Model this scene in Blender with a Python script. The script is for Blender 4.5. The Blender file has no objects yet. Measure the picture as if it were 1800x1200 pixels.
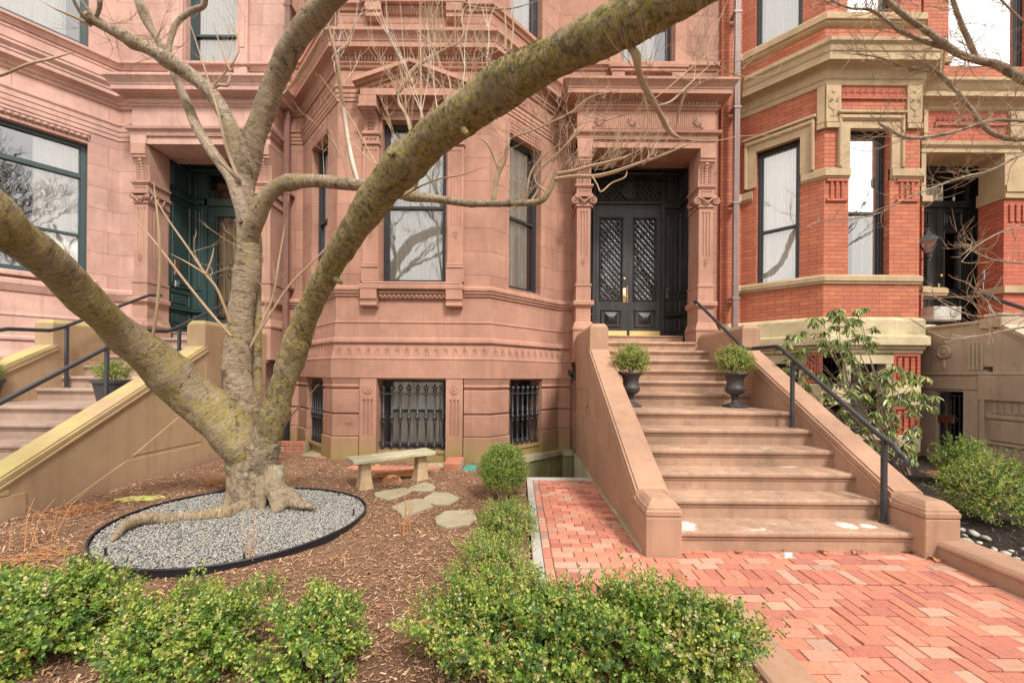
import bpy, bmesh, math, random
import numpy as np
from mathutils import Vector, Matrix
random.seed(7)
RNG = np.random.default_rng(11)
D = bpy.data
SC = bpy.context.scene
COL = SC.collection
R = math.radians
sin, cos, PI = math.sin, math.cos, math.pi

# ------------------------------------------------------------------ camera
EYE = 1.378
ROLL = 0.0079
cd = D.cameras.new('camera')
cam = D.objects.new('camera', cd)
COL.objects.link(cam)
cam.location = (0, 0, EYE)
cam.rotation_euler = (Matrix.Rotation(R(90), 4, 'X') @ Matrix.Rotation(ROLL, 4, 'Z')).to_euler()
cd.sensor_width = 36
cd.lens = 14.0
cd.shift_x = -12 / 1800
cd.shift_y = 58 / 1800
cd.clip_start = 0.05
cd.clip_end = 3000
SC.camera = cam

# ------------------------------------------------------------------ sky, sun, exposure
SUN_EL, SUN_AZ = 50, 152          # azimuth seen from above, clockwise from +Y
w = D.worlds.new('World')
SC.world = w
w.use_nodes = True
nt = w.node_tree
nt.nodes.clear()
out = nt.nodes.new('ShaderNodeOutputWorld')
bg = nt.nodes.new('ShaderNodeBackground')
sky = nt.nodes.new('ShaderNodeTexSky')
sky.sky_type = 'NISHITA'
sky.sun_disc = False
sky.sun_elevation = R(SUN_EL)
sky.sun_rotation = R(SUN_AZ)
tcw = nt.nodes.new('ShaderNodeTexCoord')
nzw = nt.nodes.new('ShaderNodeTexNoise')
nzw.inputs['Scale'].default_value = 2.2
nzw.inputs['Detail'].default_value = 6
crw = nt.nodes.new('ShaderNodeValToRGB')
crw.color_ramp.elements[0].position = 0.35
crw.color_ramp.elements[0].color = (.88, .88, .88, 1)
crw.color_ramp.elements[1].position = 0.6
crw.color_ramp.elements[1].color = (1, 1, 1, 1)
mxw = nt.nodes.new('ShaderNodeMix')
mxw.data_type = 'RGBA'
mxw.inputs[7].default_value = (9.9, 9.4, 8.7, 1)       # bright overcast cloud
nt.links.new(tcw.outputs['Generated'], nzw.inputs['Vector'])
nt.links.new(nzw.outputs['Fac'], crw.inputs['Fac'])
nt.links.new(crw.outputs['Color'], mxw.inputs[0])
nt.links.new(sky.outputs['Color'], mxw.inputs[6])
nt.links.new(mxw.outputs[2], bg.inputs['Color'])
bg.inputs['Strength'].default_value = 0.105
nt.links.new(bg.outputs[0], out.inputs[0])

ld = D.lights.new('sun', 'SUN')
ld.energy = 2.3
ld.angle = R(11)
ld.color = (1.0, .95, .88)
sun = D.objects.new('sun', ld)
COL.objects.link(sun)
sd = Vector((sin(R(SUN_AZ)) * cos(R(SUN_EL)), cos(R(SUN_AZ)) * cos(R(SUN_EL)), sin(R(SUN_EL))))
sun.rotation_euler = sd.to_track_quat('Z', 'Y').to_euler()
SC.view_settings.view_transform = 'Standard'
SC.view_settings.look = 'None'
SC.view_settings.gamma = 1
SC.view_settings.exposure = 0.98
SC.render.engine = 'CYCLES'
SC.render.resolution_x = 1024
SC.render.resolution_y = 682

# ------------------------------------------------------------------ helpers
def P(x, y, Y):
    """point of the place that the camera sees at photo pixel x, y, at depth Y"""
    dx, dz = x - 912, 658 - y
    return (( dx * cos(ROLL) - dz * sin(ROLL)) * Y / 700, Y, EYE + (dx * sin(ROLL) + dz * cos(ROLL)) * Y / 700)

class Fr:
    """wall frame: u along the wall, n outwards, z up"""
    def __init__(s, x, y, ang=0.0):
        s.x, s.y, s.a = x, y, ang
        s.c, s.s = cos(ang), sin(ang)
    def __call__(s, u, n, z):
        return (s.x + u * s.c + n * s.s, s.y + u * s.s - n * s.c, z)

W0 = Fr(0, 0, 0)

class MB:
    def __init__(s):
        s.v, s.f, s.uv = [], [], {}
    def add(s, vs, fs):
        o = len(s.v)
        s.v += [tuple(p) for p in vs]
        s.f += [tuple(i + o for i in f) for f in fs]
        return s
    def box(s, F, u0, u1, n0, n1, z0, z1):
        vs = [F(u, n, z) for z in (z0, z1) for n in (n0, n1) for u in (u0, u1)]
        return s.add(vs, [(0, 2, 3, 1), (4, 5, 7, 6), (0, 1, 5, 4), (2, 6, 7, 3), (0, 4, 6, 2), (1, 3, 7, 5)])
    def xyz(s, x0, x1, y0, y1, z0, z1):
        return s.box(W0, x0, x1, -y0, -y1, z0, z1)
    def bev(s, F, u0, u1, n0, n1, z0, z1, b=.01):
        """box with its front edges chamfered"""
        vs = [F(u0, n0, z0), F(u1, n0, z0), F(u1, n0, z1), F(u0, n0, z1),
              F(u0, n1 - b, z0), F(u1, n1 - b, z0), F(u1, n1 - b, z1), F(u0, n1 - b, z1),
              F(u0 + b, n1, z0 + b), F(u1 - b, n1, z0 + b), F(u1 - b, n1, z1 - b), F(u0 + b, n1, z1 - b)]
        fs = [(0, 3, 2, 1)]
        for k in range(4):
            j = (k + 1) % 4
            fs += [(k, j, 4 + j, 4 + k), (4 + k, 4 + j, 8 + j, 8 + k)]
        fs.append((8, 9, 10, 11))
        return s.add(vs, fs)
    def uz(s, F, pts, n0, n1):
        """polygon in the wall plane (u, z) given thickness n0..n1"""
        k = len(pts)
        vs = [F(u, n0, z) for u, z in pts] + [F(u, n1, z) for u, z in pts]
        fs = [tuple(range(k)), tuple(range(2 * k - 1, k - 1, -1))]
        fs += [(i, (i + 1) % k, k + (i + 1) % k, k + i) for i in range(k)]
        return s.add(vs, fs)
    def nz(s, F, pts, u0, u1):
        """polygon in the section plane (n, z) stretched along u"""
        k = len(pts)
        vs = [F(u0, n, z) for n, z in pts] + [F(u1, n, z) for n, z in pts]
        fs = [tuple(range(k)), tuple(range(2 * k - 1, k - 1, -1))]
        fs += [(i, (i + 1) % k, k + (i + 1) % k, k + i) for i in range(k)]
        return s.add(vs, fs)
    def plan(s, F, pts, z0, z1):
        k = len(pts)
        vs = [F(u, n, z0) for u, n in pts] + [F(u, n, z1) for u, n in pts]
        fs = [tuple(range(k)), tuple(range(2 * k - 1, k - 1, -1))]
        fs += [(i, (i + 1) % k, k + (i + 1) % k, k + i) for i in range(k)]
        return s.add(vs, fs)
    def sweep(s, path, prof, back=-.03):
        """moulding: profile (out, z) carried along a plan path, mitred at its corners"""
        prof = [(back, prof[0][1])] + list(prof) + [(back, prof[-1][1])]
        m = []
        for i, p in enumerate(path):
            ns = []
            if i > 0:
                d = Vector((p[0] - path[i-1][0], p[1] - path[i-1][1])).normalized(); ns.append(Vector((d.y, -d.x)))
            if i < len(path) - 1:
                d = Vector((path[i+1][0] - p[0], path[i+1][1] - p[1])).normalized(); ns.append(Vector((d.y, -d.x)))
            if len(ns) == 1: m.append(ns[0])
            else: m.append((ns[0] + ns[1]) / (1 + ns[0].dot(ns[1])))
        k = len(prof)
        vs = []
        for p, q in zip(path, m):
            for n, z in prof:
                vs.append((p[0] + q.x * n, p[1] + q.y * n, z))
        fs = []
        for i in range(len(path) - 1):
            for j in range(k):
                a, b = i * k + j, i * k + (j + 1) % k
                fs.append((a, b, b + k, a + k))
        fs.append(tuple(range(k)))
        fs.append(tuple(range((len(path) - 1) * k + k - 1, (len(path) - 1) * k - 1, -1)))
        return s.add(vs, fs)
    def lathe(s, F, u, n, prof, seg=20, axis='z', z=0, sx=1):
        """profile (radius, height) turned about z (or, axis 'n', about the wall normal)"""
        vs = []
        for r, h in prof:
            for k in range(seg):
                a = 2 * PI * k / seg
                if axis == 'z': vs.append(F(u + r * cos(a) * sx, n + r * sin(a), z + h))
                else: vs.append(F(u + r * cos(a), n + h, z + r * sin(a)))
        fs = []
        for i in range(len(prof) - 1):
            for k in range(seg):
                a, b = i * seg + k, i * seg + (k + 1) % seg
                fs.append((a, b, b + seg, a + seg))
        fs.append(tuple(range(seg)))
        fs.append(tuple(range(len(prof) * seg - 1, (len(prof) - 1) * seg - 1, -1)))
        return s.add(vs, fs)
    def tube(s, pts, rad, seg=8, rough=0.0, uvs=True, cap=True, F=None, vofs=0.0):
        pts = [Vector(F(*p)) if F else Vector(p) for p in pts]
        if not hasattr(rad, '__len__'): rad = [rad] * len(pts)
        o = len(s.v)
        ref = None
        ln = vofs
        rows = []
        for i, p in enumerate(pts):
            if i == 0: t = pts[1] - p
            elif i == len(pts) - 1: t = p - pts[i-1]
            else: t = (pts[i+1] - p).normalized() + (p - pts[i-1]).normalized()
            if t.length < 1e-9: t = Vector((0, 0, 1))
            t.normalize()
            if ref is None:
                ref = Vector((0, -1, 0)) if abs(t.y) < .9 else Vector((1, 0, 0))
            a = (ref - t * ref.dot(t)).normalized()
            ref = a
            b = t.cross(a)
            if i: ln += (p - pts[i-1]).length
            rows.append(ln)
            for k in range(seg):
                an = 2 * PI * k / seg
                r = rad[i]
                if rough:
                    q = p + (a * cos(an) + b * sin(an)) * r
                    r *= 1 + rough * bump3(q)
                s.v.append(tuple(p + (a * cos(an) + b * sin(an)) * r))
        for i in range(len(pts) - 1):
            for k in range(seg):
                a0, b0 = o + i * seg + k, o + i * seg + (k + 1) % seg
                if uvs:
                    c = 2 * PI * rad[i]
                    s.uv[len(s.f)] = ((c * k / seg, rows[i]), (c * (k + 1) / seg, rows[i]), (c * (k + 1) / seg, rows[i+1]), (c * k / seg, rows[i+1]))
                s.f.append((a0, b0, b0 + seg, a0 + seg))
        if cap:
            s.f.append(tuple(o + k for k in range(seg)))
            e = o + (len(pts) - 1) * seg
            s.f.append(tuple(e + k for k in range(seg - 1, -1, -1)))
        return s
    def mesh(s, name, mat, smooth=False, shift=None, bevel=0):
        me = D.meshes.new(name)
        v = s.v if shift is None else [(a - shift[0], b - shift[1], c - shift[2]) for a, b, c in s.v]
        me.from_pydata(v, [], s.f)
        bm = bmesh.new(); bm.from_mesh(me)
        bmesh.ops.recalc_face_normals(bm, faces=bm.faces)
        uvl = bm.loops.layers.uv.new('UVMap')
        sh = shift or (0, 0, 0)
        for f in bm.faces:
            q = s.uv.get(f.index)
            if q and len(q) == len(f.loops):
                vo = list(s.f[f.index])
                bm.verts.ensure_lookup_table()
                for l in f.loops:
                    l[uvl].uv = q[vo.index(l.vert.index)]
                continue
            n = f.normal
            if abs(n.z) > .75:
                for l in f.loops: l[uvl].uv = (l.vert.co.x + sh[0], l.vert.co.y + sh[1])
            else:
                t = Vector((-n.y, n.x, 0)).normalized()
                for l in f.loops:
                    c = l.vert.co
                    l[uvl].uv = ((c.x + sh[0]) * t.x + (c.y + sh[1]) * t.y, c.z + sh[2])
            if smooth: pass
        if smooth:
            for f in bm.faces: f.smooth = True
            for e in bm.edges:
                if len(e.link_faces) == 2 and e.calc_face_angle(0) > R(48): e.smooth = False
        bm.to_mesh(me); bm.free()
        if mat: me.materials.append(mat)
        return me

def bump3(q):
    x, y, z = q
    return (.5 * sin(9 * x + 4 * z + 1.3) * sin(7 * y - 5 * z) + .3 * sin(23 * x + 11 * y) * sin(19 * z + 3 * y + .5)
            + .25 * sin(41 * x + 17 * z) * sin(37 * y + 29 * z) + .18 * sin(83 * x - 31 * z + 2) * sin(71 * z + 53 * y) - .35 * max(0, sin(13 * x + 5 * y) * sin(17 * z - 4 * x) - .6))

def bev_mod(o, wd=.006):
    m = o.modifiers.new('bevel', 'BEVEL'); m.width = wd; m.segments = 2; m.limit_method = 'ANGLE'; m.angle_limit = R(40)
    m.harden_normals = False
    return o

def thing(name, label, cat, loc, group=None):
    o = D.objects.new(name, None); COL.objects.link(o)
    o.empty_display_size = .2
    o.location = loc
    o['label'] = label; o['category'] = cat
    if group: o['group'] = group
    return o

def tag(o, label, cat, group=None):
    o['label'] = label; o['category'] = cat
    if group: o['group'] = group
    return o

def solo(name, mb, mat, label, cat, base, group=None, smooth=False, bevel=0):
    """a thing that is one mesh, its origin at its base"""
    o = D.objects.new(name, mb.mesh(name, mat, smooth, base)); COL.objects.link(o)
    o.location = base
    if bevel: bev_mod(o, bevel)
    return tag(o, label, cat, group)

def part(name, mb, mat, parent, smooth=False, bevel=0, label=None):
    """a part (parent a thing) or a sub-part (parent a part); vertices are in world coordinates"""
    me = mb.mesh(name, mat, smooth) if isinstance(mb, MB) else mb
    o = D.objects.new(name, me); COL.objects.link(o)
    o.parent = parent
    if parent.parent is None: o.location = -Vector(parent.location)
    if bevel: bev_mod(o, bevel)
    if label: o['label'] = label
    return o

def struct(name, mb, mat, kind='structure', smooth=False, label=None):
    me = mb.mesh(name, mat, smooth) if isinstance(mb, MB) else mb
    o = D.objects.new(name, me); COL.objects.link(o)
    o['kind'] = kind
    if label: o['label'] = label
    return o

def text_mb(F, s, u, n, z, size, depth=.004, mb=None):
    cu = D.curves.new('txt', 'FONT'); cu.body = s; cu.size = size; cu.extrude = depth
    cu.align_x = 'CENTER'; cu.align_y = 'CENTER'
    o = D.objects.new('txt', cu); COL.objects.link(o)
    bpy.context.view_layer.update()
    me = D.meshes.new_from_object(o.evaluated_get(bpy.context.evaluated_depsgraph_get()))
    mb = mb or MB()
    mb.add([F(u + v.co.x, n + v.co.z, z + v.co.y) for v in me.vertices], [tuple(p.vertices) for p in me.polygons])
    D.objects.remove(o); D.meshes.remove(me); D.curves.remove(cu)
    return mb

# ------------------------------------------------------------------ materials
class NT:
    def __init__(s, name):
        s.m = D.materials.new(name); s.m.use_nodes = True
        s.t = s.m.node_tree; s.n = s.t.nodes; s.l = s.t.links
        s.b = s.n['Principled BSDF']
        s.out = s.n['Material Output']
    def new(s, k, **kw):
        x = s.n.new('ShaderNode' + k)
        for a, b in kw.items(): setattr(x, a, b)
        return x
    def lk(s, a, b): s.l.new(a, b)
    def coord(s, kind='Object', scale=(1, 1, 1)):
        tc = s.new('TexCoord'); mp = s.new('Mapping')
        mp.inputs['Scale'].default_value = scale
        s.lk(tc.outputs[kind], mp.inputs['Vector'])
        return mp.outputs[0]
    def pos(s, scale=(1, 1, 1)):
        g = s.new('NewGeometry'); mp = s.new('Mapping')
        mp.inputs['Scale'].default_value = scale
        s.lk(g.outputs['Position'], mp.inputs['Vector'])
        return mp.outputs[0]
    def noise(s, vec, sc, det=4, rough=.55, dist=0):
        x = s.new('TexNoise'); x.inputs['Scale'].default_value = sc; x.inputs['Detail'].default_value = det
        x.inputs['Roughness'].default_value = rough; x.inputs['Distortion'].default_value = dist
        s.lk(vec, x.inputs['Vector']); return x.outputs['Fac']
    def ramp(s, fac, p0, p1, c0=(0, 0, 0), c1=(1, 1, 1)):
        x = s.new('ValToRGB'); e = x.color_ramp.elements
        e[0].position = p0; e[1].position = p1; e[0].color = (*c0, 1); e[1].color = (*c1, 1)
        s.lk(fac, x.inputs[0]); return x.outputs[0]
    def mix(s, fac, a, b, mode='MIX'):
        x = s.new('Mix', data_type='RGBA', blend_type=mode)
        for i, q in ((0, fac), (6, a), (7, b)):
            if isinstance(q, (int, float)): x.inputs[i].default_value = q
            elif isinstance(q, tuple): x.inputs[i].default_value = (*q, 1)
            else: s.lk(q, x.inputs[i])
        return x.outputs[2]
    def math(s, op, a, b=0.0):
        x = s.new('Math', operation=op)
        for i, q in ((0, a), (1, b)):
            if isinstance(q, (int, float)): x.inputs[i].default_value = q
            else: s.lk(q, x.inputs[i])
        return x.outputs[0]
    def bump(s, h, dist=.01, stren=.6, prev=None):
        x = s.new('Bump'); x.inputs['Distance'].default_value = dist; x.inputs['Strength'].default_value = stren
        s.lk(h, x.inputs['Height'])
        if prev is not None: s.lk(prev, x.inputs['Normal'])
        return x.outputs[0]
    def col(s, c):
        if isinstance(c, tuple): s.b.inputs['Base Color'].default_value = (*c, 1)
        else: s.lk(c, s.b.inputs['Base Color'])
    def rough(s, r):
        if isinstance(r, (int, float)): s.b.inputs['Roughness'].default_value = r
        else: s.lk(r, s.b.inputs['Roughness'])
    def normal(s, n): s.lk(n, s.b.inputs['Normal'])
    def up(s):
        g = s.new('NewGeometry'); x = s.new('SeparateXYZ'); s.lk(g.outputs['Normal'], x.inputs[0]); return x.outputs[2]
    def z(s):
        g = s.new('NewGeometry'); x = s.new('SeparateXYZ'); s.lk(g.outputs['Position'], x.inputs[0]); return x.outputs[2]

def dk(c, k): return tuple(x * k for x in c)

def m_stone(name, c, joints=True, moss=0.0, moss_top=0.0, moss_all=0.0, spots=(), mosscol=(.20, .19, .055), bw=.95, bh=.365, patch=.18, chips=False):
    k = NT(name)
    p = k.pos()
    n1 = k.noise(p, 1.3, 5, .6)
    n2 = k.noise(p, 9, 6, .65)
    n3 = k.noise(p, 160, 3, .6)
    streak = k.noise(k.pos((7, 7, .5)), 1.6, 5, .6)
    c2 = k.mix(k.ramp(n1, .35, .68), dk(c, 1 - patch), dk(c, 1 + patch * .7))
    c2 = k.mix(k.math('MULTIPLY', k.ramp(n2, .5, .8), .35), c2, dk((c[0], c[1] * .9, c[2] * .85), .72))
    c2 = k.mix(k.math('MULTIPLY', k.ramp(streak, .50, .70), .42), c2, dk((c[0], c[1] * .93, c[2] * .9), .62))
    c2 = k.mix(k.math('MULTIPLY', k.ramp(k.noise(p, 3.1, 7, .72, .8), .54, .60), .16), c2, dk(c, 1.35))
    c2 = k.mix(k.math('MULTIPLY', k.ramp(k.noise(p, .8, 8, .75, .5), .53, .66), .30), c2, dk((c[0], c[1] * .95, c[2] * .95), .66))
    hgt = n3
    if joints:
        b = k.new('TexBrick'); b.offset = .37; b.offset_frequency = 2
        b.inputs['Scale'].default_value = 1; b.inputs['Brick Width'].default_value = bw
        b.inputs['Row Height'].default_value = bh; b.inputs['Mortar Size'].default_value = .0035
        b.inputs['Mortar Smooth'].default_value = .4
        b.inputs['Color1'].default_value = (1, 1, 1, 1); b.inputs['Color2'].default_value = (.86, .83, .81, 1)
        b.inputs['Mortar'].default_value = (.45, .40, .37, 1)
        k.lk(k.coord('UV'), b.inputs['Vector'])
        c2 = k.mix(1.0, c2, b.outputs['Color'], 'MULTIPLY')
    if moss > 0:
        f = k.math('MULTIPLY', k.ramp(k.math('ADD', k.z(), k.math('MULTIPLY', n2, .35)), .25, moss + .3, (1, 1, 1), (0, 0, 0)),
                   k.ramp(n1, .25, .5, (.35, .35, .35), (.9, .9, .9)))
        c2 = k.mix(f, c2, mosscol)
    if moss_top > 0:
        f = k.math('MULTIPLY', k.ramp(k.math('ADD', k.up(), k.math('MULTIPLY', n2, .9)), .55, 1.05), k.ramp(k.noise(p, 2.4, 5), .38, .62))
        c2 = k.mix(k.math('MULTIPLY', f, moss_top), c2, mosscol)
    if moss_all > 0:
        f = k.math('MULTIPLY', k.ramp(k.math('ADD', k.z(), k.math('MULTIPLY', n1, 1.2)), .7, 2.3), k.ramp(n2, .25, .6, (.5,) * 3, (1,) * 3))
        c2 = k.mix(k.math('MULTIPLY', f, moss_all), c2, (mosscol[0] * .8, mosscol[1] * .78, mosscol[2] * 1.1))
    for (sx_, sy_, sr_) in spots:
        vd = k.new('VectorMath', operation='DISTANCE'); k.lk(k.pos(), vd.inputs[0]); vd.inputs[1].default_value = (sx_, sy_, .17)
        q_ = k.math('ADD', vd.outputs['Value'], k.math('MULTIPLY', k.noise(k.pos((1, 2.2, 1)), 9, 9, .78, .7), sr_ * 2.2))
        c2 = k.mix(k.math('MULTIPLY', k.ramp(q_, sr_ * 1.95, sr_ * 2.05, (1, 1, 1), (0, 0, 0)), k.ramp(k.up(), .8, .95)), c2, (.70, .64, .56))
    if chips:
        m = k.ramp(k.noise(k.pos((1.0, 3.4, 1)), 2.1, 9, .74, .5), .605, .635)
        m = k.math('MULTIPLY', m, k.ramp(k.up(), .8, .95))
        c2 = k.mix(m, c2, (.62, .56, .49))
        sc = k.ramp(k.noise(k.pos((2.2, 6, 6)), 6, 9, .8, .4), .50, .62)
        c2 = k.mix(k.math('MULTIPLY', k.math('MULTIPLY', sc, .38), k.ramp(k.up(), .1, .8)), c2, (.56, .44, .35))
        cr_ = k.ramp(k.noise(k.pos((1.4, 1, 9)), 4.2, 9, .8, .3), .625, .645)
        c2 = k.mix(k.math('MULTIPLY', cr_, .8), c2, dk(c, .28))
        gr = k.ramp(k.noise(p, 5, 7, .7), .52, .75)
        c2 = k.mix(k.math('MULTIPLY', gr, .7), c2, dk(c, .45))
    k.col(c2)
    k.rough(.82)
    k.b.inputs['Specular IOR Level'].default_value = .3
    bmp = k.bump(n3, .002, .5)
    bmp = k.bump(n2, .006, .5, bmp)
    if joints: 
        inv = k.math('SUBTRACT', 1.0, b.outputs['Fac'])
        bmp = k.bump(inv, .004, .7, bmp)
    k.normal(bmp)
    return k.m

def m_brick(name, c1=(.49, .152, .072), c2=(.385, .105, .055), mort=(.11, .05, .038)):
    k = NT(name)
    b = k.new('TexBrick'); b.offset = .5
    b.inputs['Scale'].default_value = 1; b.inputs['Brick Width'].default_value = .235
    b.inputs['Row Height'].default_value = .066; b.inputs['Mortar Size'].default_value = .0038
    b.inputs['Mortar Smooth'].default_value = .2; b.inputs['Bias'].default_value = -.1
    b.inputs['Color1'].default_value = (*c1, 1); b.inputs['Color2'].default_value = (*c2, 1); b.inputs['Mortar'].default_value = (*mort, 1)
    k.lk(k.coord('UV'), b.inputs['Vector'])
    p = k.pos()
    n = k.noise(p, 2.2, 6, .65); n2 = k.noise(p, 22, 5, .7)
    c = k.mix(k.math('MULTIPLY', k.ramp(n, .45, .75), .2), b.outputs['Color'], dk(c2, .5))
    c = k.mix(k.math('MULTIPLY', k.ramp(n2, .5, .8), .35), c, (.50, .17, .10))
    wn = k.new('TexWhiteNoise'); 
    sx = k.new('SeparateXYZ'); k.lk(k.coord('UV'), sx.inputs[0])
    row = k.math('FLOOR', k.math('DIVIDE', sx.outputs[1], .066))
    colm = k.math('FLOOR', k.math('ADD', k.math('DIVIDE', sx.outputs[0], .235), k.math('MULTIPLY', row, .5)))
    cb = k.new('CombineXYZ'); k.lk(row, cb.inputs[0]); k.lk(colm, cb.inputs[1]); k.lk(cb.outputs[0], wn.inputs['Vector'])
    c = k.mix(k.math('MULTIPLY', wn.outputs['Value'], .5), c, k.mix(.5, c, (.22, .05, .04)))
    k.col(c); k.rough(.8)
    bmp = k.bump(k.noise(p, 190, 3), .002, .4)
    k.normal(k.bump(k.math('SUBTRACT', 1.0, b.outputs['Fac']), .005, .8, bmp))
    return k.m

def m_paint(name, c, rough=.35, wear=.25, wearcol=None, spec=.5, metal=0.0, vstreak=False):
    k = NT(name)
    p = k.pos((1, 1, .25) if vstreak else (1, 1, 1))
    n = k.noise(p, 6, 6, .65); n2 = k.noise(p, 45, 4, .6)
    c2 = k.mix(k.math('MULTIPLY', k.ramp(n, .45, .75), wear), c, wearcol or dk(c, 1.9))
    k.col(c2); k.rough(k.ramp(n2, .3, .8, (rough * .8,) * 3, (min(1, rough * 1.4),) * 3))
    k.b.inputs['Metallic'].default_value = metal
    k.b.inputs['Specular IOR Level'].default_value = spec
    k.normal(k.bump(n2, .0015, .4))
    return k.m

def m_glass(name, refl=.45, tint=(.9, .92, .95)):
    k = NT(name)
    k.n.remove(k.b)
    tr = k.new('BsdfTransparent'); tr.inputs[0].default_value = (*dk(tint, 1.02), 1)
    gl = k.new('BsdfGlossy'); gl.inputs['Roughness'].default_value = .012; gl.inputs['Color'].default_value = (.95, .96, 1, 1)
    fr = k.new('Fresnel'); fr.inputs['IOR'].default_value = 1.5
    nz = k.noise(k.pos(), 1.4, 3, .5)
    bm = k.bump(nz, .05, .05); k.lk(bm, gl.inputs['Normal'])
    f = k.math('MINIMUM', k.math('ADD', fr.outputs[0], refl), .95)
    ms = k.new('MixShader'); k.lk(f, ms.inputs[0]); k.lk(tr.outputs[0], ms.inputs[1]); k.lk(gl.outputs[0], ms.inputs[2])
    k.lk(ms.outputs[0], k.out.inputs[0])
    return k.m

def m_vcol(name, rough=.6, spec=.4, noise_amt=.25, nscale=60, bumpd=.002, trans=0.0, sat=1.0):
    """colour carried by each piece (leaf, pebble, chip, brick)"""
    k = NT(name)
    a = k.new('VertexColor'); a.layer_name = 'Col'
    n = k.noise(k.pos(), nscale, 5, .65)
    c = k.mix(k.math('MULTIPLY', k.ramp(n, .4, .75), noise_amt), a.outputs[0], k.mix(1.0, a.outputs[0], (.55, .52, .5), 'MULTIPLY'))
    k.col(c); k.rough(rough); k.b.inputs['Specular IOR Level'].default_value = spec
    if bumpd: k.normal(k.bump(n, bumpd, .6))
    if trans:
        tb = k.new('BsdfTranslucent'); k.lk(c, tb.inputs[0])
        ms = k.new('MixShader'); ms.inputs[0].default_value = trans
        k.lk(k.b.outputs[0], ms.inputs[1]); k.lk(tb.outputs[0], ms.inputs[2]); k.lk(ms.outputs[0], k.out.inputs[0])
    return k.m

def m_bark(name, c=(.30, .232, .158), lent=(.15, .10, .065), mossy=.5, mosscol=(.17, .16, .03), scale=1.0, lich=True):
    k = NT(name)
    uvc = k.coord('UV', (8 * scale, 44 * scale, 1))
    p = k.pos()
    n1 = k.noise(p, 2.5, 6, .65); n2 = k.noise(p, 16, 6, .7); n3 = k.noise(p, 120, 4, .7)
    ln = k.noise(uvc, 1.6, 4, .6)                       # dashes running round the limb
    ln2 = k.noise(k.coord('UV', (6 * scale, 62 * scale, 1)), 1.3, 4, .6)
    c2 = k.mix(k.ramp(n2, .34, .66), dk(c, .68), dk(c, 1.22))
    c2 = k.mix(k.math('MULTIPLY', k.ramp(n3, .5, .7), .35), c2, dk(c, .5))
    c2 = k.mix(k.math('MULTIPLY', k.ramp(k.noise(p, 5, 4, .6), .5, .7), .35), c2, (c[0] * .8, c[1] * .62, c[2] * .5))
    c2 = k.mix(k.math('MULTIPLY', k.ramp(ln2, .50, .58), k.ramp(k.noise(p, 4.5, 4, .7), .38, .58, (.22,) * 3, (.7,) * 3)), c2, (min(1, c[0] * 1.75), min(1, c[1] * 1.7), min(1, c[2] * 1.7)))
    c2 = k.mix(k.math('MULTIPLY', k.ramp(ln, .57, .61), k.ramp(k.noise(p, 6.5, 4, .7), .36, .56, (.40,) * 3, (.95,) * 3)), c2, lent)
    mo = k.math('MULTIPLY', k.ramp(k.math('ADD', n1, k.math('MULTIPLY', n2, .6)), .95 - mossy * .27, 1.03 - mossy * .26), k.ramp(k.noise(p, 26, 6, .78), .42, .56, (.05,) * 3, (1,) * 3))
    c2 = k.mix(k.math('MULTIPLY', mo, min(1, mossy * 1.5)), c2, k.mix(k.ramp(k.noise(p, 30, 5, .75), .40, .60), mosscol, (.34, .25, .06)))
    if lich:
        lc = k.ramp(k.noise(p, 13, 5, .75, .4), .71, .735)
        c2 = k.mix(k.math('MULTIPLY', lc, .8), c2, (.42, .47, .37))
    sc_ = k.ramp(k.noise(p, 7, 7, .8, 1.2), .57, .63)
    c2 = k.mix(k.math('MULTIPLY', sc_, .7), c2, dk(c, .38))
    c2 = k.mix(k.math('MULTIPLY', k.ramp(k.noise(p, 3.3, 4, .6), .45, .65), .35), c2, dk((c[0], c[1] * .97, c[2] * .95), .6))
    k.col(c2); k.rough(.85); k.b.inputs['Specular IOR Level'].default_value = .25
    b1 = k.bump(ln, .012, .8, k.bump(sc_, .02, .8)); b2 = k.bump(n2, .03, .8, b1); b3 = k.bump(n3, .008, .9, b2)
    k.normal(b3)
    return k.m

M = {}
BS = (.405, .218, .158)
PK = (.53, .330, .278)
M['stone'] = m_stone('brownstone_paint', BS, True, moss=0)
M['stone_base'] = m_stone('brownstone_basement', BS, False, moss=.38, mosscol=(.27, .215, .075))
M['stone_plain'] = m_stone('brownstone_moulding', dk(BS, 1.02), False)
M['pink'] = m_stone('pink_brownstone', PK, True, bh=.39, bw=1.1, patch=.22)
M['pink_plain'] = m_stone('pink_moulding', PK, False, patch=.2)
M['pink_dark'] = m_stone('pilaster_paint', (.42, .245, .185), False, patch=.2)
M['stoop'] = m_stone('stoop_paint', (.39, .232, .155), False, patch=.16)
M['step'] = m_stone('step_paint', (.39, .245, .168), False, patch=.28, chips=True, spots=((1.33, 3.24, .13), (2.70, 3.27, .085), (2.86, 3.25, .06), (2.75, 3.55, .07), (1.9, 3.80, .07), (2.05, 3.82, .05)))
M['stoop_left'] = m_stone('mossy_stoop_stone', (.40, .255, .165), False, moss_top=.9, moss_all=.28, mosscol=(.42, .36, .12), patch=.2)
M['step_left'] = m_stone('grey_brown_step', (.36, .255, .205), False, patch=.2)
M['cream'] = m_stone('ochre_sandstone', (.44, .32, .195), False, moss_top=.6, mosscol=(.22, .17, .07), patch=.2)
M['cream_dirty'] = m_stone('weathered_sandstone', (.56, .46, .29), False, moss_top=.6, mosscol=(.30, .27, .13), patch=.35)
M['grey_stoop'] = m_stone('taupe_paint', (.40, .31, .23), False, patch=.18)
M['brick'] = m_brick('red_brick')
M['brick_dark'] = m_brick('rubbed_brick', (.47, .115, .06), (.36, .085, .05))
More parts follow.
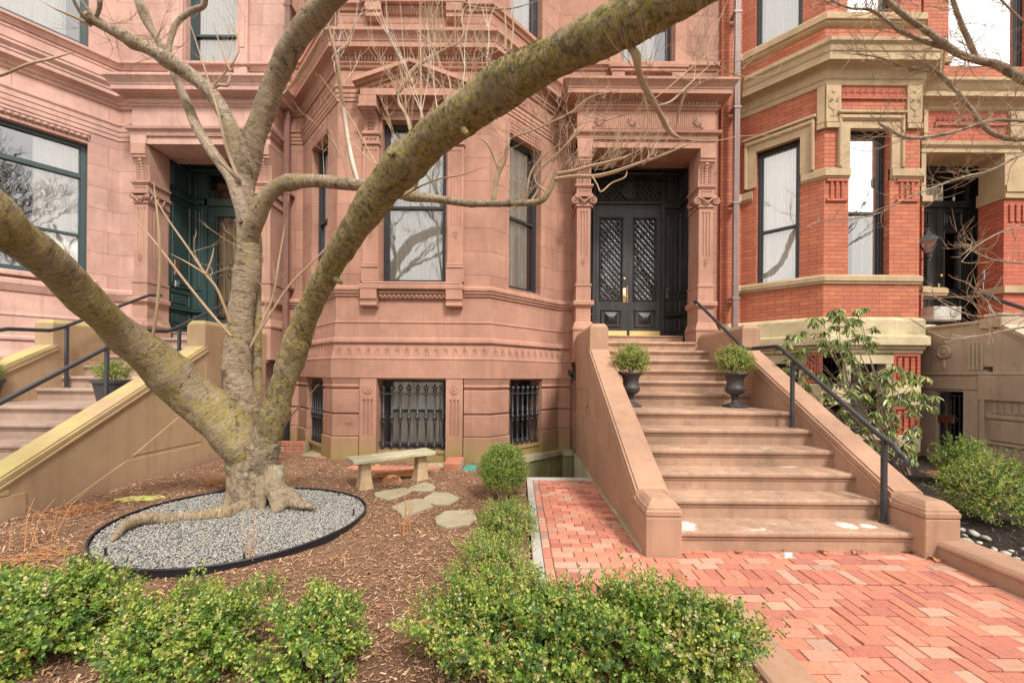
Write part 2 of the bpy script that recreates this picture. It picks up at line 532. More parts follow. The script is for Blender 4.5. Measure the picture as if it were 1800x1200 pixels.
M['granite'] = m_stone('granite', (.42, .40, .37), False, patch=.15, mosscol=(.3, .3, .1))
M['mosswall'] = m_stone('mossy_block_wall', (.27, .26, .12), True, bw=.9, bh=.42, patch=.5)
M['concrete'] = m_stone('pale_concrete', (.42, .38, .27), False, patch=.25, moss_top=.5)
M['black_door'] = m_paint('black_door_paint', (.026, .024, .024), .36, .6, (.085, .075, .07), vstreak=True)
M['green_door'] = m_paint('dark_green_paint', (.030, .056, .052), .35, .35, (.05, .08, .074))
M['frame_black'] = m_paint('black_window_paint', (.022, .022, .025), .4, .3)
M['frame_green'] = m_paint('green_window_paint', (.028, .052, .055), .4, .3)
M['iron'] = m_paint('wrought_iron', (.030, .031, .036), .42, .5, (.075, .07, .068))
M['rail'] = m_paint('rail_iron', (.035, .036, .042), .38, .4, (.07, .07, .075))
M['urn'] = m_paint('dark_urn', (.040, .037, .036), .5, .4, (.085, .078, .072))
M['brass'] = m_paint('brass', (.86, .64, .27), .42, .5, (.85, .70, .42), metal=1.0)
M['copper'] = m_paint('copper_plate', (.50, .27, .15), .35, .4, (.36, .17, .10), metal=.9)
M['steel'] = m_paint('steel', (.55, .55, .53), .35, .3, metal=.9)
M['spout'] = m_paint('brown_downspout', (.19, .095, .075), .45, .3)
M['spout_grey'] = m_paint('grey_brown_downspout', (.24, .17, .155), .45, .3)
M['glass'] = m_glass('window_glass', .17)
M['glass_bright'] = m_glass('storm_glass', .22)
M['glass_dark'] = m_glass('low_glass', .07)
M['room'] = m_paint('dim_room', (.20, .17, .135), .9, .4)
M['room_warm'] = m_paint('ochre_room', (.62, .43, .17), .9, .4)
M['curtain'] = m_paint('sheer_curtain', (.80, .76, .67), .9, .2, (.66, .6, .5), spec=.1)
M['plastic_black'] = m_paint('black_plastic', (.018, .018, .022), .4, .4)
M['pot'] = m_paint('dark_pot', (.045, .043, .046), .5, .3)
M['bark'] = m_bark('cherry_bark', mossy=.42, scale=1.0)
M['bark_mossy'] = m_bark('mossy_cherry_bark', mossy=1.15, scale=1.0, mosscol=(.085, .09, .02))
M['bark_left'] = m_bark('lichened_bark', c=(.29, .223, .145), mossy=.85, mosscol=(.20, .185, .045), scale=1.0)
M['bark_grey'] = m_bark('grey_branch_bark', (.36, .285, .21), (.12, .09, .07), .25, scale=1.4)
def m_base_bark():
    k = NT('rough_trunk_bark'); p = k.pos((1, 1, .55)); c = (.30, .235, .158)
    n1 = k.noise(p, 4, 7, .7, .5); n2 = k.noise(k.pos((1, 1, .35)), 17, 8, .78, .8); n3 = k.noise(k.pos((.6, .6, 3)), 40, 5, .7)
    v = k.new('TexVoronoi', feature='DISTANCE_TO_EDGE'); v.inputs['Scale'].default_value = 11; v.inputs['Randomness'].default_value = 1
    mp = k.new('VectorMath', operation='ADD'); k.lk(k.pos((1.2, 1.2, .45)), mp.inputs[0])
    sc = k.new('VectorMath', operation='SCALE'); x = k.new('TexNoise'); x.inputs['Scale'].default_value = 7; k.lk(k.pos(), x.inputs['Vector']); k.lk(x.outputs['Color'], sc.inputs[0]); sc.inputs['Scale'].default_value = .25
    k.lk(sc.outputs[0], mp.inputs[1]); k.lk(mp.outputs[0], v.inputs['Vector'])
    cr = k.ramp(v.outputs['Distance'], .0, .10, (1, 1, 1), (0, 0, 0))
    c2 = k.mix(k.ramp(n2, .3, .68), dk(c, .55), dk(c, 1.35))
    c2 = k.mix(k.math('MULTIPLY', k.ramp(n3, .52, .66), .5), c2, dk(c, 1.6))
    c2 = k.mix(k.math('MULTIPLY', cr, k.ramp(n1, .45, .62)), c2, (.07, .04, .025))
    c2 = k.mix(k.math('MULTIPLY', k.ramp(n1, .56, .68), .6), c2, (.27, .23, .07))
    c2 = k.mix(k.math('MULTIPLY', k.ramp(k.noise(k.pos(), 6, 5, .7), .62, .66), .6), c2, (.40, .44, .33))
    k.col(c2); k.rough(.9); k.b.inputs['Specular IOR Level'].default_value = .2
    inv = k.math('MULTIPLY', k.math('SUBTRACT', 1.0, cr), k.ramp(n1, .40, .6))
    k.normal(k.bump(n3, .006, .8, k.bump(inv, .012, .6, k.bump(n2, .04, .9))))
    return k.m
M['bark_base'] = m_base_bark()
M['twig'] = m_paint('twig_bark', (.34, .235, .15), .7, .6, (.50, .38, .27), spec=.2)
M['twig_pale'] = m_paint('pale_sucker_bark', (.64, .55, .47), .7, .4, (.40, .28, .2), spec=.2)
M['drybrown'] = m_paint('dry_stalk', (.42, .20, .09), .9, .4, spec=.1)
M['leaf'] = m_vcol('leaf', .38, .5, .15, 30, 0, trans=.28)
M['chip'] = m_vcol('mulch_chip', .9, .15, .3, 90, .002)
M['pebble'] = m_vcol('pebble', .6, .35, .3, 120, .001)
M['paver'] = m_vcol('paver', .85, .25, .55, 38, .003)
# ------------------------------------------------------------------ building pieces
YW = 7.37

def wall(mb, F, u0, u1, z0, z1, holes=(), th=.28, n=0.0):
    """wall slab with rectangular openings (u0,u1,z0,z1)"""
    hs = sorted(holes)
    u = u0
    cols = []
    for h in hs: cols.append(h)
    us = sorted(set([u0, u1] + [x for h in hs for x in h[:2]]))
    for a, b in zip(us, us[1:]):
        zz = sorted([(h[2], h[3]) for h in hs if h[0] <= a + 1e-6 and h[1] >= b - 1e-6])
        z = z0
        for q0, q1 in zz:
            if q0 > z: mb.box(F, a, b, n - th, n, z, q0)
            z = q1
        if z < z1: mb.box(F, a, b, n - th, n, z, z1)

def curtain_mb(F, u0, u1, z0, z1, n, amp=.022, waves=9):
    mb = MB(); k = 60
    vs = []; fs = []
    for i in range(k + 1):
        t = i / k; u = u0 + (u1 - u0) * t
        a = amp * (sin(t * waves * 2 * PI) + .35 * sin(t * waves * 4.7 * PI + 1))
        vs += [F(u, n + a, z0), F(u, n + a * .7, z1)]
    for i in range(k): fs.append((2*i, 2*i + 2, 2*i + 3, 2*i + 1))
    mb.add(vs, fs); return mb

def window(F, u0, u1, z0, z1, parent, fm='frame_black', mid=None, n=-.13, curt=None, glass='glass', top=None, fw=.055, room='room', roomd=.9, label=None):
    mb = MB()
    d0, d1 = n - .05, n + .015
    mb.box(F, u0, u0 + fw, d0, d1, z0, z1); mb.box(F, u1 - fw, u1, d0, d1, z0, z1)
    mb.box(F, u0 + fw, u1 - fw, d0, d1, z1 - fw, z1); mb.box(F, u0 + fw, u1 - fw, d0, d1 + .012, z0, z0 + fw * 1.25)
    s = .022
    for a, b in ((u0 + fw, u0 + fw + s), (u1 - fw - s, u1 - fw)):
        mb.box(F, a, b, d0, d1 - .018, z0 + fw * 1.25, z1 - fw)
    if mid:
        mb.box(F, u0 + fw + s, u1 - fw - s, d0, d1 - .006, mid - .022, mid + .022)
    if top:
        mb.box(F, u0 + fw, u1 - fw, d0, d1 + .006, top - .04, top + .04)
    o = part('window', mb, M[fm], parent, bevel=.003, label=label)
    g = MB()
    zs = [z0 + fw * 1.25, z1 - fw]
    for m_, h in ((mid, .022), (top, .04)):
        if m_: zs += [m_ - h, m_ + h]
    zs.sort()
    for a, b in zip(zs[0::2], zs[1::2]):
        g.add([F(u0 + fw + s, n - .033, a), F(u1 - fw - s, n - .033, a), F(u1 - fw - s, n - .033, b), F(u0 + fw + s, n - .033, b)], [(0, 1, 2, 3)])
    part('pane', g, M[glass], o)
    r = MB()
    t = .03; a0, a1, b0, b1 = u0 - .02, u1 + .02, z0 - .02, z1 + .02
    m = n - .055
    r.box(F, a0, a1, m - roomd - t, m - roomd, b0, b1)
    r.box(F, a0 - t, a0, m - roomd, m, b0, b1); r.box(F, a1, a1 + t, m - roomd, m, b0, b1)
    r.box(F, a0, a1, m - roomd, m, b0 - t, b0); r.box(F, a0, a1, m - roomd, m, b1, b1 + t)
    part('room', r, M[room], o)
    if curt:
        w_ = u1 - u0 - 2 * fw
        for (a, b) in curt:
            part('curtain', curtain_mb(F, u0 + fw + w_ * a, u0 + fw + w_ * b, z0 + .04, z1 - .05, n - .085, waves=max(3, 11 * (b - a))), M['curtain'], o)
    return o

def spiral(F, u, n, z, r, turns=1.6, dirn=1, start=0, rt=.014, mb=None, seg=6):
    mb = mb or MB(); pts = []; rr = []
    k = int(14 * turns)
    for i in range(k + 1):
        t = i / k
        a = start + dirn * t * turns * 2 * PI
        q = r * (1 - .8 * t)
        pts.append((u + q * cos(a), n, z + q * sin(a))); rr.append(rt * (1 - .3 * t))
    mb.tube(pts, rr, seg, F=F, uvs=False)
    mb.lathe(F, u, n, [(r * .22, -.01), (r * .22, .012), (r * .1, .02)], 10, 'n', z)
    return mb

def flute_shaft(mb, F, uc, w_, n1, z0, z1, nf=3, d=.012, back=-.4, margin=.05):
    """fluted pilaster face: grooves cut as notches in its plan"""
    u0, u1 = uc - w_ / 2, uc + w_ / 2
    pts = [(u0, back), (u0, n1)]
    inner = w_ - 2 * margin
    g = inner / (2 * nf + (nf - 1) * .6)
    u = u0 + margin
    for i in range(nf):
        wdt = inner / nf * .6
        a = u0 + margin + inner * (i + .5) / nf - wdt / 2
        pts += [(a, n1), (a + wdt * .25, n1 - d), (a + wdt * .75, n1 - d), (a + wdt, n1)]
    pts += [(u1, n1), (u1, back)]
    mb.plan(F, pts, z0, z1)

def diamond_drop(mb, F, uc, n, z, s=1.0):
    """small carved drop under the flutes"""
    r = .03 * s
    for a in range(4):
        p = [(uc + r * sin(a * PI / 2), n, z + r * cos(a * PI / 2)), (uc + r * sin((a + 1) * PI / 2), n, z + r * cos((a + 1) * PI / 2))]
        mb.tube(p, .004, 5, F=F, uvs=False)
    mb.lathe(F, uc, n - .004, [(.008, 0), (.008, .008)], 8, 'n', z)
    for sg in (-1, 1):
        spiral(F, uc + sg * .022 * s, n, z + .055 * s, .016 * s, 1, sg, PI / 2, .004, mb, 5)
    mb.lathe(F, uc, n - .004, [(.006, 0), (.006, .008)], 8, 'n', z - .05 * s)

CORNICE = lambda z, p=.22: [(.03, z), (.045, z + .03), (.03, z + .03), (.03, z + .10), (.075, z + .115), (p * .72, z + .135), (p * .72, z + .20),
                      (p * .78, z + .215), (p * .8, z + .24), (p * .9, z + .29), (p, z + .315), (p, z + .365), (.02, z + .40)]
ARCH = lambda z, h=.2: [(.0, z), (.014, z), (.014, z + h * .22), (.026, z + h * .26), (.026, z + h * .5), (.038, z + h * .54), (.038, z + h * .78), (.06, z + h * .9), (.06, z + h), (.0, z + h + .012)]

def dentils(mb, F, u0, u1, z0, z1, n0, n1, pitch=.052, wd=.6):
    k = max(1, int(round((u1 - u0) / pitch))); q = (u1 - u0) / k
    for i in range(k):
        a = u0 + q * (i + (1 - wd) / 2)
        mb.box(F, a, a + q * wd, n0, n1, z0, z1)

def palmette(mb, F, u, n, z, s=1.0):
    """carved leaf ornament: two scrolls under a fan of beads"""
    for sg in (-1, 1):
        spiral(F, u + sg * .06 * s, n, z + .045 * s, .038 * s, 1.4, -sg, PI / 2, .010 * s, mb, 5)
        mb.tube([(u + sg * .09 * s, n, z + .02 * s), (u + sg * .125 * s, n, z + .012 * s), (u + sg * .15 * s, n, z + .035 * s)], [.012 * s, .009 * s, .006 * s], 6, F=F, uvs=False)
    for i, (a, h) in enumerate(((0, .26), (-.35, .21), (.35, .21), (-.75, .15), (.75, .15))):
        p = [(u, n, z + .05 * s), (u + sin(a) * h * .5 * s, n + .008, z + .05 * s + cos(a) * h * .5 * s), (u + sin(a) * h * s, n, z + .05 * s + cos(a) * h * s * .9)]
        mb.tube(p, [.013 * s, .018 * s, .007 * s], 6, F=F, uvs=False)
    mb.lathe(F, u, n - .006, [(.026 * s, 0), (.022 * s, .022 * s), (.008 * s, .03 * s)], 10, 'n', z + .06 * s)

def sub(p0, ang, ln):
    return (p0[0] + cos(ang) * ln, p0[1] + sin(ang) * ln)

def bay_frames(A, B, ang=PI / 4, d=None):
    d = YW - A[1]
    ln = d / sin(ang)
    LW = (A[0] - d / math.tan(ang), YW); RW = (B[0] + d / math.tan(ang), YW)
    return LW, RW, ln, Fr(LW[0], LW[1], -ang), Fr(A[0], A[1], 0), Fr(B[0], B[1], ang)

# ------------------------------------------------------------------ stone house in the middle
def brownstone_center():
    h = thing('brownstone_house', 'terracotta painted house in the middle with three sided bay, pediment and black double door', 'house', (-.3, YW, 0))
    A, B = (-2.85, 6.2), (-.46, 6.2)
    LW, RW, ln, FL, FC, FRr = bay_frames(A, B)
    WF = B[0] - A[0]; uc = WF / 2
    XL, XR = -4.27, 3.66
    FLw, FRw = Fr(XL, YW), Fr(RW[0], YW)
    s0, s1 = .40, 1.17                                 # side windows, measured from the front corner
    wl0, wl1 = ln - s1, ln - s0                        # on the left face u runs from the wall
    zb0, zb1 = .18, 1.30
    # --- walls
    mb = MB()
    for F, L, o in ((FL, ln, (wl0, wl1)), (FC, WF, (uc - .5, uc + .5)), (FRr, ln, (s0, s1))):
        wall(mb, F, 0, L, 1.28, 10.2, [(o[0], o[1], 2.79, 5.31), (o[0], o[1], 7.22, 9.3)])
    wall(mb, FLw, 0, LW[0] - XL, .0, 10.2)
    px0, px1 = .97 - RW[0], 3.39 - RW[0]
    wall(mb, FRw, 0, XR - RW[0], -1.1, 10.2, [(1.10 - RW[0], 3.28 - RW[0], 1.6, 5.36), (1.86 - RW[0], 2.80 - RW[0], 7.04, 9.1)])
    mb.xyz(XL, XR, YW + 1.6, 13, 0, 10.2)
    mb.xyz(XL, XR, YW + .2, YW + 1.6, 9.4, 10.2)
    part('wall', mb, M['stone'], h)
    # --- basement: rusticated blocks with open joints
    bk = MB()
    co = [(-.05, .40, .075), (.405, .742, .055), (.762, 1.128, .055)]
    def corner_path(c, lc, rc):
        """stretch of the plan round corner c; lc, rc metres to each side of it"""
        if c == 'L': return [sub(A, PI - PI / 4, lc), A, sub(A, 0, rc)]
        return [sub(B, PI, lc), B, sub(B, PI / 4, rc)]
    pil = .80                                          # half distance between front pilasters' outer edges
    for k, (a, b, nn) in enumerate(co):
        for pth in ([sub(A, 3 * PI / 4, s0 - .02), A, (A[0] + uc - pil - .01, A[1])], [(B[0] - uc + pil + .01, B[1]), B, sub(B, PI / 4, s0 - .02)],
                    [(XL + .02, YW), LW, sub(LW, -PI / 4, ln - s1)], [sub(B, PI / 4, s1), RW, (RW[0] + .24, YW)]):
            bk.sweep(pth, [(nn - .012, a), (nn, a + .012), (nn, b - .012), (nn - .012, b)], back=-.3)
            bk.sweep(pth, [(.012, b - .01), (.012, b + .03)], back=-.3)
    for pth in ([sub(A, 3 * PI / 4, s0 - .02), A, (A[0] + uc - pil - .01, A[1])], [(B[0] - uc + pil + .01, B[1]), B, sub(B, PI / 4, s0 - .02)],
                [(XL + .02, YW), LW, sub(LW, -PI / 4, ln - s1)], [sub(B, PI / 4, s1), RW, (RW[0] + .24, YW)]):
        bk.sweep(pth, [(.03, 1.128), (.03, 1.15), (.062, 1.165), (.068, 1.185), (.05, 1.2), (.05, 1.215), (.075, 1.30)], back=-.3)
    bk.sweep([LW, A, B, RW], [(.0, -.2), (.0, zb0 - .03)], back=-.3)
    for F, L, o in ((FL, ln, (wl0, wl1)), (FC, WF, (uc - .52, uc + .52)), (FRr, ln, (s0, s1))):
        bk.box(F, o[0] - .02, o[1] + .02, -.3, .02, zb0 - .04, zb0)        # sill of the opening
    for sg in (-1, 1):                                 # strip pilasters with three flutes and a roundel
        c = uc + sg * .665
        flute_shaft(bk, FC, c, .26, .075, .42, .98, 3, .02, -.3, .045)
        bk.box(FC, c - .13, c + .13, -.3, .075, -.05, .42); bk.box(FC, c - .13, c + .13, -.3, .075, .98, 1.30)
        bk.lathe(FC, c, .07, [(.068, 0), (.068, .016), (.056, .02), (.05, .012), (.03, .012), (.026, .022), (.012, .022), (.01, .012)], 28, 'n', 1.135)
    part('basement', bk, M['stone_base'], h, smooth=False)
    # --- water table and plinth bands
    full = [(XL + .02, YW), LW, A, B, RW, (RW[0] + .27, YW)]
    bd = MB()
    bd.sweep(full, [(.075, 1.302), (.085, 1.31), (.085, 1.585), (.092, 1.60), (.092, 1.612), (.078, 1.622), (.070, 1.66), (.052, 1.72), (.035, 1.80), (.03, 1.83),
                    (.046, 1.838), (.062, 1.855), (.066, 1.875), (.056, 1.895), (.056, 1.91), (.03, 1.925), (.022, 1.94), (.018, 2.15), (.03, 2.165), (.03, 2.178), (.006, 2.19), (.006, 2.5)], back=-.1)
    bd.sweep(full, [(.006, 2.565), (.02, 2.58), (.02, 2.6), (.04, 2.62), (.05, 2.66), (.062, 2.665), (.062, 2.70), (.045, 2.735), (.0, 2.745)], back=-.1)
    # sill and its two blocks, row of beads between
    bd.bev(FC, uc - .80, uc + .80, -.02, .13, 2.665, 2.745, .012)
    bd.bev(FC, uc - .77, uc + .77, -.02, .10, 2.745, 2.79, .02)
    for sg in (-1, 1):
        c = uc + sg * .655
        bd.nz(FC, [(0, 2.665), (.125, 2.665), (.125, 2.52), (.105, 2.50), (.10, 2.46), (.115, 2.44), (.115, 2.42), (.09, 2.40), (0, 2.40)], c - .125, c + .125)
    bd.box(FC, uc - .52, uc + .52, 0, .05, 2.54, 2.66)
    bd.box(FC, uc - .52, uc + .52, 0, .08, 2.61, 2.655)
    for i in range(15):
        c = uc - .49 + i * .07
        bd.lathe(FC, c, .045, [(.028, 0), (.024, .018), (.01, .028)], 10, 'n', 2.575)
    # leaf frieze in the hollow band
    lf = []
    for F, L in ((FL, ln), (FC, WF), (FRr, ln)):
        k = int(L / .155)
        for i in range(k + 1):
            c = L * (i + .5) / (k + 1)
            pts = [(c, .05, 1.81), (c, .062, 1.74), (c, .078, 1.66)]
            bd.tube(pts, [.004, .005, .004], 5, F=F, uvs=False)
            for sg in (-1, 1):
                bd.tube([(c, .056, 1.78), (c + sg * .03, .064, 1.74), (c + sg * .045, .078, 1.665)], [.004, .004, .003], 5, F=F, uvs=False)
    part('belt_course', bd, M['stone_plain'], h)
    # --- architrave, frieze carving, cornice
    ar = MB()
    for pth in ([(XL + .02, YW), LW, A, (A[0] + uc - .80, A[1])], [(B[0] - uc + .80, B[1]), B, RW, (RW[0] + .27, YW)]):
        ar.sweep(pth, ARCH(5.60, .22))
    ar.sweep(full, [(.02, 6.10), (.035, 6.12), (.035, 6.14), (.06, 6.165), (.06, 6.19), (.035, 6.195), (.035, 6.27), (.075, 6.285), (.075, 6.30), (.17, 6.325), (.17, 6.395), (.18, 6.41), (.185, 6.43), (.21, 6.48), (.245, 6.515), (.245, 6.56), (.02, 6.60)])
    for F, L in ((FL, ln), (FC, WF), (FRr, ln)):
        dentils(ar, F, .02, L - .02, 6.20, 6.268, .02, .066, .05)
    for F, L in ((FL, ln), (FRr, ln)):                 # fluted panel and leaf carving over side windows
        for i in range(30):
            u = L / 2 - .48 + i * .033
            ar.box(F, u, u + .016, 0, .012, 5.86, 6.06)
        for c in (-.48, -.16, .16, .48): palmette(ar, F, L / 2 + c, .012, 5.85, .62)
    for F, o in ((FL, (wl0, wl1)), (FRr, (s0, s1))):   # fretwork panel just over the glass
        for i in range(18):
            for j in range(3):
                u = o[0] + .03 + i * (o[1] - o[0] - .06) / 17
                ar.box(F, u - .013, u + .013, -.012, .012, 5.36 + j * .06, 5.36 + j * .06 + (.03 if (i + j) % 2 else .045))
        ar.box(F, o[0] - .01, o[1] + .01, -.01, .008, 5.315, 5.335); ar.box(F, o[0] - .01, o[1] + .01, -.01, .008, 5.53, 5.55)
    part('cornice', ar, M['stone_plain'], h)
    # --- pediment
    pd = MB()
    z5 = 5.56
    pd.box(FC, uc - .76, uc + .76, -.02, .22, z5, 5.66)
    pd.uz(FC, [(uc - .76, 5.66), (uc + .76, 5.66), (uc, 5.985)], -.02, .17)
    for sg in (-1, 1):                                 # raking mouldings
        e, ap = uc + sg * .79, uc
        for (n1, o0, o1) in ((.20, .0, .05), (.25, .05, .075), (.30, .075, .13)):
            pd.uz(FC, [(e + sg * (.02 + o0 * .6), 5.625 + o0), (ap, 5.93 + o0), (ap, 5.93 + o1), (e + sg * (.02 + o1 * .6), 5.625 + o1)], -.02, n1)
    for sg in (-1, 1):
        pd.uz(FC, [(uc + sg * .50, 5.70), (uc + sg * .06, 5.70), (uc + sg * .06, 5.885)], .17, .18)
        for i, (du, dz, r) in enumerate(((.20, .055, .045), (.10, .04, .03), (.31, .04, .032), (.40, .03, .022))):
            spiral(FC, uc + sg * du, .188, 5.70 + dz, r, 1.4, sg, 0, .008, pd, 5)
    pd.lathe(FC, uc, .165, [(.05, 0), (.048, .03), (.03, .045), (.01, .05)], 14, 'n', 5.79)
    for a in (-.8, -.4, 0, .4, .8):
        pd.tube([(uc, .185, 5.74), (uc + .06 * sin(a), .195, 5.78 + .04 * cos(a)), (uc + .10 * sin(a), .185, 5.78 + .09 * cos(a))], [.01, .014, .006], 5, F=FC, uvs=False)
    # lintel behind it, with fret
    pd.box(FC, uc - .5, uc + .5, -.02, .04, 5.46, 5.56); pd.box(FC, uc - .5, uc + .5, -.02, .02, 5.312, 5.35)
    for i in range(15):
        spiral(FC, uc - .45 + i * .064, .0, 5.41, .02, 1.1, 1 if i % 2 else -1, 0, .006, pd, 5)
    part('pediment', pd, M['stone_plain'], h)
    # --- pilasters flanking the window, with consoles
    for sg in (-1, 1):
        c = uc + sg * .655; p = MB(); w_ = .25
        p.bev(FC, c - .14, c + .14, -.02, .075, 2.79, 3.0, .008)
        p.bev(FC, c - .135, c + .135, -.02, .085, 3.0, 3.045, .012); p.bev(FC, c - .13, c + .13, -.02, .07, 3.045, 3.09, .01)
        p.bev(FC, c - w_ / 2, c + w_ / 2, -.02, .05, 3.09, 3.66, .004)
        flute_shaft(p, FC, c, w_, .05, 3.66, 4.83, 4, .012, -.02, .03)
        p.bev(FC, c - w_ / 2, c + w_ / 2, -.02, .05, 4.83, 4.90, .004)
        p.bev(FC, c - .14, c + .14, -.02, .075, 4.90, 4.94, .01)
        p.bev(FC, c - .125, c + .125, -.02, .055, 4.94, 5.05, .004)
        for q in (-.06, 0, .06): spiral(FC, c + q, .06, 4.995, .022, 1.2, 1, 0, .006, p, 5)
        p.bev(FC, c - .14, c + .14, -.02, .08, 5.05, 5.11, .012)
        p.nz(FC, [(0, 5.11), (.06, 5.11), (.065, 5.2), (.10, 5.28), (.16, 5.33), (.21, 5.35), (.21, 5.37), (0, 5.37)], c - .105, c + .105)
        for j in range(5):
            zz = 5.14 + j * .045; nn = .068 + .012 * j * j * .55
            spiral(FC, c - .03, nn, zz, .022, 1, 1, 0, .007, p, 5); spiral(FC, c + .03, nn, zz, .022, 1, -1, PI, .007, p, 5)
        p.bev(FC, c - .145, c + .145, -.02, .24, 5.37, 5.42, .012)
        p.bev(FC, c - .13, c + .13, -.02, .22, 5.42, 5.56, .006)
        diamond_drop(p, FC, c, .052, 3.50)
        part('pilaster', p, M['stone_plain'], h)
    # --- upper sill course
    up = MB()
    up.sweep(full[:], [(.0, 6.62), (.012, 6.64), (.012, 6.80), (.02, 6.82), (.0, 6.83)])
    up.sweep([(XL + .02, YW), LW, A, B, RW, (XR - .02, YW)], [(.02, 7.0), (.03, 7.02), (.03, 7.05), (.07, 7.075), (.07, 7.13), (.05, 7.15), (.0, 7.155)])
    up.bev(FC, uc - .82, uc + .82, -.02, .14, 7.12, 7.19, .014); up.bev(FC, uc - .8, uc + .8, -.02, .12, 7.05, 7.12, .014)
    for sg in (-1, 1):
        c = uc + sg * .62
        up.nz(FC, [(0, 7.05), (.12, 7.05), (.12, 6.93), (.10, 6.91), (.10, 6.86), (.115, 6.84), (.06, 6.80), (0, 6.80)], c - .12, c + .12)
    for i in range(22):
        up.nz(FC, [(0, 6.93), (.03, 6.95), (.07, 7.04), (0, 7.04)], uc - .48 + i * .0445, uc - .48 + i * .0445 + .038)
    FP = Fr(0, YW)
    up.bev(FP, 1.60, 3.06, -.02, .12, 6.99, 7.04, .012); up.bev(FP, 1.63, 3.03, -.02, .10, 6.93, 6.99, .012)
    for c in (1.78, 2.88): up.bev(FP, c - .12, c + .12, -.02, .09, 6.83, 6.93, .008)
    for i in range(22): up.box(FP, 1.92 + i * .0385, 1.92 + i * .0385 + .026, -.01, .04, 6.86, 6.93)
    up.box(FP, 1.62, 1.83, -.02, .05, 7.04, 9.4); up.box(FP, 2.83, 3.04, -.02, .05, 7.04, 9.4)
    part('sill_course', up, M['stone_plain'], h)
    # --- windows
    for F, a, b, c in ((FL, wl0, wl1, ((0, .8),)), (FC, uc - .5, uc + .5, ((0, 1),)), (FRr, s0, s1, ((.0, .85),))):
        window(F, a, b, 2.79, 5.31, h, mid=4.01, curt=c, glass='glass')
        window(F, a, b, 7.22, 9.3, h, mid=8.2, curt=((.1, .9),), glass='glass')
        window(F, a - .0, b + .0, zb0, zb1, h, mid=.78, n=-.24, glass='glass_dark', curt=((.05, .95),) if F is FC else ((.1, .5),))
    window(FP, 1.86, 2.80, 7.04, 9.1, h, mid=8.0, curt=((.02, .75),), glass='glass')
    return h, (FL, FC, FRr, ln, WF, uc, s0, s1, wl0, wl1)

def grille(F, u0, u1, z0, z1, n, nb, label):
    base = F((u0 + u1) / 2, n, z0)
    g = thing('window_grille', label, 'iron grille', base, 'iron grilles on the basement windows')
    fr = MB()
    for z in (z0 + .09, z1 - .19):
        fr.box(F, u0 - .05, u1 + .05, n - .012, n + .012, z - .012, z + .012)
    fr.tube([(u0 - .06, n - .02, z1 - .19), (u0 - .06, n - .09, z1 - .19)], .008, 6, F=F, uvs=False)
    part('rail', fr, M['iron'], g)
    me = None
    for i in range(nb):
        u = u0 + .03 + (u1 - u0 - .06) * i / (nb - 1)
        b = MB()
        prof = [(.010, 0), (.022, .01), (.020, .04), (.030, .055), (.016, .07), (.0165, .41), (.027, .42), (.027, .435), (.018, .445), (.034, .475), (.036, .50), (.034, .52), (.018, .55), (.027, .56), (.027, .575), (.0165, .585),
                (.0165, .86), (.032, .87), (.032, .885), (.020, .895), (.024, .93), (.030, .975), (.046, .985), (.040, 1.0), (.018, 1.02), (.006, 1.055)]
        sc_ = (z1 - z0 - .03) / 1.055
        b.lathe(F, u, n, [(r, q * sc_) for r, q in prof], 8, 'z', z0)
        part('bar', b, M['iron'], g, smooth=True)
    return g

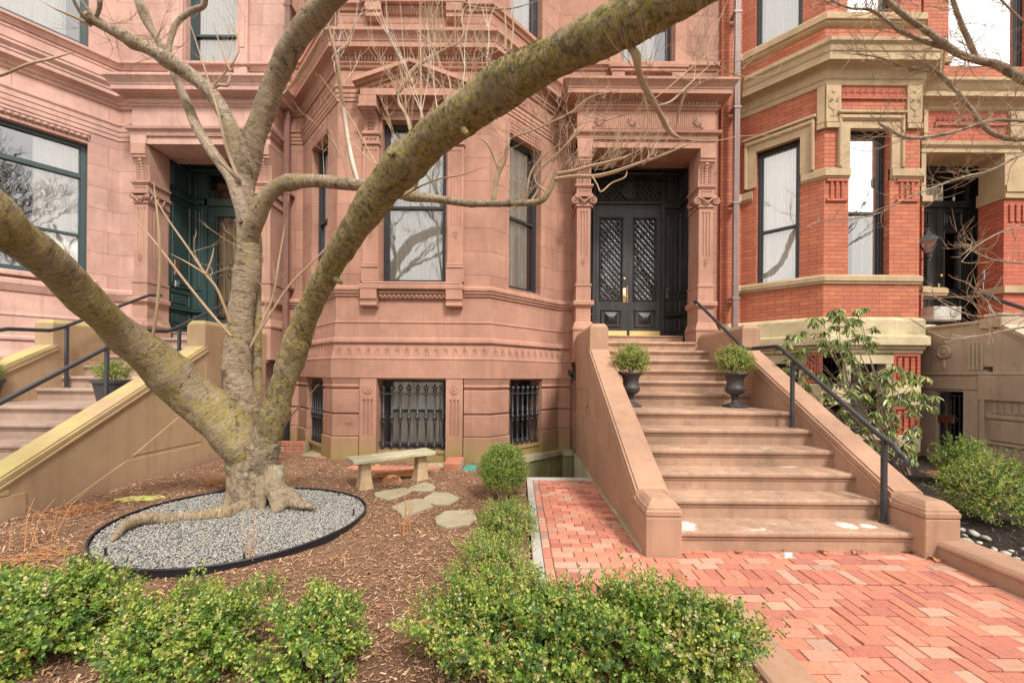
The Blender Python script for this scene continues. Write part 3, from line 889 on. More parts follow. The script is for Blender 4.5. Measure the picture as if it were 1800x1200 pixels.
# ------------------------------------------------------------------ porch with pilasters (shared by the two stone houses)
def porch(h, dx, mat, door_fn, zf=1.96, volute='scroll', colmat=None):
    F = Fr(dx, 6.92); colmat = colmat or mat
    a0, a1, b0, b1 = .985, 1.245, 3.115, 3.385
    e = MB()
    e.box(F, .985, 3.385, -.45, .0, 5.33, 6.06)
    e.box(F, .985, a1 + .01, -.45, .03, 5.33, 5.46); e.box(F, .97, 3.40, -.45, .03, 5.46, 5.475)
    pth = [(.985 + dx, 7.36), (.985 + dx, 6.92), (3.385 + dx, 6.92), (3.385 + dx, 7.36)]
    e.sweep(pth, [(.0, 5.475), (.03, 5.485), (.03, 5.535), (.075, 5.56), (.085, 5.60), (.0, 5.615)])
    e.sweep(pth, [(.0, 5.96), (.03, 5.98), (.03, 5.995), (.065, 6.02), (.065, 6.04), (.03, 6.045), (.03, 6.105), (.07, 6.12), (.07, 6.13), (.19, 6.15), (.19, 6.215), (.2, 6.23), (.205, 6.25), (.24, 6.30), (.27, 6.335), (.27, 6.375), (.02, 6.43)])
    e.box(Fr(dx, 6.92), .985, 3.385, -.45, .02, 6.04, 6.40)
    if volute == 'scroll':
        dentils(e, F, .99, 3.38, 6.05, 6.103, .02, .062, .047)
        for i in range(50):
            u = 1.30 + i * .036
            e.box(F, u, u + .018, 0, .010, 5.68, 5.93)
        e.box(F, 1.27, 3.12, 0, .014, 5.655, 5.67)
        for c in (1.36, 1.93, 2.52, 3.06): palmette(e, F, c, .012, 5.665, .8)
    part('entablature', e, M[mat], h)
    for sg, (p0, p1) in ((-1, (a0, a1)), (1, (b0, b1))):
        c = (p0 + p1) / 2; w_ = p1 - p0
        p = MB()
        n1 = -.03
        back = -.46
        inner = 1 if sg < 0 else -1
        def ring(z0, z1, o, cf=.01):
            p.box(F, p0 - o, p1 + o, back, n1 + o, z0, z1)
        ring(1.6, 2.16, .045); p.sweep([(p0 + dx, 7.36), (p0 + dx, 6.95), (p1 + dx, 6.95), (p1 + dx, 7.36)], [(.06, 2.16), (.06, 2.2), (.045, 2.22), (.03, 2.27), (.02, 2.30), (.0, 2.31)])
        ring(2.16, 2.60, .0)
        p.sweep([(p0 + dx, 7.36), (p0 + dx, 6.95), (p1 + dx, 6.95), (p1 + dx, 7.36)], [(.0, 2.55), (.03, 2.58), (.05, 2.60), (.05, 2.66), (.035, 2.675), (.0, 2.68)])
        ring(2.675, 2.96, .0); ring(2.93, 2.97, .012)
        o = -.012
        p.box(F, p0 - o, p1 + o, back, n1 + o, 2.96, 3.46)
        p.box(F, p0 - o + .004, p1 + o - .004, back, n1 + o - .03, 3.46, 4.28)
        # flutes on the front and on the inner side
        flute_shaft(p, Fr(dx, 6.92 - n1 - o - .0), c, w_ + 2 * o, .0, 3.46, 4.24, 3, .014, -.05, .045)
        for j in range(2):
            for q in range(3):
                pass
        Fs = Fr(dx + (p1 if sg < 0 else p0) , 6.92, 0)
        uu = p1 - .012 if sg < 0 else p0 + .012
        for q in (.06, .13, .20):                      # side flutes read as raised strips between hollows
            p.box(Fr(dx, 0), uu - .010, uu + .003, -(6.95 + q + .035), -(6.95 + q), 3.46, 4.2)
        p.box(F, p0 - o, p1 + o, back, n1 + o, 4.24, 4.32)
        diamond_drop(p, F, c, n1 + .014, 3.36)
        ring(4.32, 4.345, .01)
        # Ionic style capital
        if volute == 'scroll':
            for s2 in (-1, 1):
                spiral(F, c + s2 * (w_ / 2 + .025), n1 + .02, 4.415, .062, 1.6, -s2, PI / 2, .017, p, 6)
                p.lathe(F, c + s2 * (w_ / 2 + .025), n1 - .02, [(.066, 0), (.066, .035)], 18, 'n', 4.415)
            p.tube([(c - w_ / 2 - .02, n1 + .03, 4.475), (c - w_ / 4, n1 + .03, 4.44), (c, n1 + .03, 4.37), (c + w_ / 4, n1 + .03, 4.44), (c + w_ / 2 + .02, n1 + .03, 4.475)], [.018, .02, .018, .02, .018], 6, F=F, uvs=False)
            for q in (.08, .26):
                uu2 = (p1 + .02) if sg < 0 else (p0 - .02)
                p.lathe(Fr(dx, 0), uu2, -(6.95 + q), [(.02, 0), (.055, .004), (.055, .03), (.02, .034)], 12, 'z', z=4.39)
            p.tube([(dx + (p1 + .02 if sg < 0 else p0 - .02), 6.95 + t_, 4.475 - .05 * sin(PI * t_ / .36)) for t_ in (0, .09, .18, .27, .36)], .016, 6, uvs=False)
        else:
            for s2 in (-1, 1):
                spiral(F, c + s2 * (w_ / 2 + .01), n1 + .03, 4.42, .038, 1.2, -s2, PI / 2, .014, p, 6)
                p.tube([(c + s2 * .02, n1 + .02, 4.34), (c + s2 * .07, n1 + .035, 4.40), (c + s2 * w_ / 2, n1 + .03, 4.45)], [.014, .018, .012], 6, F=F, uvs=False)
            p.lathe(F, c, n1, [(.04, 0), (.03, .03), (.01, .04)], 10, 'n', 4.40)
            for s2 in (0, .12, .24): p.tube([(dx + (p1 + .01 if sg < 0 else p0 - .01), 6.97 + s2, 4.34), (dx + (p1 + .045 if sg < 0 else p0 - .045), 6.99 + s2, 4.45)], [.012, .02], 6, uvs=False)
        ring(4.345, 4.46, .0); ring(4.48, 4.52, .03); ring(4.52, 4.54, .018)
        ring(4.54, 4.64, .0)
        for q in range(4):
            spiral(F, c - .075 + q * .05, n1 + .003, 4.59, .017, 1, 1, 0, .005, p, 5)
        ring(4.64, 4.665, .012); ring(4.665, 4.70, .028)
        # console: concave bracket growing out towards the lintel
        con = [(back, 4.70), (-.075, 4.70), (-.07, 4.85), (-.05, 5.0), (-.01, 5.08), (.012, 5.10), (.012, 5.14), (.03, 5.15), (.03, 5.33), (back, 5.33)]
        p.nz(F, con, p0 + .005, p1 - .005)
        for j in range(8):
            t_ = j / 7
            zz = 4.74 + .32 * t_; nn = -.066 + .055 * t_ ** 2.4
            p.lathe(F, c, nn, [(.032, 0), (.024, .012), (.008, .018)], 8, 'n', zz)
        for q in (-.09, -.06, .06, .09):
            p.tube([(c + q, -.068 + .055 * (t_ / 6) ** 2.4, 4.71 + .36 * t_ / 6) for t_ in range(7)], .007, 5, F=F, uvs=False)
        # quarter-round cheek of the console seen from the side
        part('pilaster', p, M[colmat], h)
    door_fn(h, dx, zf)

def panel(mb, F, u0, u1, z0, z1, n, d=.018, m=.028, raised=True):
    """moulded panel: a frame moulding standing proud round a sunk field"""
    for (a, b, c, e) in ((u0, u1, z1 - m, z1), (u0, u1, z0, z0 + m), (u0, u0 + m, z0 + m, z1 - m), (u1 - m, u1, z0 + m, z1 - m)):
        mb.bev(F, a, b, n - .01, n + d, c, e, min(m * .4, d * .8))
    if raised and (u1 - u0) > .12 and (z1 - z0) > .12:
        q = m + .03
        mb.bev(F, u0 + q, u1 - q, n - .01, n + d * .7, z0 + q, z1 - q, .012)

def recess(h, dx, zf, mat, dl, dr, yb=8.0, ztop=5.62, xl=1.16, xr=3.20):
    """panelled entry: side linings, ceiling, back wall round a door opening dl..dr"""
    F = Fr(dx, yb)
    r = MB()
    r.box(F, xl, dl, -.1, 0, zf, ztop); r.box(F, dr, xr, -.1, 0, zf, ztop)
    r.box(F, dl, dr, -.1, 0, 5.40, ztop)
    r.box(F, xl - .08, xr + .08, -.1, yb - 7.40, ztop, ztop + .08)
    panel(r, F, xl + .05, dl - .05, 4.86, 5.36, 0); panel(r, F, dr + .05, xr - .05, 4.86, 5.36, 0)
    for a, b in ((xl, dl), (dr, xr)):
        panel(r, F, a + .05, b - .05, 3.0, 4.66, 0); panel(r, F, a + .05, b - .05, 2.62, 2.92, 0); panel(r, F, a + .05, b - .05, 2.25, 2.55, 0)
        r.bev(F, a, b, 0, .035, zf, 2.2, .01); r.bev(F, a, b, 0, .05, 2.56, 2.61, .012); r.bev(F, a, b, 0, .05, 4.72, 4.80, .015)
    for z, q in ((5.40, .05), (5.47, .09), (5.54, .14)):
        r.bev(F, xl, xr, 0, q, z, z + .06, .02)
    SL = Fr(dx + xl, yb, -PI / 2 )                      # left lining faces right
    SL = Fr(dx + xl, 7.40, PI / 2)
    SR = Fr(dx + xr, yb, -PI / 2)
    L = yb - 7.40
    for S in (SL, SR):
        r.box(S, -.02, L, -.08, 0, zf, ztop)
        for z0, z1 in ((4.86, 5.36), (3.0, 4.66), (2.62, 2.92), (2.25, 2.55)):
            panel(r, S, .06, L - .06, z0, z1, 0, .022, .035)
        r.bev(S, 0, L, 0, .035, zf, 2.2, .01); r.bev(S, 0, L, 0, .05, 4.72, 4.80, .015)
        for z, q in ((5.44, .04), (5.52, .08)): r.bev(S, 0, L, 0, q, z, z + .06, .02)
        if S is SR or S is SL: r.bev(S, 0, L, 0, .05, 2.56, 2.61, .012)
    part('porch_lining', r, M[mat], h)
    fl = MB(); fl.xyz(dx + xl - .02, dx + xr + .02, 7.3, yb + .2, zf - .35, zf - .004)
    rm = MB(); rm.box(F, dl - .1, dr + .1, -1.4, -1.35, zf, ztop); rm.box(F, dl - .14, dl - .1, -1.4, -.1, zf, ztop); rm.box(F, dr + .1, dr + .14, -1.4, -.1, zf, ztop)
    rm.box(F, dl - .14, dr + .14, -1.4, -.1, zf - .1, zf); rm.box(F, dl - .14, dr + .14, -1.4, -.1, ztop, ztop + .05)
    part('hallway', rm, M['room_warm'], h)
    return F

def lattice(mb, F, u0, u1, z0, z1, n, pitch=.085, w_=.014, dd=.03):
    """diagonal lattice of flat bars clipped to the opening"""
    W_, H = u1 - u0, z1 - z0
    c = -W_
    k = int((W_ + H) / pitch) + 2
    for sg in (1, -1):
        for i in range(-k, k + 1):
            off = (i + .5) * pitch
            pts = []
            # line z = z0 + sg*1.25*(u-u0) + off
            m = 1.12 * sg
            for u in (0, W_):
                z = m * u + off
                if 0 <= z <= H: pts.append((u, z))
            for z in (0, H):
                u = (z - off) / m
                if 0 < u < W_: pts.append((u, z))
            if len(pts) == 2 and (abs(pts[0][0] - pts[1][0]) > .015):
                (ua, za), (ub, zb) = pts
                L = math.hypot(ub - ua, zb - za); tx, tz = -(zb - za) / L * w_ / 2, (ub - ua) / L * w_ / 2
                q = .004 if sg > 0 else 0
                mb.uz(F, [(u0 + ua - tx, z0 + za - tz), (u0 + ub - tx, z0 + zb - tz), (u0 + ub + tx, z0 + zb + tz), (u0 + ua + tx, z0 + za + tz)], n, n + dd + q)

def door_black(h, dx, zf):
    F = recess(h, dx, zf, 'black_door', 1.50, 2.86)
    z0, z1 = 2.14, 4.74
    for i, (a, b) in enumerate(((1.505, 2.178), (2.184, 2.855))):
        m = MB()
        g0, g1 = a + .12, b - .135
        n = .0 + (.012 if i == 0 else 0)
        m.box(F, a, g0, -.05, n, z0, z1); m.box(F, g1, b, -.05, n, z0, z1)
        m.box(F, g0, g1, -.05, n, z0, 2.90); m.box(F, g0, g1, -.05, n, 4.52, z1)
        panel(m, F, g0 - .03, g1 + .03, 2.87, 4.55, n, .02, .032, False)
        panel(m, F, a + .12, b - .13, 2.34, 2.70, n, .025, .04, False)
        q = ((a + .12 + b - .13) / 2)                  # faceted boss
        m.add([F(q - .13, n, 2.40), F(q + .13, n, 2.40), F(q + .13, n, 2.64), F(q - .13, n, 2.64), F(q - .05, n + .055, 2.50), F(q + .05, n + .055, 2.50), F(q + .05, n + .055, 2.545), F(q - .05, n + .055, 2.545)],
              [(0, 1, 5, 4), (1, 2, 6, 5), (2, 3, 7, 6), (3, 0, 4, 7), (4, 5, 6, 7)])
        d = part('door_leaf', m, M['black_door'], h)
        la = MB(); lattice(la, F, g0 + .01, g1 - .01, 2.91, 4.51, -.03, .125, .019)
        part('lattice', la, M['black_door'], d)
        gl = MB(); gl.box(F, g0, g1, -.045, -.04, 2.9, 4.52); part('pane', gl, M['glass_dark'], d)
        kp = MB(); kp.bev(F, a + .03, b - .02, n, n + .006, 2.15, 2.27, .003); part('kick_plate', kp, M['brass'], d)
        if i == 0:
            k = MB()
            k.bev(F, b - .105, b - .045, n, n + .008, 2.83, 3.12, .003)
            k.lathe(F, b - .075, n + .008, [(.012, 0), (.012, .03), (.028, .04), (.03, .055), (.018, .07)], 14, 'n', 2.95)
            k.lathe(F, b - .075, n, [(.018, 0), (.018, .012)], 14, 'n', 3.32)
            part('handle', k, M['brass'], d, smooth=True)
            k2 = MB(); k2.bev(F, b - .035, b - .006, n, n + .016, 2.83, 3.17, .004); part('push_plate', k2, M['copper'], d)
    j = MB()
    for a, b in ((1.48, 1.5), (2.86, 2.88)): j.bev(F, a - .03, b + .03, 0, .04, zf, 5.42, .012)
    j.box(F, 1.50, 2.86, -.06, .0, 4.745, 4.80); j.bev(F, 1.46, 2.92, -.02, .05, 4.80, 4.86, .015)
    j.box(F, 1.50, 2.86, -.06, .03, 5.30, 5.42); panel(j, F, 1.50, 2.86, 4.86, 5.34, .0, .03, .04, False)
    tr = part('transom', j, M['black_door'], h)
    la = MB(); lattice(la, F, 1.55, 2.81, 4.90, 5.30, -.03, .125, .016)
    la.lathe(F, 2.18, .0, [(.155, 0), (.155, .02), (.135, .024), (.125, .01), (.0, .01)], 28, 'n', 5.085)
    for a in range(18):
        t_ = 2 * PI * a / 18
        spiral(F, 2.18 + .185 * cos(t_), .01, 5.085 + .165 * sin(t_), .022, 1, 1, t_, .005, la, 5)
    part('lattice', la, M['iron'], tr)
    part('digits', text_mb(F, '116', 2.18, .022, 5.085, .17, .008), M['iron'], tr)
    gl = MB(); gl.box(F, 1.54, 2.82, -.045, -.04, 4.89, 5.31); part('pane', gl, M['glass_dark'], tr)
    b = MB(); b.bev(F, 2.945, 2.985, 0, .014, 2.94, 3.04, .004); b.lathe(F, 2.965, .014, [(.012, 0), (.009, .008)], 12, 'n', 2.99)
    part('doorbell', b, M['copper'], h)
    nb = text_mb(F, '116', 2.965, .004, 3.095, .075, .004); part('house_number', nb, M['steel'], h)
    la = MB(); la.lathe(Fr(dx, 7.6), 2.2, 0, [(.004, .3), (.004, .12), (.03, .1), (.05, .02), (.03, -.03), (.008, -.05)], 12, 'z', 5.35); part('pendant_lamp', la, M['iron'], h, smooth=True)

def door_green(h, dx, zf):
    F = recess(h, dx, zf, 'green_door', 1.42, 2.60, xl=1.16, xr=3.2)
    z0, z1 = 2.14, 4.70
    a, b = 1.48, 2.56
    m = MB()
    g0, g1 = a + .13, b - .14
    m.box(F, a, g0, -.05, 0, z0, z1); m.box(F, g1, b, -.05, 0, z0, z1); m.box(F, g0, g1, -.05, 0, z0, 2.42); m.box(F, g0, g1, -.05, 0, 4.50, z1)
    d = part('door_leaf', m, M['green_door'], h)
    gl = MB(); gl.box(F, g0, g1, -.045, -.04, 2.42, 4.5); part('pane', gl, M['glass_dark'], d)
    gr = MB()
    k = 9
    for i in range(k):
        u = g0 + .02 + (g1 - g0 - .04) * i / (k - 1)
        gr.tube([(u, -.02, 2.43), (u, -.02, 4.49)], .007, 6, F=F, uvs=False)
    for zc in (2.54, 3.42, 4.38):
        for i in range(4):
            u = g0 + .09 + i * (g1 - g0 - .18) / 3
            spiral(F, u, -.005, zc, .055, 1.5, 1 if i % 2 else -1, 0, .007, gr, 5)
            spiral(F, u, -.005, zc + .12, .045, 1.5, -1 if i % 2 else 1, PI, .006, gr, 5)
            if zc > 3 and zc < 4: spiral(F, u, -.005, zc - .13, .05, 1.4, 1 if i % 2 else -1, PI / 2, .006, gr, 5)
    part('iron_grille', gr, M['iron'], d)
    j = MB(); j.box(F, 1.42, 2.60, -.06, .04, 4.70, 4.84); j.box(F, 1.42, 2.60, -.06, .02, 5.34, 5.42)
    j.box(F, 1.42, 1.48, -.06, .04, zf, 5.40); j.box(F, 2.56, 2.60, -.06, .04, zf, 5.40); j.box(F, 1.42, 2.6, -.06, .03, zf, 2.14); part('curtain', curtain_mb(F, 1.6, 2.45, 2.5, 4.5, -.12, .02, 6), M['room_warm'], d)
    tr = part('transom', j, M['green_door'], h)
    gl = MB(); gl.box(F, 1.48, 2.56, -.045, -.04, 4.84, 5.34); part('pane', gl, M['glass_dark'], tr)
    SL = Fr(dx + 1.16, 7.40, PI / 2)
    it = MB(); it.bev(SL, .17, .29, 0, .025, 3.22, 3.52, .01); it.box(SL, .21, .26, .025, .03, 3.27, 3.33); part('intercom', it, M['copper'], h)
    bx = MB(); bx.bev(SL, .18, .28, 0, .03, 3.0, 3.12, .008); bx.box(SL, .21, .25, .03, .034, 3.03, 3.09); part('buzzer', bx, M['steel'], h)

# ------------------------------------------------------------------ pink house on the left
def pink_house():
    h = thing('pink_brownstone_house', 'pale pink stone house at the left with dark green recessed entry and window frames', 'house', (-8, YW, 0))
    ang = R(52)
    J = (-7.42, YW)
    L = 3.2
    C = sub(J, PI + ang, L)                       # the bay's right face runs towards the camera and left
    F = Fr(C[0], C[1], ang)
    w1, w0 = L - .40, L - 2.35
    XR = -4.27
    mb = MB()
    wall(mb, F, 0, L, 1.9, 10.2, [(w0, w1, 3.0, 5.40), (w0, w1, 7.10, 9.3)])
    wall(mb, F, 0, L, 0, 1.9, [])
    Fw = Fr(J[0], YW)
    wall(mb, Fw, 0, XR - J[0] - .002, 0, 10.2, [(1.10 - 7.74 - J[0], 3.28 - 7.74 - J[0], 1.6, 5.36), (-6.22 - J[0], -5.26 - J[0], 7.06, 9.1)])
    mb.xyz(-12, XR - .005, YW + 1.6, 13, 0, 10.2); mb.xyz(-9.4, XR - .005, YW + .25, YW + 1.6, 9.4, 10.2)
    part('wall', mb, M['pink'], h)
    bd = MB()
    pth = [C, J, (J[0] + .5, YW)]
    fullp = [C, J, (XR - .02, YW)]
    bd.sweep(pth, [(.07, .0), (.07, 1.55), (.085, 1.57), (.085, 1.61), (.05, 1.72), (.03, 1.85), (.06, 1.88), (.06, 1.92), (.02, 1.95), (.02, 2.25), (.035, 2.27), (.035, 2.30), (.02, 2.31), (.02, 2.62)], back=-.1)
    bd.sweep(pth, [(.02, 2.66), (.03, 2.68), (.06, 2.75), (.075, 2.78), (.075, 2.84), (.04, 2.87), (.0, 2.88)])
    bd.bev(F, w0 - .1, w1 + .12, -.02, .09, 2.90, 2.99, .015)
    bd.sweep(pth, ARCH(5.62, .30)); 
    bd.sweep(pth, [(.02, 6.20), (.03, 6.22), (.03, 6.25), (.06, 6.27), (.07, 6.31), (.16, 6.36), (.16, 6.42), (.175, 6.44), (.175, 6.47), (.22, 6.53), (.22, 6.57), (.1, 6.60), (.06, 6.65), (.02, 6.66)])
    bd.sweep(pth, [(.015, 6.70), (.015, 6.84), (.03, 6.86), (.0, 6.87)])
    bd.sweep(fullp, [(.02, 6.93), (.03, 6.95), (.05, 6.98), (.05, 7.0), (.085, 7.02), (.085, 7.06), (.05, 7.08), (.0, 7.085)])
    # downspout side strip and the wall right of the porch
    q = [(-4.55, YW), (XR - .02, YW)]
    for z0 in (.05, .60, 1.15):
        bd.sweep(q, [(.03, z0), (.05, z0 + .012), (.05, z0 + .50), (.03, z0 + .512)])
    bd.sweep(q, [(.05, 1.66), (.06, 1.7), (.07, 1.9), (.03, 1.92), (.03, 2.2), (.05, 2.22), (.0, 2.3)])
    bd.sweep(q, [(.02, 2.60), (.06, 2.66), (.06, 2.71), (.0, 2.74)]); bd.sweep(q, ARCH(5.6, .2))
    # bead row over window
    for i in range(26):
        u = w1 - .035 - i * .075
        bd.lathe(F, u, .0, [(.032, 0), (.030, .03), (.012, .045)], 10, 'n', 5.50)
        bd.box(F, u - .032, u + .032, 0, .02, 5.50, 5.535)
        bd.box(F, u + .034, u + .041, 0, .03, 5.46, 5.535)
    bd.bev(F, w0 - .02, w1 + .02, -.01, .04, 5.535, 5.585, .01)
    FP = Fr(0, YW)
    a, b = -6.22, -5.26
    bd.bev(FP, a - .27, b + .27, -.02, .12, 6.98, 7.05, .012)
    for c in (a - .12, b + .12): bd.bev(FP, c - .12, c + .12, -.02, .09, 6.84, 6.98, .008)
    for i in range(22): bd.box(FP, a + .05 + i * .0385, a + .05 + i * .0385 + .026, -.01, .04, 6.87, 6.95)
    for s_, e_ in ((a - .22, a - .02), (b + .02, b + .22)):
        bd.box(FP, s_, e_, -.02, .045, 7.05, 9.4); bd.box(FP, s_ + .05, e_ - .05, .045, .055, 7.35, 9.3)
    part('moulding', bd, M['pink_plain'], h)
    window(F, w0, w1, 3.0, 5.40, h, 'frame_green', mid=3.78, top=4.83, glass='glass_bright', fw=.075, curt=((.0, .3), (.7, 1)))
    window(F, w0, w1, 7.10, 9.3, h, 'frame_green', mid=8.3, glass='glass_bright', fw=.075, curt=((.1, .9),))
    window(FP, a, b, 7.06, 9.1, h, 'frame_green', mid=7.70, glass='glass', fw=.07, curt=((.05, .9),))
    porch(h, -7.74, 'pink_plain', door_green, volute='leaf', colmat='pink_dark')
    return h

# ------------------------------------------------------------------ brick house on the right
def brick_house():
    h = thing('red_brick_house', 'red brick house at the right with ochre sandstone trim, angled bay and black double door', 'house', (6, YW, 0))
    A, B = (4.96, 6.5), (6.52, 6.5)
    LW, RW, ln, FL, FC, FRr = bay_frames(A, B)
    WF = B[0] - A[0]
    mb = MB()
    # windows in px: left face 1327-1403, front 1490-1560
    lw = (.25, .90); fw_ = (.40, 1.07)
    zz = (3.0, 5.44)
    for F, L, o in ((FL, ln, lw), (FC, WF, fw_), (FRr, ln, (.3, .9))):
        wall(mb, F, 0, L, 2.34, 10.4, [(o[0], o[1], zz[0], zz[1]), (o[0] - .04, o[1] + .02, 7.32, 9.6)])
    XR = 14
    wall(mb, Fr(3.665, YW), 0, LW[0] - 3.665, 0, 10.4)
    wall(mb, Fr(RW[0], YW - .05), 0, XR - RW[0], -.3, 10.4, [(7.42 - RW[0], 8.98 - RW[0], 2.0, 5.30), (7.85 - RW[0], 9.3 - RW[0], 7.10, 9.4)])
    mb.xyz(3.665, XR, YW + 1.6, 13, 0, 10.4); mb.xyz(3.665, XR, YW + .25, YW + 1.6, 9.7, 10.4)
    mb.box(Fr(3.68, YW), 0, .30, 0, .06, 2.3, 10.4)   # party pier
    for F, L, o in ((FL, ln, (.42, 1.0)), (FC, WF, (.34, 1.10)), (FRr, ln, (.3, .9))):
        wall(mb, F, 0, L, -.2, 1.95, [(o[0], o[1], .45, 1.62)])
    part('wall', mb, M['brick'], h)
    full = [(3.98, YW), LW, A, B, RW, (RW[0] + .5, YW)]
    st = MB()
    # plinth
    st.sweep([(3.70, YW), LW, A, B, RW, (RW[0] + .3, YW)], [(.0, 1.74), (.02, 1.76), (.05, 1.78), (.05, 1.82), (.085, 1.84), (.085, 1.88), (.14, 1.90), (.14, 2.03), (.10, 2.055), (.08, 2.06), (.08, 2.30), (.06, 2.335), (.03, 2.345), (.0, 2.36)])
    part('plinth', st, M['cream_dirty'], h)
    tr = MB()
    tr.sweep(full, [(.0, 2.89), (.03, 2.90), (.03, 2.93), (.05, 2.94), (.05, 3.01), (.0, 3.05)])                 # sill band
    for p0, p1, F in ((.0, lw[0], FL), (lw[1], ln, FL), (.0, fw_[0], FC), (fw_[1], WF, FC)):
        pass
    # impost band, broken by the windows
    imp = [(.0, 4.60), (.025, 4.615), (.03, 4.64), (.05, 4.645), (.05, 4.76), (.03, 4.775), (.0, 4.78)]
    tr.sweep([(3.98, YW), LW, sub(LW, -PI / 4, lw[0] - .06)], [(a, b - .05) for a, b in imp])
    tr.sweep([sub(LW, -PI / 4, lw[1] + .02), A, (A[0] + fw_[0] - .0, A[1])], imp)
    tr.sweep([(A[0] + fw_[1] + .0, A[1]), B, sub(B, PI / 4, .28)], imp)
    # window surrounds above the impost
    for F, o, zt in ((FL, lw, 5.42), (FC, fw_, 5.42)):
        for a, b in ((o[0] - .20, o[0]), (o[1], o[1] + .20)):
            tr.box(F, a + .004, b - .004, -.05, .03, 4.78, zt - .001); 
            e0 = a if a < o[0] - .01 else b - .05
            tr.bev(F, e0, e0 + .05, 0, .06, 4.78, zt + .26, .012)
        tr.box(F, o[0] - .20, o[1] + .20, -.05, .03, zt, zt + .12)
        tr.bev(F, o[0] - .20, o[1] + .20, -.05, .07, zt + .12, zt + .22, .03); tr.bev(F, o[0] - .22, o[1] + .22, -.05, .085, zt + .22, zt + .27, .012)
        tr.box(F, o[0] - .06, o[0] - .003, -.18, -.002, 3.0, 4.62); tr.box(F, o[1] + .003, o[1] + .06, -.18, -.002, 3.0, 4.62)
    # corner blocks with the incised urn panels
    for F, u0, u1 in ((FC, .0, .24), (FC, WF - .24, WF), (FL, ln - .10, ln)):
        tr.box(F, u0 - (.0 if u0 > .01 else .0), u1, -.05, .035, 5.52, 6.12); tr.box(F, u0 + .0, u1 + .0, -.05, .05, 5.42, 5.50)
    for c in (.12, WF - .12):
        spiral(FC, c - .05, .037, 5.86, .04, 1.2, 1, 0, .006, tr, 5); spiral(FC, c + .05, .037, 5.86, .04, 1.2, -1, PI, .006, tr, 5)
        tr.lathe(FC, c, .034, [(.035, 0), (.035, .008), (.02, .012)], 14, 'n', 6.02)
        tr.tube([(c - .085, .037, 5.94), (c - .08, .037, 5.76), (c, .037, 5.69), (c + .08, .037, 5.76), (c + .085, .037, 5.94)], .006, 5, F=FC, uvs=False)
        tr.tube([(c, .037, 5.72), (c, .037, 5.6)], .01, 5, F=FC, uvs=False); tr.tube([(c - .06, .037, 5.62), (c + .06, .037, 5.62)], .005, 5, F=FC, uvs=False)
    part('trim', tr, M['cream'], h)
    co = MB()
    co.sweep(full, [(.02, 6.12), (.03, 6.14), (.03, 6.20), (.05, 6.22), (.07, 6.34), (.10, 6.36), (.22, 6.39), (.22, 6.50), (.235, 6.52), (.25, 6.60), (.285, 6.64), (.285, 6.70), (.02, 6.78)])
    co.sweep(full, [(.0, 7.08), (.02, 7.09), (.05, 7.12), (.05, 7.15), (.08, 7.16), (.08, 7.26), (.03, 7.31), (.0, 7.32)])
    part('cornice', co, M['cream'], h)
    bp = MB()                                         # sunk slots in brick piers, sawtooth course
    for F, u0, u1 in ((FC, .06, .34), (FC, WF - .36, WF - .06)):
        for k in range(3):
            bp.box(F, u0 + .03 + k * .09, u0 + .075 + k * .09, -.01, .022, 4.28, 4.56)
        for (a, b, c, d) in ((u0 - .03, u1 + .03, 4.56, 4.598), (u0 - .03, u1 + .03, 4.24, 4.28)):
            bp.box(F, a, b, -.01, .03, c, d)
    for i in range(9):
        u = .27 + i * .116
        bp.plan(FC, [(u, 0), (u + .11, 0), (u + .055, .04)], 5.98, 6.04)
    bp.box(FC, .25, WF - .25, -.01, .03, 5.90, 5.97)
    for F, a, b in ((FC, .0, .33), (FC, 1.12, WF), (FL, 1.0, ln), (FC, .0, .33)):
        for z0 in (1.28, .42):
            w3 = b - a - .12
            for k in range(3): bp.box(F, a + .08 + k * w3 / 3, a + .08 + (k + .62) * w3 / 3, 0, .03, z0 + .08, z0 + .42)
            bp.box(F, a, b, -.01, .035, z0 + .44, z0 + .50); bp.box(F, a, b, -.01, .035, z0, z0 + .06); bp.box(F, a, a + .05, -.01, .034, z0 + .06, z0 + .44); bp.box(F, b - .05, b, -.01, .034, z0 + .06, z0 + .44)
    part('brick_panels', bp, M['brick_dark'], h)
    bs = MB()                                         # rough stone bands and window jambs of the basement
    for F, a, b in ((FC, -.01, .33), (FC, 1.12, WF + .01), (FL, 1.02, ln + .01)):
        for z0 in (.92, .16): bs.bev(F, a, b, -.02, .055, z0, z0 + .34 if z0 > .5 else z0 + .28, .02)
    for F, o in ((FL, (.42, 1.0)), (FC, (.34, 1.10))):
        bs.box(F, o[0] - .0, o[0] + .09, -.2, .03, .45, 1.62); bs.box(F, o[1] - .09, o[1], -.2, .03, .45, 1.62)
        bs.box(F, o[0] - .02, o[1] + .02, -.2, .035, 1.60, 1.74); bs.bev(F, o[0] - .04, o[1] + .04, -.2, .07, .36, .45, .01)
    part('basement_stone', bs, M['cream_dirty'], h)
    window(FL, lw[0], lw[1], zz[0], zz[1], h, mid=3.98, glass='glass_bright', n=-.12, curt=((0, 1),), label='tall window in the angled brick face')
    window(FC, fw_[0], fw_[1], zz[0], zz[1], h, mid=4.10, glass='glass_bright', n=-.12, curt=((.3, 1),))
    window(FL, lw[0] - .04, lw[1] + .02, 7.32, 9.6, h, mid=8.5, glass='glass_bright', n=-.1, curt=((0, 1),))
    window(FC, fw_[0] - .04, fw_[1] + .02, 7.32, 9.6, h, mid=8.5, glass='glass_bright', n=-.1, curt=((0, 1),))
    window(FL, .51, .91, .47, 1.60, h, mid=1.0, glass='glass_dark', n=-.16)
    window(FC, .43, 1.01, .47, 1.60, h, mid=1.0, glass='glass', n=-.16)
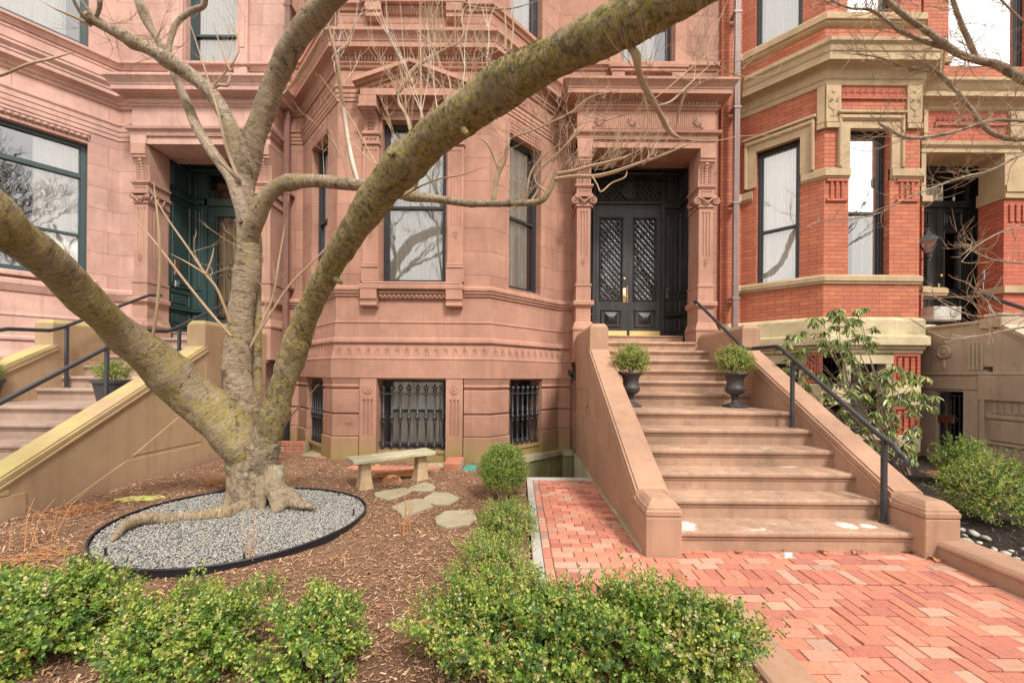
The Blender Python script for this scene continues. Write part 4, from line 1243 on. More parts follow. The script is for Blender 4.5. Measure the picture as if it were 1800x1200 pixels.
    window(Fr(0, YW - .05), 7.85, 9.3, 7.10, 9.4, h, mid=8.65, glass='glass_bright', n=-.1, curt=((0, 1),))
    # porch: lintel, brick pier, black door
    FQ = Fr(0, 6.92)
    e = MB()
    pth = [(7.0, 7.3), (7.0, 6.95), (9.6, 6.95), (9.6, 7.3)]
    e.sweep(pth, [(.0, 5.28), (.04, 5.29), (.04, 5.36), (.08, 5.40), (.09, 5.46), (.0, 5.50)], back=-.4)
    e.sweep(pth, [(.0, 6.02), (.03, 6.05), (.03, 6.10), (.08, 6.14), (.18, 6.17), (.18, 6.25), (.20, 6.28), (.24, 6.35), (.27, 6.38), (.27, 6.43), (.0, 6.50)], back=-.4)
    e.box(FQ, 6.97, 7.05, -.4, .0, 4.5, 5.28); e.box(FQ, 8.42, 8.9, -.4, .0, 4.72, 5.28); e.box(FQ, 8.40, 9.0, -.42, .03, 4.50, 4.60); e.box(FQ, 8.40, 9.0, -.42, .05, 4.60, 4.72)
    e.box(FQ, 8.38, 9.0, -.42, .04, 2.86, 2.98); e.box(FQ, 8.48, 8.74, -.03, .03, 5.52, 6.0); e.box(FQ, 6.98, 7.05, -.4, .03, 5.5, 6.02); e.box(FQ, 6.94, 7.12, -.4, .05, 4.42, 4.52); e.box(FQ, 6.98, 7.11, -.4, .03, 2.86, 2.96)
    part('porch_trim', e, M['cream'], h)
    b = MB(); b.box(FQ, 7.04, 9.6, -.4, -.02, 5.5, 6.02); b.box(FQ, 8.42, 9.0, -.40, -.01, 1.9, 4.5); b.box(FQ, 9.4, 9.6, -.4, -.01, 1.9, 5.28)
    for i in range(14): b.plan(FQ, [(7.22 + i * .09, -.02), (7.305 + i * .09, -.02), (7.26 + i * .09, .012)], 5.86, 5.92)
    b.box(FQ, 7.2, 8.45, -.03, .01, 5.76, 5.82)
    for k in range(3): b.box(FQ, 8.50 + k * .11, 8.57 + k * .11, -.02, .015, 4.1, 4.4)
    part('porch_brick', b, M['brick_dark'], h)
    FD = Fr(0, 7.7)
    r = MB(); r.box(FD, 7.3, 8.90, -.1, .33, 5.26, 5.31); r.box(FD, 8.68, 8.87, -.1, .0, 2.1, 5.26); r.box(FD, 8.87, 8.92, -.1, .33, 2.1, 5.26); r.box(FD, 7.25, 7.42, -.1, .2, 2.1, 5.26)
    r.bev(FD, 7.4, 8.68, -.1, .03, 4.66, 4.79, .01)
    for z in (5.14, 5.20): r.bev(FD, 7.4, 8.87, -.02, .03 + (z - 5.1) * .5, z, z + .055, .01)
    for z0, z1 in ((2.3, 2.7), (2.8, 4.3)): panel(r, FD, 8.72, 8.84, z0, z1, 0, .02, .02, False)
    part('porch_lining', r, M['black_door'], h)
    for a, b2 in ((7.42, 8.055), (8.065, 8.68)):
        m = MB(); g0, g1 = a + .12, b2 - .11
        g0, g1 = a + .15, b2 - .17; m.box(FD, a, g0, -.06, -.01, 2.1, 4.66); m.box(FD, g1, b2, -.06, -.01, 2.1, 4.66); m.box(FD, g0, g1, -.06, -.01, 2.1, 3.10); m.box(FD, g0, g1, -.06, -.01, 4.18, 4.66)
        panel(m, FD, g0 - .03, g1 + .03, 4.30, 4.58, -.01, .03, .03); panel(m, FD, g0 - .02, g1 + .02, 3.07, 4.21, -.01, .02, .025, False); panel(m, FD, g0 - .03, g1 + .03, 2.40, 2.92, -.01, .02, .03)
        d = part('door_leaf', m, M['black_door'], h)
        gl = MB(); gl.box(FD, g0, g1, -.05, -.045, 3.10, 4.18); part('pane', gl, M['glass_dark'], d)
        if a > 8: 
            k = MB(); k.lathe(FD, a + .06, -.01, [(.012, 0), (.012, .03), (.03, .04), (.03, .055), (.015, .065)], 14, 'n', 3.34); k.bev(FD, a + .035, a + .085, -.01, .0, 3.0, 3.2, .003); part('handle', k, M['brass'], d, smooth=True)
    gl = MB(); gl.box(FD, 7.42, 8.68, -.055, -.05, 4.79, 5.14); t_ = part('transom', gl, M['glass_dark'], h)
    nb = MB(); nb.box(FD, 7.80, 8.22, -.045, -.042, 4.80, 5.08); nf = part('number_sign', nb, M['curtain'], h)
    tx = text_mb(FD, '118', 8.06, -.038, 4.95, .17, .002); part('digits', tx, M['brass'], nf)
    rm = MB(); rm.box(FD, 7.4, 8.7, -1.3, -1.25, 2.1, 5.2); rm.box(FD, 7.36, 7.4, -1.3, -.1, 2.1, 5.2); rm.box(FD, 8.7, 8.74, -1.3, -.1, 2.1, 5.2); rm.box(FD, 7.46, 8.74, -1.3, -.1, 5.2, 5.25); part('hallway', rm, M['room_warm'], h)
    pl = MB(); S = Fr(8.75, 7.75, -PI / 2); pl.bev(FQ, 8.43, 8.45, -.2, -.1, 3.4, 3.6, .004)
    # notice plate and mailbox on the right of the door
    FM = Fr(0, 7.25)
    pl = MB(); pl.bev(FM, 8.40, 8.52, 0, .05, 3.16, 3.34, .006); pl.bev(FM, 8.41, 8.51, 0, .03, 2.95, 3.12, .006)
    part('letter_box', pl, M['steel'], h)
    # low painted block beside the porch, with a carved ring
    bl = MB(); bl.bev(Fr(0, 6.75), 7.03, 7.50, -.2, 0, 2.36, 2.59, .01)
    bl.lathe(Fr(0, 6.75), 7.38, 0, [(.08, 0), (.08, .012), (.06, .016), (.055, .006), (.02, .006), (.018, .016)], 22, 'n', 2.49)
    part('carved_block', bl, M['granite'], h)
    return h, (FL, FC)
# ------------------------------------------------------------------ stoops
YS = [3.115, 3.40, 3.66, 3.92, 4.21, 4.50, 5.36, 5.65, 5.94, 6.23, 6.52, 6.81]
RI = .163

def stoop(name, label, dx, mat, stepmat, full=True, cheeks=(True, True), lower=0):
    s = thing(name, label, 'front steps', (dx + 2.18, 3.1, 0))
    FS = Fr(dx, 0)
    base = MB()
    pts = [(-3.25, -1.2)] + [(-(YS[0] + .03), -1.2)]
    poly = [(-7.4, -1.2), (-7.4, 12 * RI - .03)]
    for i in range(11, -1, -1):
        poly.append((-(YS[i] + .03), (i + 1) * RI - .03)); poly.append((-(YS[i] + .03), i * RI - .001))
    poly.append((-(YS[0] + .03), -1.2))
    base.nz(FS, poly, 1.10, 3.25)
    part('step_core', base, M[stepmat], s)
    for i, y in enumerate(YS):
        y1 = YS[i + 1] + .06 if i < 11 else 8.0
        z = (i + 1) * RI
        x0, x1 = 1.235, 3.118
        if i == 11: x0, x1 = 1.25, 3.02
        if i == 0: x1 = 3.13
        m = MB()
        prof = [(-y1, z - .055), (-(y + .03), z - .055), (-(y + .012), z - .05), (-(y + .002), z - .038), (-y, z - .024), (-(y + .003), z - .010), (-(y + .012), z), (-y1, z)]
        m.nz(FS, prof, x0, x1)
        m.box(FS, x0, x1, -(y + .2), -(y + .024), z - RI - .0, z - .056)
        m.nz(FS, [(-(y + .024), z - .058), (-(y + .01), z - .058), (-(y + .014), z - .07), (-(y + .024), z - .08)], x0, x1)
        part('step', m, M[stepmat], s)
    th = MB(); th.nz(FS, [(-8.05, 1.9), (-7.45, 1.9), (-7.45, 2.085), (-7.43, 2.10), (-7.43, 2.12), (-8.05, 2.13)], 1.25, 3.06)
    part('threshold', th, M[stepmat], s)
    for k, (x0, x1) in enumerate(((.99, 1.24), (3.115, 3.36))):
        if not cheeks[k]: continue
        m = MB()
        ya, yb, yc = 3.04, 5.55, 6.9
        yk = 3.36                                        # where the slope starts
        zl, zt = .42, 1.745
        yp = 5.60
        body = [(-ya, -.25), (-ya, zl - .07), (-yk, zl - .03), (-yp, zt - .05), (-yc, zt - .05), (-yc, -.25)]
        m.nz(FS, body, x0, x1)
        lo = [(-3.6, -1.2), (-3.6, -.2), (-yc, -.2), (-yc, -1.2)]
        # coping with its mouldings
        def band(o, a, b, e=.0):
            m.nz(FS, [(-(ya - e), zl - a), (-(yk), zl - a + .035), (-yp, zt - a + .015), (-yp, zt - b + .015), (-(yk), zl - b + .035), (-(ya - e), zl - b)], x0 - o, x1 + o)
        m.nz(FS, [(-(yk - .05), zl - .08), (-yp, zt - .08), (-yp, zt - .055), (-(yk - .05), zl - .055)], x0 - .022, x1 + .022)
        m.nz(FS, [(-(yk - .05), zl - .05), (-yp, zt - .05), (-yp, zt), (-(yk - .05), zl)], x0 - .012, x1 + .012)
        m.nz(FS, [(-(yk - .05), zl - .004), (-yp, zt - .004), (-yp, zt + .022), (-(yk - .05), zl + .018)], x0 + .008, x1 - .008)
        # lower pier
        m.bev(Fr(dx, ya), x0 - .012, x1 + .012, -.50, .012, -.25, .30, .006)
        vs = []
        for (o, z, yy) in ((-.004, .298, 0), (.014, .310, 0), (.014, .345, 0), (.004, .352, 0), (.004, .368, 0), (-.004, .372, 0), (-.02, .395, .02), (-.05, .425, .06)):
            vs.append([(dx + x0 - o, ya - o + yy * 0, z), (dx + x1 + o, ya - o, z), (dx + x1 + o, 3.42, z), (dx + x0 - o, 3.42, z)])
        allv = [q for r_ in vs for q in r_]
        fs = [(i * 4 + j, i * 4 + (j + 1) % 4, i * 4 + 4 + (j + 1) % 4, i * 4 + 4 + j) for i in range(len(vs) - 1) for j in range(4)] + [(0, 3, 2, 1), tuple(range(len(allv) - 4, len(allv)))]
        m.add(allv, fs)
        # upper pier, running back to the porch
        m.box(Fr(dx, 0), x0 - .004, x1 + .004, -7.0, -yb, 1.55, 2.03)
        vs = []
        for (o, z) in ((-.004, 2.03), (-.006, 2.05), (-.03, 2.085), (-.04, 2.10)):
            vs += [(dx + x0 - o, yb - o, z), (dx + x1 + o, yb - o, z), (dx + x1 + o, 7.0, z), (dx + x0 - o, 7.0, z)]
        m.add(vs, [(i * 4 + j, i * 4 + (j + 1) % 4, i * 4 + 4 + (j + 1) % 4, i * 4 + 4 + j) for i in range(3) for j in range(4)] + [(0, 3, 2, 1), (12, 13, 14, 15)])
        # sunk panels on the outer side
        xo = x0 if k == 0 else x1
        sg = -1 if k == 0 else 1
        n0, n1 = (x0 - .007, x0 + .01) if k == 0 else (x1 - .01, x1 + .007)
        def side(pts):
            m.nz(FS, [(-y_, z_) for y_, z_ in pts], n0, n1)
        side([(3.55, -.05), (4.6, .0), (5.5, .0), (5.5, .38), (4.45, .38), (3.62, -.02)])
        side([(4.52, .42), (5.5, .42), (5.5, .80), (5.13, .80)])
        side([(5.18, .84), (5.5, .84), (5.5, 1.06)])
        side([(5.56, 1.16), (6.88, 1.16), (6.88, 1.62), (5.56, 1.62)])
        side([(5.56, .82), (5.9, .82), (5.9, 1.12), (5.56, 1.12)])
        m.lathe(Fr(dx + xo, 5.73, PI / 2 * (1 if k else -1)), 0, .012, [(.07, 0), (.07, .01), (.055, .016), (.045, .006)], 20, 'n', .97)
        if k == 0: 
            m.nz(FS, [(-5.9, -.2), (-5.9, .8), (-6.88, .8), (-6.88, -.2)], x0 - .006, x0 + .01)
        part('cheek_wall', m, M[mat], s, bevel=.004)
    return s

def stone_foot(dx):
    m = MB()
    random.seed(3)
    y = 3.10
    while y < 6.9:
        l = random.uniform(.4, .7)
        m.bev(Fr(0, 0), .96 + dx, 1.1 + dx, -(y + l - .01), -y, -1.2, .02 + random.uniform(-.01, .01), .006)
        y += l
    return m

def polyrail(name, label, group, posts, path, foot, r=.019, curl=True, knob=False, curlpt=None):
    b = posts[0]
    t = thing(name, label, 'handrail', (b[0], b[1], b[2]), group)
    m = MB()
    m.tube(path, r, 10, uvs=False)
    # rounded flat cap strip on top gives the moulded section
    m.tube([(x, y, z - r * 1.05) for x, y, z in path], r * .62, 6, uvs=False)
    part('top_rail', m, M['rail'], t, smooth=True)
    if curl:
        e = Vector(path[-1]); pts = []
        for i in range(22):
            a = PI / 2 - i / 21 * 2 * PI * 1.12
            q = .062 * (1 - .55 * i / 21)
            pts.append((e.x, e.y - .0 - q * cos(a), e.z - .062 + q * sin(a)))
        c = MB(); c.tube(pts, [r * (1 - .35 * i / 21) for i in range(22)], 8, uvs=False); part('scroll', c, M['rail'], t, smooth=True)
    for p in posts:
        k = MB(); k.xyz(p[0] - .016, p[0] + .016, p[1] - .016, p[1] + .016, p[2], p[3]); k.lathe(Fr(p[0], p[1]), 0, 0, [(.035, 0), (.032, .012), (.02, .016)], 12, 'z', p[2])
        part('post', k, M['rail'], t)
    return t

# ------------------------------------------------------------------ foliage
def leafmesh(name, pos, dirs, ups, size, cols, width=.5, fold=.25, drop=None):
    """n leaves: base, axis, up vector, length, colour; each two folded quads (pointed ovals)"""
    n = len(pos)
    d = dirs / np.linalg.norm(dirs, axis=1, keepdims=True)
    s = np.cross(d, ups); s /= np.linalg.norm(s, axis=1, keepdims=True) + 1e-9
    u = np.cross(s, d)
    L = size[:, None]; W_ = L * width * .5
    b = pos; tip = pos + d * L; m1 = pos + d * L * .32; m2 = pos + d * L * .72
    f = W_ * fold
    v = np.stack([b, m1 + s * W_ + u * f, m2 + s * W_ * .82 + u * f, tip, m2 - s * W_ * .82 + u * f, m1 - s * W_ + u * f], 1).reshape(-1, 3)
    base = np.arange(n)[:, None] * 6
    q = np.concatenate([base + np.array([[0, 1, 2, 3]]), base + np.array([[0, 3, 4, 5]])], 1).reshape(-1)
    return npmesh(name, v, q, 4, np.repeat(cols, 2, axis=0), smooth=False)

def npmesh(name, v, loops, per, facecols, smooth=False):
    me = D.meshes.new(name)
    nf = len(loops) // per
    me.vertices.add(len(v)); me.vertices.foreach_set('co', np.asarray(v, np.float32).ravel())
    me.loops.add(len(loops)); me.loops.foreach_set('vertex_index', np.asarray(loops, np.int32))
    me.polygons.add(nf)
    me.polygons.foreach_set('loop_start', np.arange(0, nf * per, per, dtype=np.int32))
    if facecols is not None:
        a = me.color_attributes.new('Col', 'FLOAT_COLOR', 'CORNER')
        c = np.concatenate([facecols, np.ones((nf, 1))], 1)
        a.data.foreach_set('color', np.repeat(c, per, axis=0).astype(np.float32).ravel())
    me.update(calc_edges=True)
    me.polygons.foreach_set('use_smooth', np.full(nf, smooth))
    me.validate()
    return me

GR = np.array([(.13, .245, .03), (.17, .29, .04), (.24, .33, .05), (.085, .17, .03), (.34, .40, .07), (.10, .18, .05)])
YL = np.array([(.42, .40, .09), (.48, .43, .15), (.36, .38, .08), (.55, .47, .25)])
LIME = np.array([(.26, .34, .06), (.38, .42, .09), (.46, .44, .13)])
OR = np.array([(.30, .15, .05), (.38, .22, .08)])

def shrub(name, label, cat, c, rad, nsp, leaf=.016, group=None, yellow=.08, orange=.0, seed=0, lumps=.22, flat=0, stem=.5, topy=0.0, branches=10, box=False, parent=None, shoots=.0):
    """small leaved evergreen: sprigs of paired leaves set through a lumpy crown, on woody stems"""
    rg = np.random.default_rng(seed + 100)
    c = np.array(c, float); rad = np.array(rad, float)
    ph = rg.uniform(0, 6.28, (6, 3)); fq = rg.uniform(1.5, 4.5, (6, 3))
    d = rg.normal(size=(nsp, 3)); d /= np.linalg.norm(d, axis=1, keepdims=True)
    d[:, 2] = np.where(d[:, 2] < -.8, -d[:, 2], d[:, 2])
    if box:
        p_ = 2.7
        k = (np.abs(d[:, 0]) ** p_ + np.abs(d[:, 1]) ** p_ + np.abs(d[:, 2]) ** p_) ** (-1 / p_)
    else: k = np.ones(nsp)
    lum = sum(np.sin(d @ fq[i] * 1.6 + ph[i, 0]) for i in range(6)) / 6 * 1.8
    r = (rg.uniform(0, 1, nsp) ** .38) * .92 * (1 + lumps * lum) * k
    r *= np.where(rg.uniform(size=nsp) < shoots, rg.uniform(1.05, 1.35, nsp), 1)
    pos = c + d * rad * r[:, None]
    gz = gh(pos[:, 0], pos[:, 1])
    ok = pos[:, 2] > gz + .02
    pos, d, r = pos[ok], d[ok], r[ok]
    n = len(pos)
    axis = d * .9 + rg.normal(size=(n, 3)) * .45 + np.array([0, 0, .45])
    axis /= np.linalg.norm(axis, axis=1, keepdims=True)
    per = 10
    deadn = rg.uniform(size=n) < .015
    sl = rg.uniform(.045, .095, n) * (leaf / .016) ** .8
    t = np.linspace(.0, 1, per)
    B = (pos[:, None, :] - axis[:, None, :] * sl[:, None, None] * .5 + axis[:, None, :] * sl[:, None, None] * t[None, :, None]).reshape(-1, 3)
    side = np.cross(axis, rg.normal(size=(n, 3))); side /= np.linalg.norm(side, axis=1, keepdims=True)
    side2 = np.cross(axis, side)
    sg = np.where(np.arange(per) % 2 == 0, 1, -1)
    quarter = (np.arange(per) // 2) % 2
    SD = (np.where(quarter[None, :, None] == 0, side[:, None, :], side2[:, None, :]) * sg[None, :, None])
    dirs = (SD * .9 + axis[:, None, :] * (.45 + .5 * t[None, :, None]) + rg.normal(size=(n, per, 3)) * .22).reshape(-1, 3)
    ups = np.repeat(axis[:, None, :], per, 1).reshape(-1, 3) + rg.normal(size=(n * per, 3)) * .25
    size = (leaf * rg.uniform(.7, 1.25, (n, per)) * (1 - .3 * t[None, :])).reshape(-1)
    gi = rg.integers(0, len(GR), n); cl = GR[gi][:, None, :] * rg.uniform(.75, 1.25, (n, per, 1))
    yprob = yellow + topy * np.clip((pos[:, 2] - c[2]) / rad[2], 0, 1)
    isy = rg.uniform(size=n) < yprob
    cl[isy] = YL[rg.integers(0, len(YL), isy.sum())][:, None, :] * rg.uniform(.7, 1.15, (isy.sum(), per, 1))
    iso = rg.uniform(size=n) < orange
    cl[iso] = OR[rg.integers(0, 2, iso.sum())][:, None, :]
    tipy = rg.uniform(size=(n, per)) < (yellow * .35 + .28 * (t[None, :] > .7))
    cl[tipy] = LIME[rg.integers(0, 3, tipy.sum())]
    cols = cl.reshape(-1, 3)
    cols[np.repeat(deadn, per)] = (.34, .20, .09)
    kf = rg.uniform(size=len(B)) < .93
    base = (c[0], c[1], float(gh(c[0], c[1])) if c[2] < .7 else c[2] - rad[2] * .8)
    if parent is None: o = thing(name, label, cat, base, group)
    else: o = parent
    me = leafmesh('foliage', B[kf], dirs[kf], ups[kf], size[kf], cols[kf], .62)
    me.materials.append(M['leaf'])
    part('foliage', me, None, o)
    st = MB(); rr = random.Random(seed)
    bot = Vector((c[0], c[1], max(base[2] - .03, c[2] - rad[2] * 1.15) if parent else base[2] - .03))
    for i in range(branches):
        a = rr.uniform(0, 6.28); q = rr.uniform(.4, .95)
        e = Vector((c[0] + cos(a) * rad[0] * q, c[1] + sin(a) * rad[1] * q, c[2] + rad[2] * rr.uniform(-.2, .8) * (1.1 - q * .5)))
        b0 = bot + Vector((rr.uniform(-.03, .03), rr.uniform(-.03, .03), 0))
        m1 = b0.lerp(e, .45) + Vector((rr.uniform(-.03, .03), rr.uniform(-.03, .03), .04))
        st.tube([b0, m1, e], [.007 * stem * 2, .004 * stem * 2, .002], 5, uvs=False)
        for j in range(5):
            s0 = m1.lerp(e, rr.random()); s1 = s0 + Vector((rr.uniform(-1, 1), rr.uniform(-1, 1), rr.uniform(.1, 1))).normalized() * rad[0] * .5
            st.tube([s0, s1], [.003, .0012], 4, uvs=False)
    part('stems', st, M['twig'], o)
    return o

def gh(x, y):
    """height of the garden's mulch"""
    t = np.clip((-np.asarray(x, float) - 1.6) / 2.6, 0, 1)
    return .01 + .10 * t * t * (3 - 2 * t)
# ------------------------------------------------------------------ build: ground and paving
PX0, PX1, PY0, PY1 = -.10, .985, 5.30, 7.36          # sunken area beside the steps
def ground():
    m = MB()
    z = -.035
    B = 400
    for x0, x1, y0, y1 in ((-B, PX0, -B, B), (PX1, B, -B, B), (PX0, PX1, -B, PY0), (PX0, PX1, PY1, B)):
        m.add([(x0, y0, z), (x1, y0, z), (x1, y1, z), (x0, y1, z)], [(0, 1, 2, 3)])
    k = NT('street_ground')
    p = k.pos()
    k.col(k.mix(k.ramp(k.noise(p, .6, 6), .35, .7), (.10, .085, .06), (.16, .14, .10))); k.rough(.95)
    struct('ground', m, k.m)
ground()

def mulch_material(name, a, b, c):
    k = NT(name)
    p = k.pos()
    n1 = k.noise(k.pos((1, 1.6, 1)), 38, 7, .75, .6); n2 = k.noise(p, 3.2, 5, .6); n3 = k.noise(k.pos((1.8, 1, 1)), 110, 5, .75)
    col = k.mix(k.ramp(n1, .35, .68), a, b)
    col = k.mix(k.math('MULTIPLY', k.ramp(n3, .52, .7), .6), col, c)
    col = k.mix(k.math('MULTIPLY', k.ramp(n2, .4, .7), .45), col, dk(a, .7))
    k.col(col); k.rough(.95); k.b.inputs['Specular IOR Level'].default_value = .15
    k.normal(k.bump(n3, .01, .8, k.bump(n1, .02, .8)))
    return k.m
M['mulch'] = mulch_material('bark_mulch', (.14, .075, .045), (.34, .195, .12), (.50, .34, .22))
M['mulch_dark'] = mulch_material('dark_mulch', (.022, .017, .015), (.065, .05, .042), (.13, .10, .085))

def bed_grid(name, x0, x1, y0, y1, mat, zf, step=.05, hole=None, label=None):
    nx, ny = int((x1 - x0) / step), int((y1 - y0) / step)
    xs = np.linspace(x0, x1, nx + 1); ys = np.linspace(y0, y1, ny + 1)
    X, Y = np.meshgrid(xs, ys)
    Z = zf(X, Y)
    v = np.stack([X, Y, Z], -1).reshape(-1, 3)
    i, j = np.meshgrid(np.arange(nx), np.arange(ny))
    a = (j * (nx + 1) + i)
    q = np.stack([a, a + 1, a + nx + 2, a + nx + 1], -1).reshape(-1, 4)
    if hole is not None:
        cx = X[:-1, :-1].ravel() + step / 2; cy = Y[:-1, :-1].ravel() + step / 2
        q = q[~hole(cx, cy)]
    me = npmesh(name, v, q.ravel(), 4, None, True)
    me.materials.append(M[mat])
    return struct(name, me, None)
def zf_left(X, Y):
    b = .012 * np.sin(5.1 * X + 1.7 * Y) * np.sin(4.3 * Y - X) + .006 * np.sin(17 * X + 3) * np.sin(15 * Y)
    return gh(X, Y) + b
def hole_left(x, y): return ((x > PX0 - .02) & (y > PY0 - .02)) | ((x > .10) & (y > 2.42)) | ((x > -4.0) & (y > 6.15) & (x < .4) & ((y > 6.2) | (x > -.2)))
bed_grid('garden_bed', -4.32, 1.10, .25, 7.35, 'mulch', zf_left, .05, hole_left)
bed_grid('planting_bed', 3.40, 7.02, .6, 7.35, 'mulch_dark', lambda X, Y: .03 + .008 * np.sin(6 * X) * np.sin(5 * Y), .06, lambda x, y: y > 6.6 + np.abs(x - 5.7) * .5)

def scatter_ok(x, y):
    ok = (x > -4.3) & (x < 1.08) & ~hole_left(x, y) & (y < 6.2 + np.clip((-2.9 - x), 0, 1.1))
    ok &= ((x + 2.42) ** 2 + (y - 3.55) ** 2) > .96 ** 2
    return ok
def chips(name, n, lo, hi, okf, zf, pal, ln=(.012, .045), wd=.28, seed=1, dense=None, z0=.006):
    rg = np.random.default_rng(seed)
    x = rg.uniform(lo[0], hi[0], n * 4); y = rg.uniform(lo[1], hi[1], n * 4)
    keep = okf(x, y)
    if dense: keep &= rg.uniform(size=len(x)) < dense(x, y)
    x, y = x[keep][:n], y[keep][:n]; n = len(x)
    L = rg.uniform(ln[0], ln[1], n) ; L = L * rg.choice([.6, 1, 1.5], n, p=[.5, .4, .1])
    w_ = L * rg.uniform(.14, wd, n); th = w_ * .35
    a = rg.uniform(0, 6.28, n); t = rg.normal(0, .25, n)
    d = np.stack([np.cos(a) * np.cos(t), np.sin(a) * np.cos(t), np.sin(t)], 1)
    s = np.stack([-np.sin(a), np.cos(a), rg.normal(0, .25, n)], 1)
    u = np.cross(d, s)
    c = np.stack([x, y, zf(x, y) + z0 + rg.uniform(0, .008, n)], 1)
    e = []
    for i, j, k_ in ((-1, -1, 0), (1, -.6, 0), (1, .6, 0), (-1, 1, 0), (-.9, -.8, 1), (.85, -.5, 1), (.9, .4, 1), (-.85, .9, 1)):
        e.append(c + d * (L * i / 2)[:, None] + s * (w_ * j / 2)[:, None] + u * (th * k_)[:, None])
    v = np.stack(e, 1).reshape(-1, 3)
    q = np.array([[4, 5, 6, 7], [0, 1, 5, 4], [1, 2, 6, 5], [2, 3, 7, 6], [3, 0, 4, 7]])
    loops = (np.arange(n)[:, None, None] * 8 + q[None]).reshape(-1)
    pal = np.array(pal)
    cols = pal[rg.integers(0, len(pal), n)] * rg.uniform(.6, 1.3, (n, 1))
    me = npmesh(name, v, loops, 4, np.repeat(cols, 5, axis=0))
    me.materials.append(M['chip'])
    return struct(name, me, None, 'stuff')
BR = [(.36, .205, .12), (.26, .135, .08), (.48, .30, .19), (.15, .075, .045), (.42, .24, .14), (.60, .43, .29), (.30, .165, .10)]
chips('wood_chips', 75000, (-4.3, .5), (1.1, 7.2), scatter_ok, zf_left, BR, (.011, .034), dense=lambda x, y: np.clip(2.3 / y, .12, 1))
chips('dark_wood_chips', 9000, (3.42, 1.5), (6.9, 6.6), lambda x, y: (x > 3.43) & (y < 6.5), lambda x, y: .034 + 0 * x,
      [(.05, .035, .028), (.09, .065, .05), (.03, .024, .02), (.14, .10, .08)], (.015, .045), seed=4)

